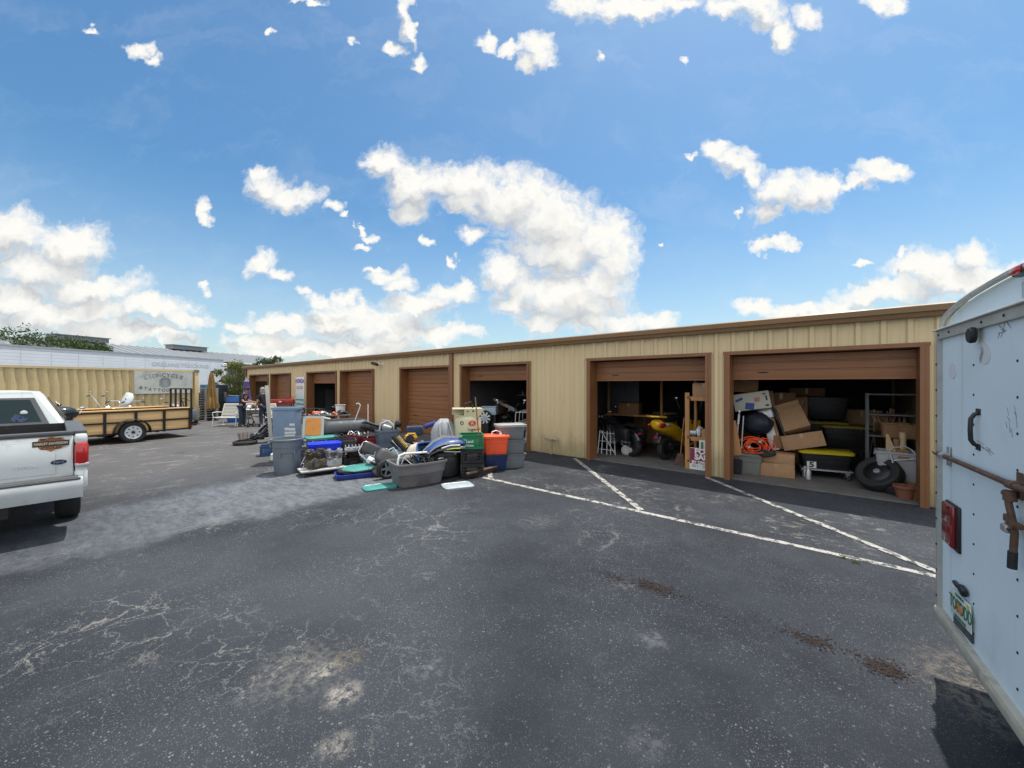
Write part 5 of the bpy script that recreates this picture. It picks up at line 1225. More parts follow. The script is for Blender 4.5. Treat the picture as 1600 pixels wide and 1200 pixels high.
# slate bin with junk, red crates, cases
tote('storage_bin', 'tall dark slate bin heaped with chrome scraps near the closed brown door', .50, .46, .80, m_bluegray, P2(605, 9.35), fa(605)+18, None, open_=True, cat='bin')
jk = thing('chrome_scrap', 'heap of bent chrome mirrors and brackets spilling from the slate bin', 'scrap', (*P2(606, 9.35), .72), fa(605))
b = MB().tube([(-.2, 0, 0), (-.16, 0, .22), (.0, .02, .28), (.12, 0, .18), (.14, .0, 0)], .03, n=8).box((-.02, 0, .12), (.22, .2, .14), (10, 20, 0), bev=.03).tube([(-.22, .1, .0), (-.12, .1, .30), (.05, .1, .26)], .016); b.build('bracket', m_galv, jk)
MB().sph((.24, .0, .20), (.09, .07, .09), 10).box((.16, .03, .1), (.1, .1, .12), bev=.02).build('lamp_shell', m_black, jk)
GR = 'dark red bins in the heap'
tote('storage_bin', 'dark red open bin on the left below the black storage case', .52, .40, .62, m_darkred, P2(557, 9.5), fa(557), GR, open_=True, cat='bin')
tote('storage_bin', 'dark red bin half hidden beside the slate bin', .42, .40, .60, m_darkred, P2(582, 9.45), fa(582), GR, open_=True, cat='bin')
tote('storage_tote', 'dark grey tote with a pale rim behind the bright blue tote', .62, .40, .60, mat('charcoal_plastic', (.055, .062, .07), .5), P2(533, 8.95), fa(533)+4, GT, open_=True)
case = thing('storage_case', 'large black rooftop cargo case with rounded lid lying across the heap', 'case', C3(536, 683, 10.1), fa(536)+14)
MB().loft([rrect(1.16, .74, 0, .14, 4), rrect(1.24, .80, .10, .16, 4), rrect(1.26, .82, .17, .16, 4)]).build('base', m_black, case)
m_case = mat('charcoal_lid', (.045, .050, .056), .55, var=.15, dirt=(.09, .09, .09), dirt_amt=.3)
MB().loft([rrect(1.28, .84, .17, .16, 4), rrect(1.29, .85, .20, .16, 4), rrect(1.25, .82, .30, .17, 4), rrect(1.14, .72, .42, .18, 4), rrect(.95, .56, .46, .16, 4), rrect(.9, .5, .45, .14, 4)]).build('lid', m_case, case, sharp=45)
b = MB()
for y in (-.15, 0, .15): b.box((0, y, .462), (.85, .05, .02), bev=.008)
b.build('ridge', m_case, case)
for px in (515, 552):
    tote('storage_tote', ('left' if px < 530 else 'right')+' of two plain black totes holding up the large black cargo case', .55, .50, .49, m_black, P2(px, 10.15), fa(px)+14, GT, lid=m_black)
cs2 = thing('hard_case', 'black hard case with two silver stripes tilted on the red bins', 'case', C3(579, 674, 9.4), 0, rot=(-8, 22, fa(579)+15))
MB().box((0, 0, .06), (.48, .34, .12), bev=.03).box((0, 0, .15), (.47, .33, .05), bev=.02).build('shell', m_black, cs2)
b = MB()
for y in (-.10, -.02): b.box((.02, y, .178), (.40, .022, .012), bev=.003)
b.build('silver_stripe', m_chrome, cs2); MB().tube([(-.08, -.18, .08), (-.08, -.23, .08), (.08, -.23, .08), (.08, -.18, .08)], .012).build('handle', m_black, cs2)
tag(place(MB().tube([(0, 0, 0), (.12, 0, .34), (.14, 0, .42), (.09, 0, .47), (.04, 0, .45)], .012, n=8).build('walking_cane', m_white), C3(554, 659, 9.9), fa(554)), 'white hooked cane leaning over the black cargo case', 'cane')
tag(place(MB().tube([(0, 0, -.4), (0, 0, .4)], .013).build('white_pole', m_whitem), C3(575, 656, 9.9), fa(575)), 'short straight white pole standing up before the closed brown door', 'pole')
# trestle table with plastics
tt = thing('folding_table', 'dark folding table crowded with motocross plastics behind the cargo case', 'table', P2(507, 12.9), fa(507)+3)
MB().box((0, 0, .84), (1.6, .62, .035), bev=.01).build('tabletop', mat('grey_edge_board', (.09, .085, .08), .6), tt)
for x in (-.7, .7):
    for y in (-.25, .25): MB().tube([(x, y, 0), (x, y, .83)], .018).build('leg', m_blackm, tt)
a2 = R(fa(507)+3); ox, oy = P2(507, 12.9)
def ontt(dx, dy, z=.858): return (ox+dx*math.cos(a2)-dy*math.sin(a2), oy+dx*math.sin(a2)+dy*math.cos(a2), z)
m_orp = plastic('orange_plastic', (.62, .09, .015), .4)
def shell(name, label, loc, rot, L, Wd, Hh, m, cat='plastic part', group='motocross plastics on the table'):
    rings = []
    for k in range(7):
        u = k/6; w = Wd*(.35+.65*math.sin(PI*(.15+.7*u))); rings.append([(-L/2+L*u, w/2*math.cos(a)*(1+.25*math.sin(9*u)), .55*Hh*math.sin(a)*(.4+.6*abs(math.sin(2.2*PI*u)))+.22*Hh*math.sin(5*u)) for a in [PI*i/10 for i in range(11)]])
    o = MB().loft(rings, closed=False).build(name, m, sharp=60); q = o.modifiers.new('thick', 'SOLIDIFY'); q.thickness = .008
    tag(o, label, cat, group); return place(o, loc, 0, rot)
dg = math.degrees(a2)
shell('hand_guard', 'orange hand guard on the left of the dark folding table', ontt(-.25, -.1, .93), (10, -14, dg), .26, .15, .14, m_orp)
shell('plastic_fender', 'white motocross fender in the middle of the dark folding table', ontt(.05, -.05, .88), (0, 10, dg+8), .42, .2, .15, m_white)
shell('hand_guard', 'orange hand guard on the right of the dark folding table', ontt(.32, -.1, .87), (0, 20, dg-6), .24, .16, .12, m_orp)
shell('plastic_fender', 'black motocross fender lying at the right end of the dark folding table', ontt(.60, .0, .87), (0, 4, dg+30), .5, .26, .2, m_black)
shell('plastic_fender', 'black motocross fender hanging over the left end of the dark folding table', ontt(-.72, -.02, .86), (0, -10, dg-12), .45, .22, .14, m_black)
shell('plastic_fender', 'dull maroon fender scrap beside the black one on the left of the table', ontt(-.50, .1, .86), (0, 4, dg+10), .3, .16, .10, m_darkred)
shell('plastic_fender', 'small pale blue fender scrap near the orange hand guard', ontt(-.22, .12, .86), (0, 4, dg+50), .22, .14, .1, m_ltblue)
bk = thing('plastic_bucket', 'white tapered bucket standing on the right of the dark folding table', 'bucket', ontt(.50, .16), dg)
MB().lathe([(.13, 0), (.165, .30), (.175, .30), (.175, .325), (.16, .325), (.125, .02), (0, .02)], 22).build('body', m_white, bk); MB().torus((0, 0, .31), .178, .008, 22, 6).build('rim', m_navyp, bk)
shell('plastic_fender', 'white edged black visor leaning on the bucket', ontt(.34, .16, 1.02), (0, 40, dg), .34, .12, .08, m_black)
dr2 = thing('hose_bundle', 'loose bundle of pale grey ribbed hose behind the orange panel', 'hose', C3(503, 657, 10.6), fa(503))
b = MB()
for k in range(7): b.tube([(-.30, .03*k, .03*math.sin(k)), (0, .03*k, .06+.03*math.sin(k)), (.2, .03*k, .02), (.22, .03*k, -.08)], .022, n=6)
b.build('hose', mat('pale_hose', (.40, .39, .34), .6), dr2)
# translucent blue tote on end, beige sheet, yellow tool, boots
m_bt = plastic('mid_blue_plastic', (.035, .15, .40), .35)
tote('storage_tote', 'mid blue tote standing on end against the grey vinyl cover', .52, .40, .42, m_bt, C3(668, 708, 8.0), 0, GT, open_=False, rot=(78, -4, fa(668)+12))
tag(place(MB().loft([[(x*s_, y*s_, z) for x, y, z in rrect(.62, .5, 0, .2, 5)] and [(x*s_+.03*math.sin(7*x+z*9), y*s_+.03*math.sin(8*y), z+.02*math.sin(9*x)) for x, y, z in rrect(.62, .5, z0, .2, 5)] for s_, z0 in ((1.1, 0), (1.0, .15), (.75, .4), (.45, .56), (.2, .62))]).build('canvas_sheet', mat('beige_canvas', (.46, .43, .36), .9, var=.12, scale=4, bump=.2), sharp=70), P2(648, 8.15), fa(648)), 'beige canvas sheet draped in a cone behind the large grey tub', 'sheet')
yt = thing('power_saw', 'yellow and black power saw lying on the heap left of the blue tote', 'power tool', C3(641, 688, 8.7), fa(641))
MB().box((0, 0, .06), (.24, .12, .10), (0, 8, 10), bev=.03).tube([(-.12, 0, .04), (-.05, 0, .14), (.10, 0, .14), (.14, 0, .04)], .022).build('housing', mat('tool_yellow', (.62, .36, .02), .4, var=.1), yt); MB().cyl((0, -.08, .04), (0, -.10, .04), .09, n=18).box((.02, -.02, -.02), (.3, .16, .015)).build('blade_guard', m_black, yt)
sc_ = thing('shock_absorber', 'black tubular shock absorber with chrome end leaning beside the beige sheet', 'shock absorber', C3(633, 705, 8.35), 0, rot=(0, -38, fa(633)))
b = MB().cyl((0, 0, -.05), (0, 0, .42), .045, n=14).sph((0, 0, -.06), (.075, .06, .08), 10); b.build('body', m_black, sc_)
b = MB()
for k in range(9): b.torus((.08, -.02, .05+.035*k), .035, .009, 14, 5)
b.build('spring', mat('spring_yellow', (.45, .30, .05), .5), sc_); MB().sph((-.03, -.06, -.02), .03, 8).tube([(-.06, -.03, .05), (-.06, -.03, .36)], .010).build('end_fitting', m_chrome, sc_)
nv = thing('tool_bag', 'navy blue tool bag on the heap behind the yellow saw', 'bag', C3(648, 681, 9.4), fa(648))
MB().box((0, 0, .12), (.42, .26, .24), bev=.07).jitter(.006, 2).build('bag_body', mat('navy_canvas', (.03, .05, .10), .85, bump=.3), nv); MB().tube([(-.1, 0, .22), (-.06, 0, .33), (.06, 0, .33), (.1, 0, .22)], .012).build('handle', m_black, nv)
tag(place(MB().box((0, 0, .25), (.5, .4, .5), bev=.02).build('support_box', m_card2), P2(646, 9.3), fa(646)), 'dark box under the navy tool bag and yellow saw', 'box')
cv = thing('vinyl_cover', 'lumpy pale grey vinyl seat cover draped upright left of the yellow compressor', 'cover', P2(697, 8.75), fa(697))
rings = []
for z, sx, sy, dx in ((0, .34, .30, .03), (.35, .36, .32, .03), (.62, .36, .30, .02), (.85, .30, .26, -.03), (1.0, .20, .20, -.05), (1.08, .10, .12, -.05)):
    rings.append([(dx+sx*math.cos(a)*(1+.06*math.sin(5*a+z*4)), sy*math.sin(a)*(1+.05*math.sin(7*a)), z+.03*math.sin(3*a)) for a in [2*PI*i/36 for i in range(36)]])
MB().loft(rings).build('cover', mat('grey_vinyl', (.27, .285, .30), .55, var=.1, scale=4, bump=.15), cv, sharp=70)
b = MB()
for q in (-1, 1): b.tube([(q*.10+.10, -.31, .50), (q*.13, -.29, .80), (q*.10-.04, -.19, 1.02), (q*.05-.05, 0, 1.10)], .014)
b.tube([(-.25, -.20, .62), (0, -.325, .66), (.3, -.22, .58)], .012); b.build('piping', mat('white_piping', (.42, .43, .43), .5), cv)
tag(place(MB().box((0, 0, .0), (.30, .14, .10), (0, -20, 0), bev=.04).jitter(.008, 8).build('blue_cloth', mat('blue_cloth', (.03, .04, .20), .9)), C3(672, 664, 8.8), fa(672)), 'folded blue cloth between the blue tote and the grey vinyl cover', 'cloth')
# compressor
cp = thing('air_compressor', 'cream vertical air compressor tank with a red oval emblem behind the green crate', 'compressor', P2(731, 8.72), fa(731)+4)
m_cream = mat('cream_enamel', (.58, .55, .35), .4, var=.05, dirt=(.36, .31, .17), dirt_amt=.25, dscale=4, coat=.2)
MB().lathe([(.05, .10), (.20, .13), (.285, .22), (.30, .32), (.30, 1.02), (.285, 1.12), (.20, 1.20), (.05, 1.23)], 36).build('tank', m_cream, cp)
MB().box((-.02, 0, 1.345), (.66, .50, .02), bev=.004).loft([[(-.10, -.25, 1.34), (.36, -.25, 1.34), (.20, -.22, 1.14), (-.10, -.22, 1.14)], [(-.10, -.235, 1.34), (.36, -.235, 1.34), (.20, -.205, 1.14), (-.10, -.205, 1.14)]]).box((-.20, .1, 1.27), (.30, .02, .14)).build('top_platform', m_cream, cp)
for k in range(3): a = R(90+120*k); MB().box((.22*math.cos(a), .22*math.sin(a), .11), (.07, .07, .22), bev=.01).build('leg', m_cream, cp)
pm2 = lambda ang, z, r=.301: Matrix.Translation((r*math.sin(R(ang)), -r*math.cos(R(ang)), z)) @ Matrix.Rotation(R(ang), 4, 'Z') @ face_to(0, -1)
rd = mat('emblem_red', (.55, .03, .03), .4, var=.05)
em_ = MB().prism([(.085*math.cos(2*PI*k/24), .056*math.sin(2*PI*k/24)) for k in range(24)], .004, pm2(14, 1.035)).build('emblem', rd, cp)
text(em_, 'IR', .085, pm2(14, 1.035, .3055), m_cream, bold=.003, ext=.001)
for i, ch in enumerate('Ingersoll'): text(em_, ch, .085, pm2(-2+8.2*i, .895, .3015), m_bk, bold=.002, ext=.001)
MB().torus((0, 0, 0), .035, .008, 18, 6, M=pm2(-30, 1.04)).build('port_ring', m_blackm, cp)
MB().tube([(-.08, 0, 1.35), (-.08, 0, 1.46), (.08, 0, 1.5), (.10, 0, 1.40)], .012).tube([(.1, -.1, 1.35), (.1, -.1, 1.45)], .015).cyl((.10, -.14, 1.30), (.10, -.25, 1.30), .02).cyl((-.02, -.2, 1.30), (-.02, -.26, 1.30), .015).build('pipe', m_blackm, cp)
# crate stack
GC = 'plastic crates in the heap'; cxy = P2(736, 8.0); cr_ = fa(736)+6
milk_crate('black crate at the bottom of the stack beside the push broom', cxy, cr_, m_black, GC, L=.44, Wd=.38, Hh=.28)
milk_crate('black crate in the middle of the stack under the green crate', (*cxy, .283), cr_+2, m_black, GC, L=.44, Wd=.38, Hh=.28)
milk_crate('green crate with white lettering on top of the black crate stack', (*cxy, .566), cr_-2, plastic('crate_green', (.008, .16, .065), .4), GC, L=.45, Wd=.39, Hh=.30, words=['Land', "O'Lakes"])
br = thing('push_broom', 'wide push broom with brown handle leaning on the crate stack, bristles down', 'broom', (0, 0, 0))
p0, p1 = Vector((*G(729, 750), .06)), Vector((*G(776, 737.5), .06)); pc = (p0+p1)/2; tp = Vector(C3(742.5, 621, 8.05)); d_ = (p1-p0).normalized()
bm_ = Matrix.Translation(pc) @ Matrix.Rotation(math.atan2(d_.y, d_.x), 4, 'Z'); BL = (p1-p0).length
MB().box((0, 0, .055), (BL, .06, .04), bev=.01, M=bm_).build('head', mat('broom_wood', (.16, .10, .06), .7), br)
b = MB(); g = random.Random(2)
for k in range(70): x = -BL/2+.01+(BL-.02)*k/69; b.box((x, g.uniform(-.02, .02), .005), (.012, .05, .07), (g.uniform(-10, 10), g.uniform(-8, 8), 0), M=bm_)
b.build('bristles', mat('dark_bristle', (.035, .02, .02), .9, var=.3), br)
MB().tube([pc+Vector((0, 0, .02)), tp], .013, n=9).tube([pc-d_*.16+Vector((0, 0, .04)), pc+(tp-pc)*.10], .006).tube([pc+d_*.16+Vector((0, 0, .04)), pc+(tp-pc)*.10], .006).build('handle', mat('brown_pole', (.20, .12, .08), .6), br)
m_ored = plastic('orange_red_plastic', (.90, .115, .04), .4)
xy = P2(773, 8.55); an = fa(773)+8
tote('storage_tote', 'navy blue tote under the orange red tote', .52, .42, .36, m_navyp, xy, an, GT)
tote('storage_tote', 'orange red tote on top of the navy blue tote', .55, .44, .39, m_ored, (*xy, .362), an+2, GT, lid=m_ored)
xy = P2(797, 8.85); an = fa(797)+16
for k, (w, ll) in enumerate((('bottom', None), ('middle', None), ('top', mat('grey_lid', (.30, .31, .30), .5, var=.1)))):
    tote('storage_tote', {'bottom': 'grey tote at the bottom of the three grey totes by the open door', 'middle': 'grey tote in the middle of the three grey totes by the open door', 'top': 'lidded grey tote on top of the three grey totes by the open door'}[w], .64, .42, .318, plastic('mid_grey_plastic', (.15, .17, .18), .5), (*xy, .322*k), an, GT, lid=ll)
tag(place(MB().tube([(-.1, 0, 0), (-.09, 0, .06), (.0, 0, .09), (.1, 0, .06), (.11, 0, 0)], .014).box((.1, -.02, .02), (.06, .04, .05), bev=.01).build('hose_fitting', m_white), (*P2(775, 8.55), .775), an), 'bent white hose fitting on the lid of the orange red tote', 'fitting')
# black drum and jet ski fairings
dm = thing('black_drum', 'big black plastic drum behind the grey tub under the striped fairings', 'drum', P2(690, 8.05), fa(690))
MB().lathe([(.36, 0), (.42, .05), (.45, .3), (.44, .50), (.40, .56), (.30, .60), (0, .61)], 36).build('body', m_black, dm); MB().torus((0, 0, .45), .445, .018, 36, 7).build('hoop', m_black, dm); MB().sph((.27, -.36, .50), (.03, .02, .02), 8).build('badge', m_galv, dm)
def sweep(name, label, pts, wd, th, m, parent=None, nrm=(0, 0, 1), tilt=0):
    rings = []
    for i, p in enumerate(pts):
        p = Vector(p); t = (Vector(pts[min(i+1, len(pts)-1)])-Vector(pts[max(i-1, 0)])).normalized(); s = t.cross(Vector(nrm)).normalized(); u = s.cross(t); s = (s*math.cos(tilt)+u*math.sin(tilt)); u = s.cross(t)
        w = wd[i]; rings.append([p+s*(w*math.cos(2*PI*k/16))+u*(th*math.sin(2*PI*k/16)+.25*w*(math.cos(2*PI*k/16)**2)*-1) for k in range(16)])
    o = MB().loft(rings).build(name, m, parent, sharp=60)
    return o
A = lambda px, py, Z: C3(px, py, Z)
fr_ = thing('jet_ski_hood', 'long blue and white striped plastic hood curving over the black drum', 'hood')
sweep('hood_shell', '', [A(664, 708, 7.62), A(674, 699, 7.6), A(690, 691, 7.65), A(708, 689, 7.75), A(726, 688, 7.95)], (.06, .13, .16, .17, .17), .05, mat('fairing_blue', (.025, .075, .28), .25, var=.12, coat=.5), fr_)
for q, (dy, mm, nm) in enumerate(((-7, m_white, 'white_stripe'), (3.5, m_white, 'white_edge'))):
    sweep(nm, '', [A(660+q*8, 707+dy*.2+q*2, 7.46), A(676+q*4, 695+dy*.6+q*2, 7.44), A(692, 688+dy*.8+q*3, 7.47), A(710, 687+dy*.6+q*2, 7.56), A(722, 686+dy*.6+q*2, 7.66)], (.012, .026, .030, .026, .022), .006, mm, fr_, tilt=.9)
fr2 = thing('jet_ski_fairing', 'black side fairing with white and lime stripes below the blue hood', 'fairing')
sweep('side_shell', '', [A(668, 713, 7.55), A(684, 703, 7.55), A(700, 698, 7.6), A(724, 698, 7.75)], (.05, .10, .13, .13), .04, m_tblack, fr2)
MB().tube([A(690, 701, 7.42), A(704, 696.5, 7.45), A(719, 696, 7.52)], .013).build('white_stripe', m_white, fr2); MB().tube([A(698, 703, 7.42), A(709, 701.5, 7.44), A(719, 701, 7.5)], .010).build('lime_stripe', mat('lime_paint', (.42, .52, .04), .4), fr2)
MB().tube([A(694, 706, 7.42), A(708, 706.5, 7.44), A(719, 706.5, 7.5)], .011).build('grey_stripe', m_ltgrey, fr2)

# darker odds and ends filling the heap
def bag(label, loc, r, seed, m=None, name='rubbish_bag', cat='bag'):
    g = random.Random(seed); b = MB(); rings = []
    for k in range(9):
        u = k/8; q = r*math.sin(PI*(.12+.80*u))**.7*(1 if u < .85 else .55)
        rings.append([(q*math.cos(a)*(1+.10*math.sin(5*a+seed+k)), q*.85*math.sin(a)*(1+.10*math.sin(4*a+k)), r*1.5*u+.02*math.sin(6*a+k)) for a in [2*PI*i/26 for i in range(26)]])
    o = b.loft(rings).build(name, m or m_bagp, sharp=80); tag(o, label, cat, 'black bags stuffed into the heap'); return place(o, loc, g.uniform(0, 90))
m_bagp = mat('black_bag_film', (.014, .014, .016), .32, var=.2, bump=.5, bscale=25)
bag('black rubbish bag slumped between the bright blue tote and the dark grey tote', P2(541, 8.75), .24, 1)
bag('black rubbish bag behind the upright black seat', P2(573, 8.75), .26, 2)
bag('black rubbish bag between the slate bin and the mid blue tote', P2(634, 8.9), .28, 3)
bag('black rubbish bag under the rusty engine beside the silver cylinder head', P2(578, 8.35), .17, 4)
bag('dark grey cloth sack heaped before the slate bin', P2(617, 8.75), .26, 5, m_bluegray)
def cable(label, p, n, spread, m, seed, r=.008):
    g = random.Random(seed); b = MB()
    for k in range(n):
        c = Vector((g.uniform(-spread, spread), g.uniform(-.08, .08), g.uniform(0, .10))); R_ = g.uniform(.08, .16); ph = g.uniform(0, 6)
        b.tube([c+Vector((R_*math.cos(a), R_*.7*math.sin(a), .04*math.sin(2*a+ph))) for a in [R(25*i) for i in range(12)]], r, n=5)
    o = b.build('cable_tangle', m); tag(o, label, 'cables', 'cable tangles in the heap'); return place(o, p, 0)
cable('tangle of black cables on the rim of the dark grey tote', C3(535, 688, 8.9), 8, .22, m_rub, 1)
cable('tangle of grey hoses over the dark red bin', C3(560, 681, 9.3), 7, .2, m_galv, 2, .010)
cable('tangle of black straps on the motocross plastics table', ontt(-.1, .12, .90), 9, .5, m_rub, 3)
cable('tangle of black cables spilling in front of the upright black seat', C3(592, 728, 7.95), 8, .14, m_rub, 4)
cable('tangle of dark hoses in the large grey tub', intub(.12, .0, .40), 10, .24, m_rub, 5, .012)
mot = thing('small_motor', 'small grimy motor lying between the cables and the spare wheel', 'motor', P2(588, 7.9), 20)
MB().cyl((-.12, 0, .09), (.10, 0, .09), .085, n=18).cyl((.10, 0, .09), (.17, 0, .09), .03, n=10).box((0, 0, .19), (.10, .08, .05), bev=.01).build('casing', m_brn, mot)
pad('motorcycle_saddle', 'long black two step seat lying under the yellow power saw', C3(628, 697, 8.6), (12, 18, fa(628)), .55, .26, .11, m_vinyl, group=GS)
tag(place(MB().tube([(-.4, 0, 0), (-.36, .0, .12), (-.1, 0, .16), (.1, 0, .16), (.36, 0, .12), (.4, 0, 0)], .014).build('handlebar', m_blackm), ontt(-.35, -.05, .93), dg+10), 'black motorcycle handlebar lying across the motocross plastics', 'handlebar')
# ------------------------------------------------------------------ inside the right open bay
FZ = .026
def onfloor(px, py): return (*G(px, py, FZ), FZ)
def inb(px, py, Y): return AtY(px, py, Y)
def stood(px, Y): p = AtY(px, 600, Y); return (p[0], p[1], FZ)
m_opanel = plastic('olive_grey_plastic', (.17, .18, .16), .5)
tote('storage_tote', 'worn grey green tote just inside the left jamb of the right open bay', .62, .42, .42, m_opanel, stood(1164, 9.42), 6, 'totes in the right bay', lid=m_opanel)
tag(place(MB().box((0, 0, 0), (.16, .08, .34), (0, 4, 0), bev=.03).jitter(.006, 3).build('dark_rag', mat('dark_cloth', (.02, .022, .03), .9)), inb(1152, 730, 9.14), 4), 'dark cloth hanging over the front of the grey green tote', 'cloth')
GB = 'cardboard boxes in the right bay'
carton('long cardboard box lying on the floor at the foot of the box heap', .62, .40, .27, stood(1212, 9.55), 6, group=GB)
carton('torn open cardboard box lying on the lowest floor box', .58, .36, .20, (*stood(1214, 9.55)[:2], .30), 3, rot=(0, 3, 3), group=GB, tape=False)
carton('small brown box leaning left of the tilted long box in the heap', .38, .34, .26, (*inb(1222, 716, 9.9)[:2], .53), rot=(-6, 6, 14), m=m_card2, group=GB)
carton('long cardboard box tilted upward to the right above the yellow lid tote', .70, .40, .30, (*inb(1257, 713, 9.9)[:2], .58), rot=(-8, -14, 8), group=GB)
carton('open flapped cardboard box tipped steeply on the heap', .50, .42, .46, (*inb(1245, 693, 10.0)[:2], .90), rot=(-24, -20, 10), flaps=True, group=GB)
carton('brown box on the shelf corner at the top left of the right bay', .52, .45, .36, (*inb(1163, 617, 9.9)[:2], 1.72), rot=(0, 2, 6), m=m_card2, group=GB)
carton('dark brown box behind the white printed box in the right bay', .62, .45, .40, (*inb(1185, 650, 10.1)[:2], 1.32), rot=(0, -6, 6), m=m_card2, group=GB)
for k, (px, py, z) in enumerate(((1170, 670, .55), (1200, 680, .75), (1215, 640, 1.2))):
    carton(['shadowed brown box deep under the printed box', 'dim brown box behind the silver machine', 'upper dim box behind the silver machine'][k], .55, .5, .5, (*inb(px, py, 10.7)[:2], z), rz=10*k, m=m_card2, group=GB)
wb = thing('printed_box', 'white printed box with a blue picture tilted on top of the dark brown box', 'box', (*inb(1177, 650, 9.6)[:2], 1.36), rot=(0, -10, 8))
MB().box((0, 0, .18), (.66, .3, .36), bev=.006).build('box_body', mat('white_card', (.48, .46, .40), .7, var=.08), wb)
MB().box((-.05, -.153, .08), (.16, .004, .14), (0, 14, 0)).box((-.22, -.153, .24), (.14, .004, .05), (0, -20, 0)).build('blue_print', mat('print_blue', (.03, .07, .26), .6), wb)
MB().box((.10, -.153, .2), (.10, .004, .09)).build('pink_print', mat('print_pink', (.45, .20, .15), .6), wb)
MB().box((.24, -.153, .30), (.05, .004, .03)).box((.27, -.153, .21), (.03, .004, .10)).box((.26, -.153, .06), (.06, .004, .04)).build('black_print', m_bk, wb)
pk_ = MB().box((0, 0, .36), (.17, .05, .72), bev=.006); tag(place(pk_.build('wood_plank', m_wood2), inb(1152, 712, 9.15), 0, (-4, -9, 10)), 'short weathered plank leaning beside the left jamb of the right bay', 'plank')
oc_ = thing('extension_cord', 'tangled coil of bright orange extension cord hanging on the heap', 'cord', inb(1181, 696, 9.30), rot=(78, 0, 8))
b = MB(); g = random.Random(9)
for k in range(13):
    cx, cy, r = g.uniform(-.08, .08), g.uniform(-.04, .04), g.uniform(.09, .20); ph = g.uniform(0, 6)
    b.tube([(cx+r*1.25*math.cos(a)*(1+.1*math.sin(2*a+ph)), cy+r*.9*math.sin(a), .02*math.sin(3*a+ph)+.012*k-.06) for a in [2*PI*i/22 for i in range(22)]], .0095, n=6, closed=True)
b.tube([(.1, -.1, 0), (.26, -.12, .02), (.34, 0, .0), (.28, .12, .02), (.1, .16, .03)], .0095, n=6)
b.build('cable', mat('orange_cable', (.85, .10, .02), .4, var=.05), oc_)
MB().sph((-.12, -.06, .06), (.05, .04, .05), 10).sph((.07, .06, .08), (.05, .04, .05), 10).build('plug', m_galv, oc_)
sm_ = thing('exercise_machine', 'silver machine with a pale upright column and black side handles in the box heap', 'machine', inb(1211, 702, 9.75), rot=(-10, -13, 8))
MB().box((0, 0, .33), (.17, .08, .72), bev=.02).build('column', mat('silver_column', (.46, .47, .45), .45, .3, var=.08), sm_)
MB().box((.03, .06, .34), (.22, .06, .66), bev=.01).build('wood_back', m_card, sm_)
MB().loft([rrect(.30, .14, .66, .05), rrect(.32, .18, .76, .06), rrect(.26, .16, .92, .06), rrect(.18, .10, .97, .04)]).build('head', m_alu, sm_)
for s in (-1, 1): MB().tube([(s*.12, -.02, .92), (s*.19, -.04, .80), (s*.21, -.04, .45), (s*.24, -.04, .20)], .026, n=8).build('handle', m_blackm, sm_)
MB().box((-.02, -.046, .60), (.04, .01, .07)).build('label_plate', m_bk, sm_)
pole = thing('crutch', 'pair of white tipped grey poles leaning in the left corner of the right bay', 'poles', inb(1150, 700, 9.2), rot=(-3, 4, 0))
MB().tube([(0, 0, 0), (0, 0, .75)], .016).tube([(.10, 0, 0), (.08, .02, .68)], .014).build('shaft', m_galv, pole); MB().tube([(0, 0, .5), (0, 0, .70)], .02).sph((.0, 0, .77), .03, 8).build('white_grip', m_white, pole)
tag(place(MB().sph((0, 0, .15), (.30, .22, .24), 14).jitter(.02, 6).build('dark_bag', mat('blue_black_bag', (.012, .016, .03), .6, var=.3)), (*inb(1182, 680, 9.7)[:2], .9), 0), 'dark blue black bag stuffed below the white printed box', 'bag')
tag(place(MB().sph((0, 0, .08), (.26, .16, .10), 12).jitter(.015, 7).build('dark_bag', m_vinyl), (*inb(1190, 716, 9.35)[:2], .42), 0), 'slack dark bag lying on the grey green tote under the orange cord', 'bag')
# black totes on a wheeled dolly
dx_ = thing('tote_dolly', 'wheeled metal dolly under the black tote with the yellow lid', 'dolly', stood(1287, 10.0), 12)
MB().box((0, 0, .17), (.8, .48, .03)).build('deck', m_galv, dx_)
for x in (-.33, .33):
    for y in (-.18, .18):
        MB().box((x, y, .13), (.07, .06, .05)).tube([(x, y, .15), (x, y, .07)], .02).build('caster_fork', m_galv, dx_); wheel(dx_, (x, y, .06), .055, .04, 'y', name='caster', spokes=0)
m_yel = plastic('yellow_lid_plastic', (.50, .38, .012), .4); m_yel2 = plastic('shaded_yellow_plastic', (.22, .165, .012), .5)  # second yellow is darkened to paint in the dimness of the rear lids
GY = 'black totes with yellow lids'
t5 = tote('storage_tote', 'black tote with bright yellow lid and a white number 5 label on the dolly', .82, .50, .36, m_black, (*stood(1287, 10.0)[:2], .19), 12, GY, lid=m_yel)
MB().box((-.24, -.247, .10), (.15, .006, .13)).build('paper_label', pp, t5); text(t5, '5', .14, Matrix.Translation((-.24, -.252, .10)) @ face_to(0, -1), m_bk, bold=.006, ext=.001, sx=1.2)
for px, Y, z, lab in ((1285, 11.4, FZ, 'lower black tote behind the one labelled 5'), (1286, 11.4, .55, 'black tote with yellow lid level with the middle of the dark stack'), (1287, 11.5, 1.10, 'plain black tote on top of the dark stack'), (1322, 11.2, FZ, 'black tote at the bottom of the shorter dark stack'), (1322, 11.2, .5, 'black tote with a dim yellow lid on the shorter dark stack')):
    tote('storage_tote', lab, .84, .52, .48, m_black, (*stood(px, Y)[:2], z), 6, GY, lid=m_yel2 if 'yellow' in lab else m_black)
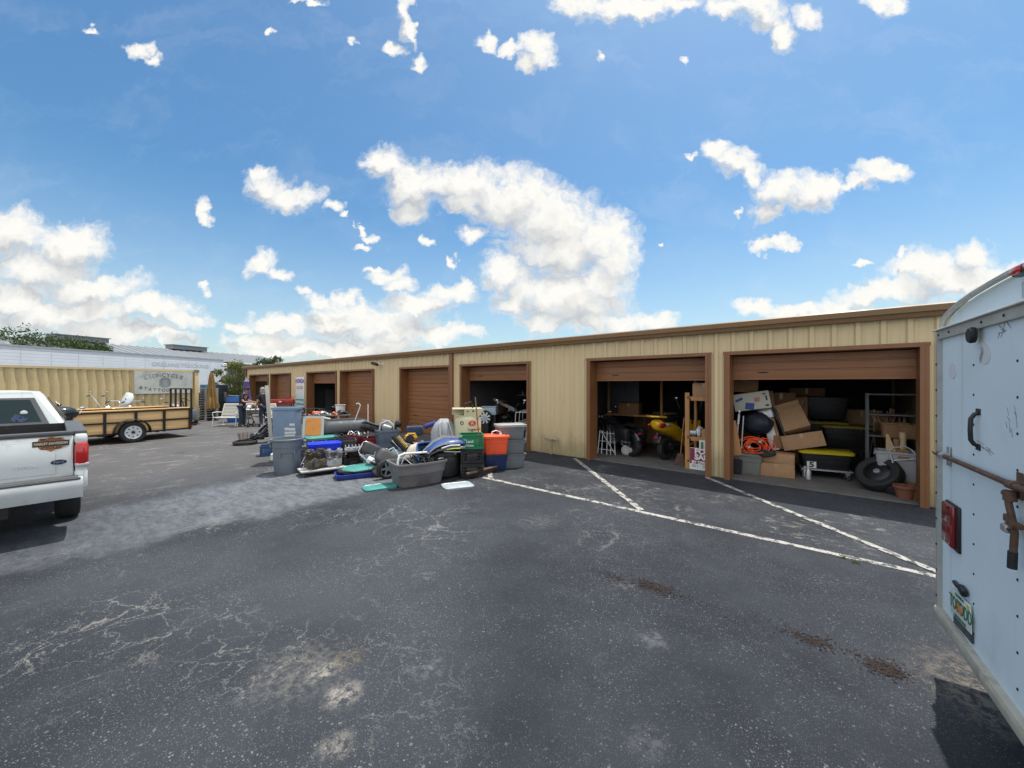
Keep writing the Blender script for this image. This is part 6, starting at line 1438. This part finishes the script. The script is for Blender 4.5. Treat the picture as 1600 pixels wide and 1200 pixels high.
for k, px in enumerate((1258, 1263)): tag(place(MB().lathe([(.05, 0), (.05, .15), (.035, .18), (.03, .22), (0, .22)], 14).build('spray_can', m_galv), stood(px, 9.75-.2*k)), ['grey spray can on the floor beside the long cardboard box', 'second grey spray can nearer the threshold'][k], 'can', 'spray cans')
for k, (px, Y, z, L_, Hh, lab) in enumerate(((1240, 11.3, FZ, .6, .55, 'dim box on the floor at the back left of the right bay'), (1243, 11.3, .58, .55, .5, 'dim box stacked in the middle at the back left of the right bay'), (1238, 11.3, 1.1, .6, .5, 'dim box stacked highest at the back left of the right bay'),
        (1340, 12.2, FZ, .8, .7, 'large dim box at the back centre of the right bay'), (1345, 12.2, .75, .7, .55, 'dim box on the large box at the back centre of the right bay'), (1262, 12.0, 1.3, .7, .5, 'dim box high behind the tipped flapped box'), (1372, 12.4, FZ, .6, .9, 'tall dim box behind the black folding stand'))):
    carton(lab, L_, .5, Hh, (*stood(px, Y)[:2], z), 7*k % 11-4, m=m_card2 if k % 2 else m_card, group=GB)
# right side: rack, baskets, tyres, cart
m_rack = mat('dark_rack_steel', (.10, .105, .11), .5, .3)
rk = thing('wire_rack', 'grey metal shelving rack at the right of the right open bay', 'rack', stood(1412, 10.1), 0)
for x in (-.5, .5):
    for y in (-.2, .2): MB().box((x, y, .85), (.035, .035, 1.7)).build('post', m_rack, rk)
for z in (.25, .9, 1.3, 1.68): MB().box((0, 0, z), (1.0, .42, .025)).build('shelf', m_rack, rk)
def basket(label, loc, L, Wd, Hh, m):
    t = thing('wicker_basket', label, 'basket', loc, 4, 'wicker baskets on the rack')
    rings = []; n = 9
    for k in range(n): z = Hh*k/(n-1); o = .008 if k % 2 else 0; rings.append(rrect(L*(.88+.12*k/n)+o, Wd*(.88+.12*k/n)+o, z, .05))
    MB().loft(rings+[rrect(L*.93, Wd*.9, Hh, .05), rrect(L*.8, Wd*.8, .05, .05)]).build('body', m, t)
    b = MB(); b.tube([v for v in rrect(L*1.02, Wd*1.02, Hh, .05)], .016, closed=True); b.build('rim', m, t); return t
m_wick = mat('wicker', (.26, .15, .075), .85, var=.35, scale=40, bump=.4, stretch=(1, 1, 3))
basket('brown wicker basket on the left of the metal rack shelf', (*stood(1397, 10.0)[:2], .915), .36, .32, .26, m_wick)
basket('wicker basket on the right of the metal rack shelf', (*stood(1425, 9.95)[:2], .915), .38, .32, .24, m_wick)
b = MB(); g = random.Random(4)
for k in range(22): x = g.uniform(-.4, .4); b.tube([(x, g.uniform(-.1, .1), 0), (x+g.uniform(-.08, .08), g.uniform(-.1, .1), g.uniform(.12, .28))], .010, n=5)
tag(place(b.build('craft_sticks', mat('dry_sticks', (.22, .12, .07), .9, var=.4)), (*stood(1412, 10.05)[:2], 1.17)), 'tangle of dry sticks and trinkets above the wicker baskets', 'sticks')
ct = tote('storage_tote', 'cloudy clear tote on the floor in front of the metal rack', .62, .42, .50, mat('cloudy_plastic', (.36, .36, .38), .4, var=.1), (*stood(1406, 9.55)[:2], .22), -4, 'totes in the right bay', open_=True)
tag(place(MB().box((0, 0, .1), (.7, .46, .19), bev=.01).build('wood_box', m_card2), stood(1406, 9.6), -4), 'low dark box under the cloudy clear tote', 'box')
m_lw = mat('pale_wood', (.52, .38, .22), .7, var=.15)
for k, (px, h, sh) in enumerate(((1390, .30, 0), (1401, .22, 1), (1411, .34, 1))):
    b = MB().lathe([(.045, 0), (.055, .05), (.04, h*.5), (.05, h*.8), (.045, h)], 14) if sh else MB().prism([(-.05, 0), (.08, 0), (-.02, h), (-.05, h)], .05, TR(0, 0, 0, 90, 0, 0))
    tag(place(b.build('wood_piece', m_lw if k != 1 else m_wick), (*stood(px, 9.55)[:2], .71), 0), ['pointed pale wood offcut standing in the clear tote', 'short turned brown wood post in the clear tote', 'taller pale turned wood post in the clear tote'][k], 'wood', 'wood pieces in the clear tote')
def tyre(label, loc, rot, rad, wd, rim=True):
    t = thing('car_tyre', label, 'tyre', loc, rot=rot, group='tyres in the right bay')
    MB().lathe([(rad*.60, -wd*.42), (rad*.85, -wd*.5), (rad*.95, -wd*.44), (rad, -wd*.3), (rad, wd*.3), (rad*.95, wd*.44), (rad*.85, wd*.5), (rad*.60, wd*.42), (rad*.58, 0), (rad*.60, -wd*.42)], 40, cap=False).build('tyre', m_rub, t)
    if rim: MB().lathe([(rad*.6, .2*wd), (rad*.5, .28*wd), (rad*.2, .34*wd), (0, .30*wd)], 24).build('rim', m_blackm, t)
    if rim: MB().lathe([(rad*.16, .3*wd), (rad*.14, .46*wd), (0, .47*wd)], 16).build('hub', m_alu, t)
    return t
p = inb(1374, 752, 9.35); tyre('black tyre with a silver rim tilted on the other tyre inside the right jamb', (p[0], p[1], .31), (50, -14, -20), .32, .24)
p = inb(1412, 765, 9.35); tyre('black tyre lying low beneath the tilted one near the right jamb', (p[0], p[1], .20), (24, -8, 0), .34, .22, False)
hc_ = thing('luggage_cart', 'folding luggage cart with bent silver handle above the tyres', 'cart', (*stood(1420, 9.25)[:2], .42), rot=(-18, -12, 0))
MB().tube([(-.16, 0, 0), (-.15, 0, .36), (-.10, 0, .42), (.06, 0, .42), (.12, 0, .36), (.26, 0, .02)], .014, n=8).tube([(-.15, 0, .2), (.17, 0, .2)], .011).build('frame', m_galv, hc_)
MB().box((.0, .02, .30), (.14, .02, .15), (0, 10, 0)).build('leather_strap', m_card2, hc_)
for k, (px, py) in enumerate(((1414, 781), (1433, 784))):
    tag(place(MB().lathe([(.10, 0), (.13, .16), (.15, .17), (.15, .21), (.13, .21), (.09, .02), (0, .02)], 20).build('terracotta_pot', mat('dark_terracotta', (.22, .085, .045), .8)), stood(px, 8.98+.05*k), 0), ['terracotta pot on the floor left of the right jamb', 'terracotta pot touching the right jamb'][k], 'pot', 'terracotta pots by the jamb')
st_ = thing('camera_tripod', 'dim black folding stand in the middle back of the right bay', 'stand', stood(1366, 10.9))
for k in range(3): a = R(120*k); MB().tube([(0, 0, .9), (.28*math.cos(a), .28*math.sin(a), 0)], .014).build('leg', m_blackm, st_)
MB().tube([(0, 0, .6), (0, 0, 1.35)], .016).box((0, 0, 1.15), (.03, .03, .14)).build('pole', m_galv, st_)
tote('storage_tote', 'dim blue bin on the floor of the right bay behind the black stand', .45, .4, .42, m_navyp, stood(1350, 11.4), 0, 'totes in the right bay', open_=True)
# ------------------------------------------------------------------ middle open bay
motorcycle('dark cruiser motorcycle with saddlebags inside the left of the scooter bay', stood(958, 10.0), 62, mat('dark_teal_gloss', (.008, .018, .024), .2, coat=.5), 'low', bags=True)
lm = thing('cruiser_headlight', 'small round white headlight of the dark cruiser at the left jamb of the scooter bay', 'lamp', inb(928, 646, 9.15))  # the cruiser's headlight, modelled as a separate piece
MB().sph((0, -.03, 0), (.055, .02, .055), 12).build('lens', m_white, lm); MB().lathe([(.03, .10), (.06, .04), (.062, -.02)], 14, TR(0, 0, 0, -90, 0, 0)).tube([(0, .05, .03), (-.02, .06, .2)], .012).build('shell', m_chrome, lm)
fr3 = thing('folding_rack', 'folded silver metal rack leaning in front of the dark cruiser', 'rack', stood(948, 9.45), rot=(-14, 4, 20))
b = MB()
for x in (-.24, -.14, .0, .10, .22): b.tube([(x, 0, 0), (x*.8-.05, .03, .62)], .014)
for z in (.12, .34, .56): b.tube([(-.25, 0, z), (.2, 0, z)], .011)
b.tube([(-.2, -.02, .6), (.2, -.02, .05)], .012); b.build('frame', m_galv, fr3)
hv = None
ob_ = engine('outboard_engine', 'grey engine block on the floor between the cruiser and the yellow scooter', stood(985, 9.75), 10, m_alu, 12, 1.15)
ob_['group'] = 'engines on the bay floor'
p = AtY(1024, 600, 9.45)
scy = thing('motor_scooter', 'bright yellow motor scooter seen from behind in the open bay', 'scooter', (p[0]+.30, 10.35, FZ), -16); scy.scale = (1.12, 1.1, 1.15)
m_sy = mat('scooter_yellow', (.72, .42, .008), .22, var=.06, coat=.6)
for y, nm in ((.62, 'front_wheel'), (-.55, 'rear_wheel')): wheel(scy, (0, y, .25), .25, .13, 'x', name=nm, spokes=5, rim_m=m_blackm)
rings = []
for y, w, z, h in ((-.98, .07, .80, .06), (-.90, .13, .77, .11), (-.65, .17, .72, .15), (-.35, .18, .64, .17), (-.1, .16, .52, .18), (.05, .13, .40, .14), (.12, .1, .33, .06)):
    rings.append([(w*math.cos(2*PI*k/18), y, z+h*math.sin(2*PI*k/18)) for k in range(18)])
MB().loft(rings).build('rear_cowl', m_sy, scy, sharp=60)
MB().loft([[(x, y, z+.10*y) for x, y, z in rrect(.26, .85, z0, .1, 4, cy=-.42)] for z0 in (.86, .92, .95)]).build('seat', m_black, scy)
MB().tube([(-.16, -.75, .93), (-.14, -1.0, .95), (0, -1.06, .95), (.14, -1.0, .95), (.16, -.75, .93)], .02).build('grab_rail', m_sy, scy)
for s in (-1, 1):
    MB().sph((s*.135, -.84, .76), (.05, .14, .05), 12).build('tail_light', m_redlens, scy); MB().sph((s*.155, -.70, .765), (.04, .10, .04), 12).build('turn_signal', mat('clear_lens', (.45, .42, .42), .2), scy)
MB().box((0, -.86, .45), (.20, .03, .16), (-20, 0, 0), bev=.02).box((0, -.70, .5), (.1, .4, .1), (-20, 0, 0), bev=.03).build('mud_guard', m_black, scy); MB().box((0, -.885, .50), (.08, .02, .05)).build('rear_reflector', m_redlens, scy)
MB().box((.0, .25, .28), (.34, .5, .07), bev=.02).box((0, .52, .55), (.36, .08, .52), (-16, 0, 0), bev=.03).build('floorboard', m_sy, scy)
MB().box((0, -.3, .28), (.22, .4, .2), bev=.05).cyl((.14, -.55, .28), (.17, -.2, .30), .06).build('engine', m_blackm, scy)
MB().tube([(0, .62, .3), (0, .48, .95), (-.30, .40, 1.05)], .02).tube([(0, .48, .95), (.30, .40, 1.05)], .02).build('handlebar', m_blackm, scy)
for s in (-1, 1): MB().tube([(s*.25, .42, 1.04), (s*.32, .38, 1.25)], .008).sph((s*.34, .36, 1.3), (.065, .02, .045), 12).build('mirror', m_chrome, scy)
for k, (px, Y, z, lab) in enumerate(((945, 12.0, FZ, 'dim box on the floor deep in the scooter bay at left'), (1010, 12.4, FZ, 'dim box on the floor deep behind the yellow scooter'), (1040, 12.2, FZ, 'second dim box on the floor deep behind the yellow scooter'))):
    carton(lab, .7, .5, .6+.2*k, (*stood(px, Y)[:2], z), 6*k, m=m_card2, group='dim boxes at the back of the scooter bay')
# shelf with goods and sale sign
shf = thing('lumber_shelf', 'raw lumber shelf unit full of parts inside the right jamb of the scooter bay', 'shelf', (0, 0, 0))
pX = AtY(1074, 600, 9.05)[0]
MB().box((pX, 9.05, .86), (.09, .04, 1.70)).box((pX+.06, 9.5, 1.0), (.05, .09, 1.95)).box((-1.97, 9.05, .95), (.05, .04, 1.9)).box((-1.97, 9.5, 1.0), (.05, .09, 1.95)).build('post', m_wood2, shf)
for z in (.20, .72, 1.60): MB().box(((pX-1.95)/2, 9.28, z), (abs(pX+1.95), .50, .03)).box(((pX-1.95)/2+.03, 9.03, z-.02), (abs(pX+1.95)-.1, .025, .09)).build('shelf_board', m_wood2, shf)
carton('cardboard box on the top board of the lumber shelf', .46, .42, .30, (-2.17, 9.28, 1.62), 0, group='boxes on the lumber shelf')
g = random.Random(15)
for k in range(9):
    m = [m_alu, m_black, m_white, m_galv, m_card, m_bluegray][k % 6]; x = pX+.12+.055*k; w = g.uniform(.07, .14)
    b = MB()
    if k % 3 == 0: b.box((0, 0, .09), (w, .16, g.uniform(.1, .2)), (0, 0, 8*k), bev=.015)
    elif k % 3 == 1: b.lathe([(w*.5, 0), (w*.5, .14), (w*.3, .19), (0, .19)], 14)
    else: b.sph((0, 0, .12), (w*.7, .09, .12), 10).tube([(-.05, -.05, .15), (.02, -.08, .25), (.08, -.05, .2)], .012)
    tag(place(b.build('shelf_part', m), (x, 9.10+.12*(k % 2), .735+(.16 if k > 5 else 0)), 0), ['squat silver housing', 'black canister', 'white bracket with a loop', 'grey steel block', 'tan paper tub', 'slate motor with a bent pipe', 'bright alloy block', 'tall black canister', 'white bulb shaped cover'][k]+' on the middle board of the lumber shelf', 'part', 'parts on the lumber shelf')
sl = thing('for_sale_sign', 'maroon and white FOR SALE BY OWNER sign leaning on the lumber shelf', 'sign', (-2.20, 8.985, .03), rot=(-4, 0, 0))
MB().box((0, 0, .24), (.48, .008, .47)).build('sign_board', m_whitem, sl); MB().box((0, -.006, .30), (.47, .005, .33)).build('maroon_field', mat('sign_maroon', (.20, .012, .035), .5, var=.05), sl)
sf = lambda x, z, y=-.0095: Matrix.Translation((x, y, z)) @ face_to(0, -1)
text(sl, 'FOR', .155, sf(.02, .40), m_ink_w, bold=.008, ext=.0008, sx=1.1); text(sl, 'SALE', .150, sf(.03, .275), m_ink_w, bold=.008, ext=.0008, sx=1.05); text(sl, 'BY OWNER', .082, sf(.02, .165), m_ink_w, bold=.004, ext=.0008)
text(sl, '861 - 2021', .085, sf(.0, .085, -.006), mat('sign_pencil', (.28, .33, .36), .6), bold=.001, ext=.0008)
s2_ = thing('small_sign', 'small white sign with a red patch behind the sale sign', 'sign', (-2.10, 9.0, .50), rot=(-3, 0, 0))
MB().box((0, .012, .08), (.30, .008, .22)).build('sign_board', m_whitem, s2_); MB().box((.08, .004, .09), (.13, .005, .10)).build('red_patch', mat('patch_red', (.32, .02, .04), .5), s2_); MB().box((-.09, .004, .07), (.05, .005, .15)).build('green_patch', mat('patch_green', (.08, .2, .1), .5), s2_)
tag(place(MB().box((0, 0, .65), (1.1, .03, 1.3), bev=.004).build('dark_cabinet_panel', mat('grey_sheet', (.11, .12, .13), .6)), (stood(972, 11.5)[0], 11.5, 1.0), 0), 'pale panel standing at the back of the scooter bay', 'panel')
bn = thing('work_bench', 'dim wooden bench with studs at the back of the scooter bay', 'bench', stood(995, 11.2))
MB().box((0, 0, .95), (1.8, .6, .05)).build('bench_top', m_wood2, bn)
for x in (-.8, .8): MB().box((x, -.2, .47), (.09, .09, .94)).box((x, -.2, 1.7), (.06, .06, 1.45)).build('post', m_wood2, bn)
carton('dim brown box on the wooden bench at the back of the scooter bay', .6, .45, .35, (*stood(985, 11.1)[:2], .98), 8, m=m_card2)
tote('storage_tote', 'dim red bin on the floor behind the dark cruiser', .5, .45, .55, m_darkred, stood(995, 10.6), 5, open_=True)
sb3 = thing('shop_broom', 'long handled broom standing between the scooter and the lumber shelf', 'broom', stood(1062, 9.35), rot=(0, 5, 0))
MB().tube([(0, 0, .25), (0, 0, 1.1)], .012).build('handle', m_wood2, sb3); MB().prism([(-.06, .26), (.06, .26), (.12, 0), (-.12, 0)], .05, TR(0, .025, 0, 90, 0, 0)).build('bristles', m_rusty, sb3)
# ------------------------------------------------------------------ left open bay behind the crates
lt = thing('light_fixture', 'long pale metal lamp housing propped diagonally in the bay behind the compressor', 'light fixture', (0, 0, 0))
q0, q1 = Vector(AtY(749, 613, 10.6)), Vector(AtY(806, 642, 10.4)); d_ = q1-q0
ML = Matrix.Translation((q0+q1)/2) @ d_.to_track_quat('X', 'Z').to_matrix().to_4x4()
MB().box((0, 0, 0), (d_.length, .14, .07), bev=.012, M=ML).box((0, -.04, .05), (d_.length*.96, .05, .05), bev=.01, M=ML).build('housing', mat('pale_green_grey', (.40, .45, .44), .5, var=.08), lt)
GL = 'boxes in the left open bay'
carton('brown box propped under the left end of the lamp housing', .6, .5, .5, (*stood(757, 10.9)[:2], .95), rot=(0, 18, 4), group=GL)
carton('dark brown box under the middle of the lamp housing', .6, .5, .5, (*stood(775, 10.8)[:2], .85), rot=(0, 14, 0), m=m_card2, group=GL)
carton('large dark box on the floor under the other boxes in the left bay', 1.1, .6, .85, stood(766, 10.9), 3, m=m_card2, group=GL)
ck_ = thing('cooler_box', 'pale blue ribbed cooler box behind the compressor in the left bay', 'cooler', (*stood(766, 9.6)[:2], .86), 22)
b = MB().box((0, 0, .12), (.52, .32, .25), bev=.02).box((0, 0, .265), (.55, .35, .04), bev=.012)
for k in range(5): b.box((-.2+.1*k, -.165, .11), (.03, .02, .16), bev=.006)
b.build('body', m_ltblue, ck_); MB().box((0, 0, -.42), (.5, .3, .82)).build('stand', m_blackm, ck_)
ws = thing('spoked_wheel', 'motorcycle wheel with white rim and blue hub behind the compressor', 'wheel', (*stood(757, 9.30)[:2], .55), 215)
wheel(ws, (0, 0, .22), .25, .09, 'y', spokes=9, rim_r=.90, rim_m=m_white); MB().cyl((0, .04, .22), (0, .06, .22), .07, n=14).build('hub_cover', m_ltblue, ws); MB().box((0, .03, -.25), (.3, .2, .55)).build('crate_below', m_blackm, ws)
motorcycle('shadowed motorcycle with a red tail light facing into the left open bay', stood(796, 10.1), 30, m_tblack, 'wide', group='motorcycles inside the bays')
for k, px in enumerate((812, 818, 823)):
    t = thing('folding_chair', ['white framed folding chair nearest the middle of the left bay', 'white framed folding chair between two others in the left bay', 'white framed folding chair against the right jamb of the left bay'][k], 'chair', stood(px, 9.6+.5*k), 20, 'folding chairs in the left bay')
    b = MB()
    for s in (-1, 1): b.tube([(s*.2, 0, 0), (s*.2, .1, .45), (s*.2, .2, .95)], .014).tube([(s*.2, .35, 0), (s*.2, .0, .46)], .014)
    b.tube([(-.2, .2, .95), (.2, .2, .95)], .014).tube([(-.2, .13, .62), (.2, .13, .62)], .012); b.build('frame', m_whitem, t); MB().box((0, .12, .46), (.38, .34, .025), bev=.01).build('seat', m_black, t)
sh2 = thing('wall_shelf', 'dim shelf with small objects at the back right of the left open bay', 'shelf', (AtY(815, 600, 12)[0], 12.0, 1.45))
MB().box((0, 0, 0), (1.6, .35, .03)).build('shelf_board', m_galv, sh2); b = MB()
for k in range(6): b.lathe([(.05, .015), (.05, .12), (.02, .18), (0, .18)], 10, TR(-.6+.22*k, 0, 0))
b.build('bottles', m_galv, sh2)
# dim goods seen in the far half open bays
for px, lab in ((500, 'tall dim cabinet inside the half open far bay'), (405, 'tall dim cabinet inside the farthest open bay')):
    c = thing('metal_cabinet', lab, 'cabinet', stood(px+10, 10.2), 0)
    MB().box((0, 0, .8), (.9, .5, 1.6), bev=.01).build('body', mat('dim_grey_paint', (.10, .11, .12), .5), c); MB().box((-.225, -.26, .8), (.43, .02, 1.5)).box((.225, -.26, .8), (.43, .02, 1.5)).build('door', m_trim, c)
# ------------------------------------------------------------------ small ground cover
g = random.Random(77)
b = MB()
def scatter(px, py, n, sx, sy, sz):
    c = Vector((*G(px, py), 0))
    for _ in range(n):
        p = c+Vector((g.gauss(0, sx)+g.gauss(0, sx*.3), g.gauss(0, sy), .004)); a = g.uniform(0, 2*PI); l = g.uniform(.4, 1.4)*sz; w = l*g.uniform(.2, .6)
        u = Vector((math.cos(a), math.sin(a), g.uniform(-.3, .3)))*l; v = Vector((-math.sin(a), math.cos(a), g.uniform(-.2, .2)))*w
        p.z += abs(u.z)+abs(v.z); q = [p-u-v, p+u-v*.6, p+u*.8+v, p-u*.7+v]; b.bm.faces.new([b.bm.verts.new(x) for x in q])
scatter(1022, 918, 520, .11, .05, .009); scatter(958, 903, 150, .09, .05, .009); scatter(1265, 1000, 330, .09, .04, .008); scatter(1382, 1045, 520, .055, .045, .008); scatter(1150, 955, 160, .35, .10, .006); scatter(1330, 1020, 120, .15, .07, .006)
lf = b.build('leaf_litter', mat('rust_brown_litter', (.024, .013, .009), .9, var=.5, scale=30)); tag(lf, 'rust brown scatter of rotted leaves and mulch on the asphalt', 'litter', kind='stuff')
b = MB()
for (px, py) in ((1318, 872), (1473, 792), (1335, 880), (1478, 800)):
    c = Vector((*G(px, py), 0))
    for k in range(26):
        a = g.uniform(0, 2*PI); r = g.uniform(0, .04); base = c+Vector((r*math.cos(a), r*math.sin(a), 0)); h = g.uniform(.02, .07); t_ = base+Vector((g.uniform(-.04, .04), g.uniform(-.04, .04), h)); w = Vector((math.cos(a+1), math.sin(a+1), 0))*.004
        b.bm.faces.new([b.bm.verts.new(x) for x in (base-w, base+w, t_)])
tag(b.build('weeds', m_leaf2), 'tiny weeds sprouting along the painted line and wall foot', 'weeds', kind='stuff')
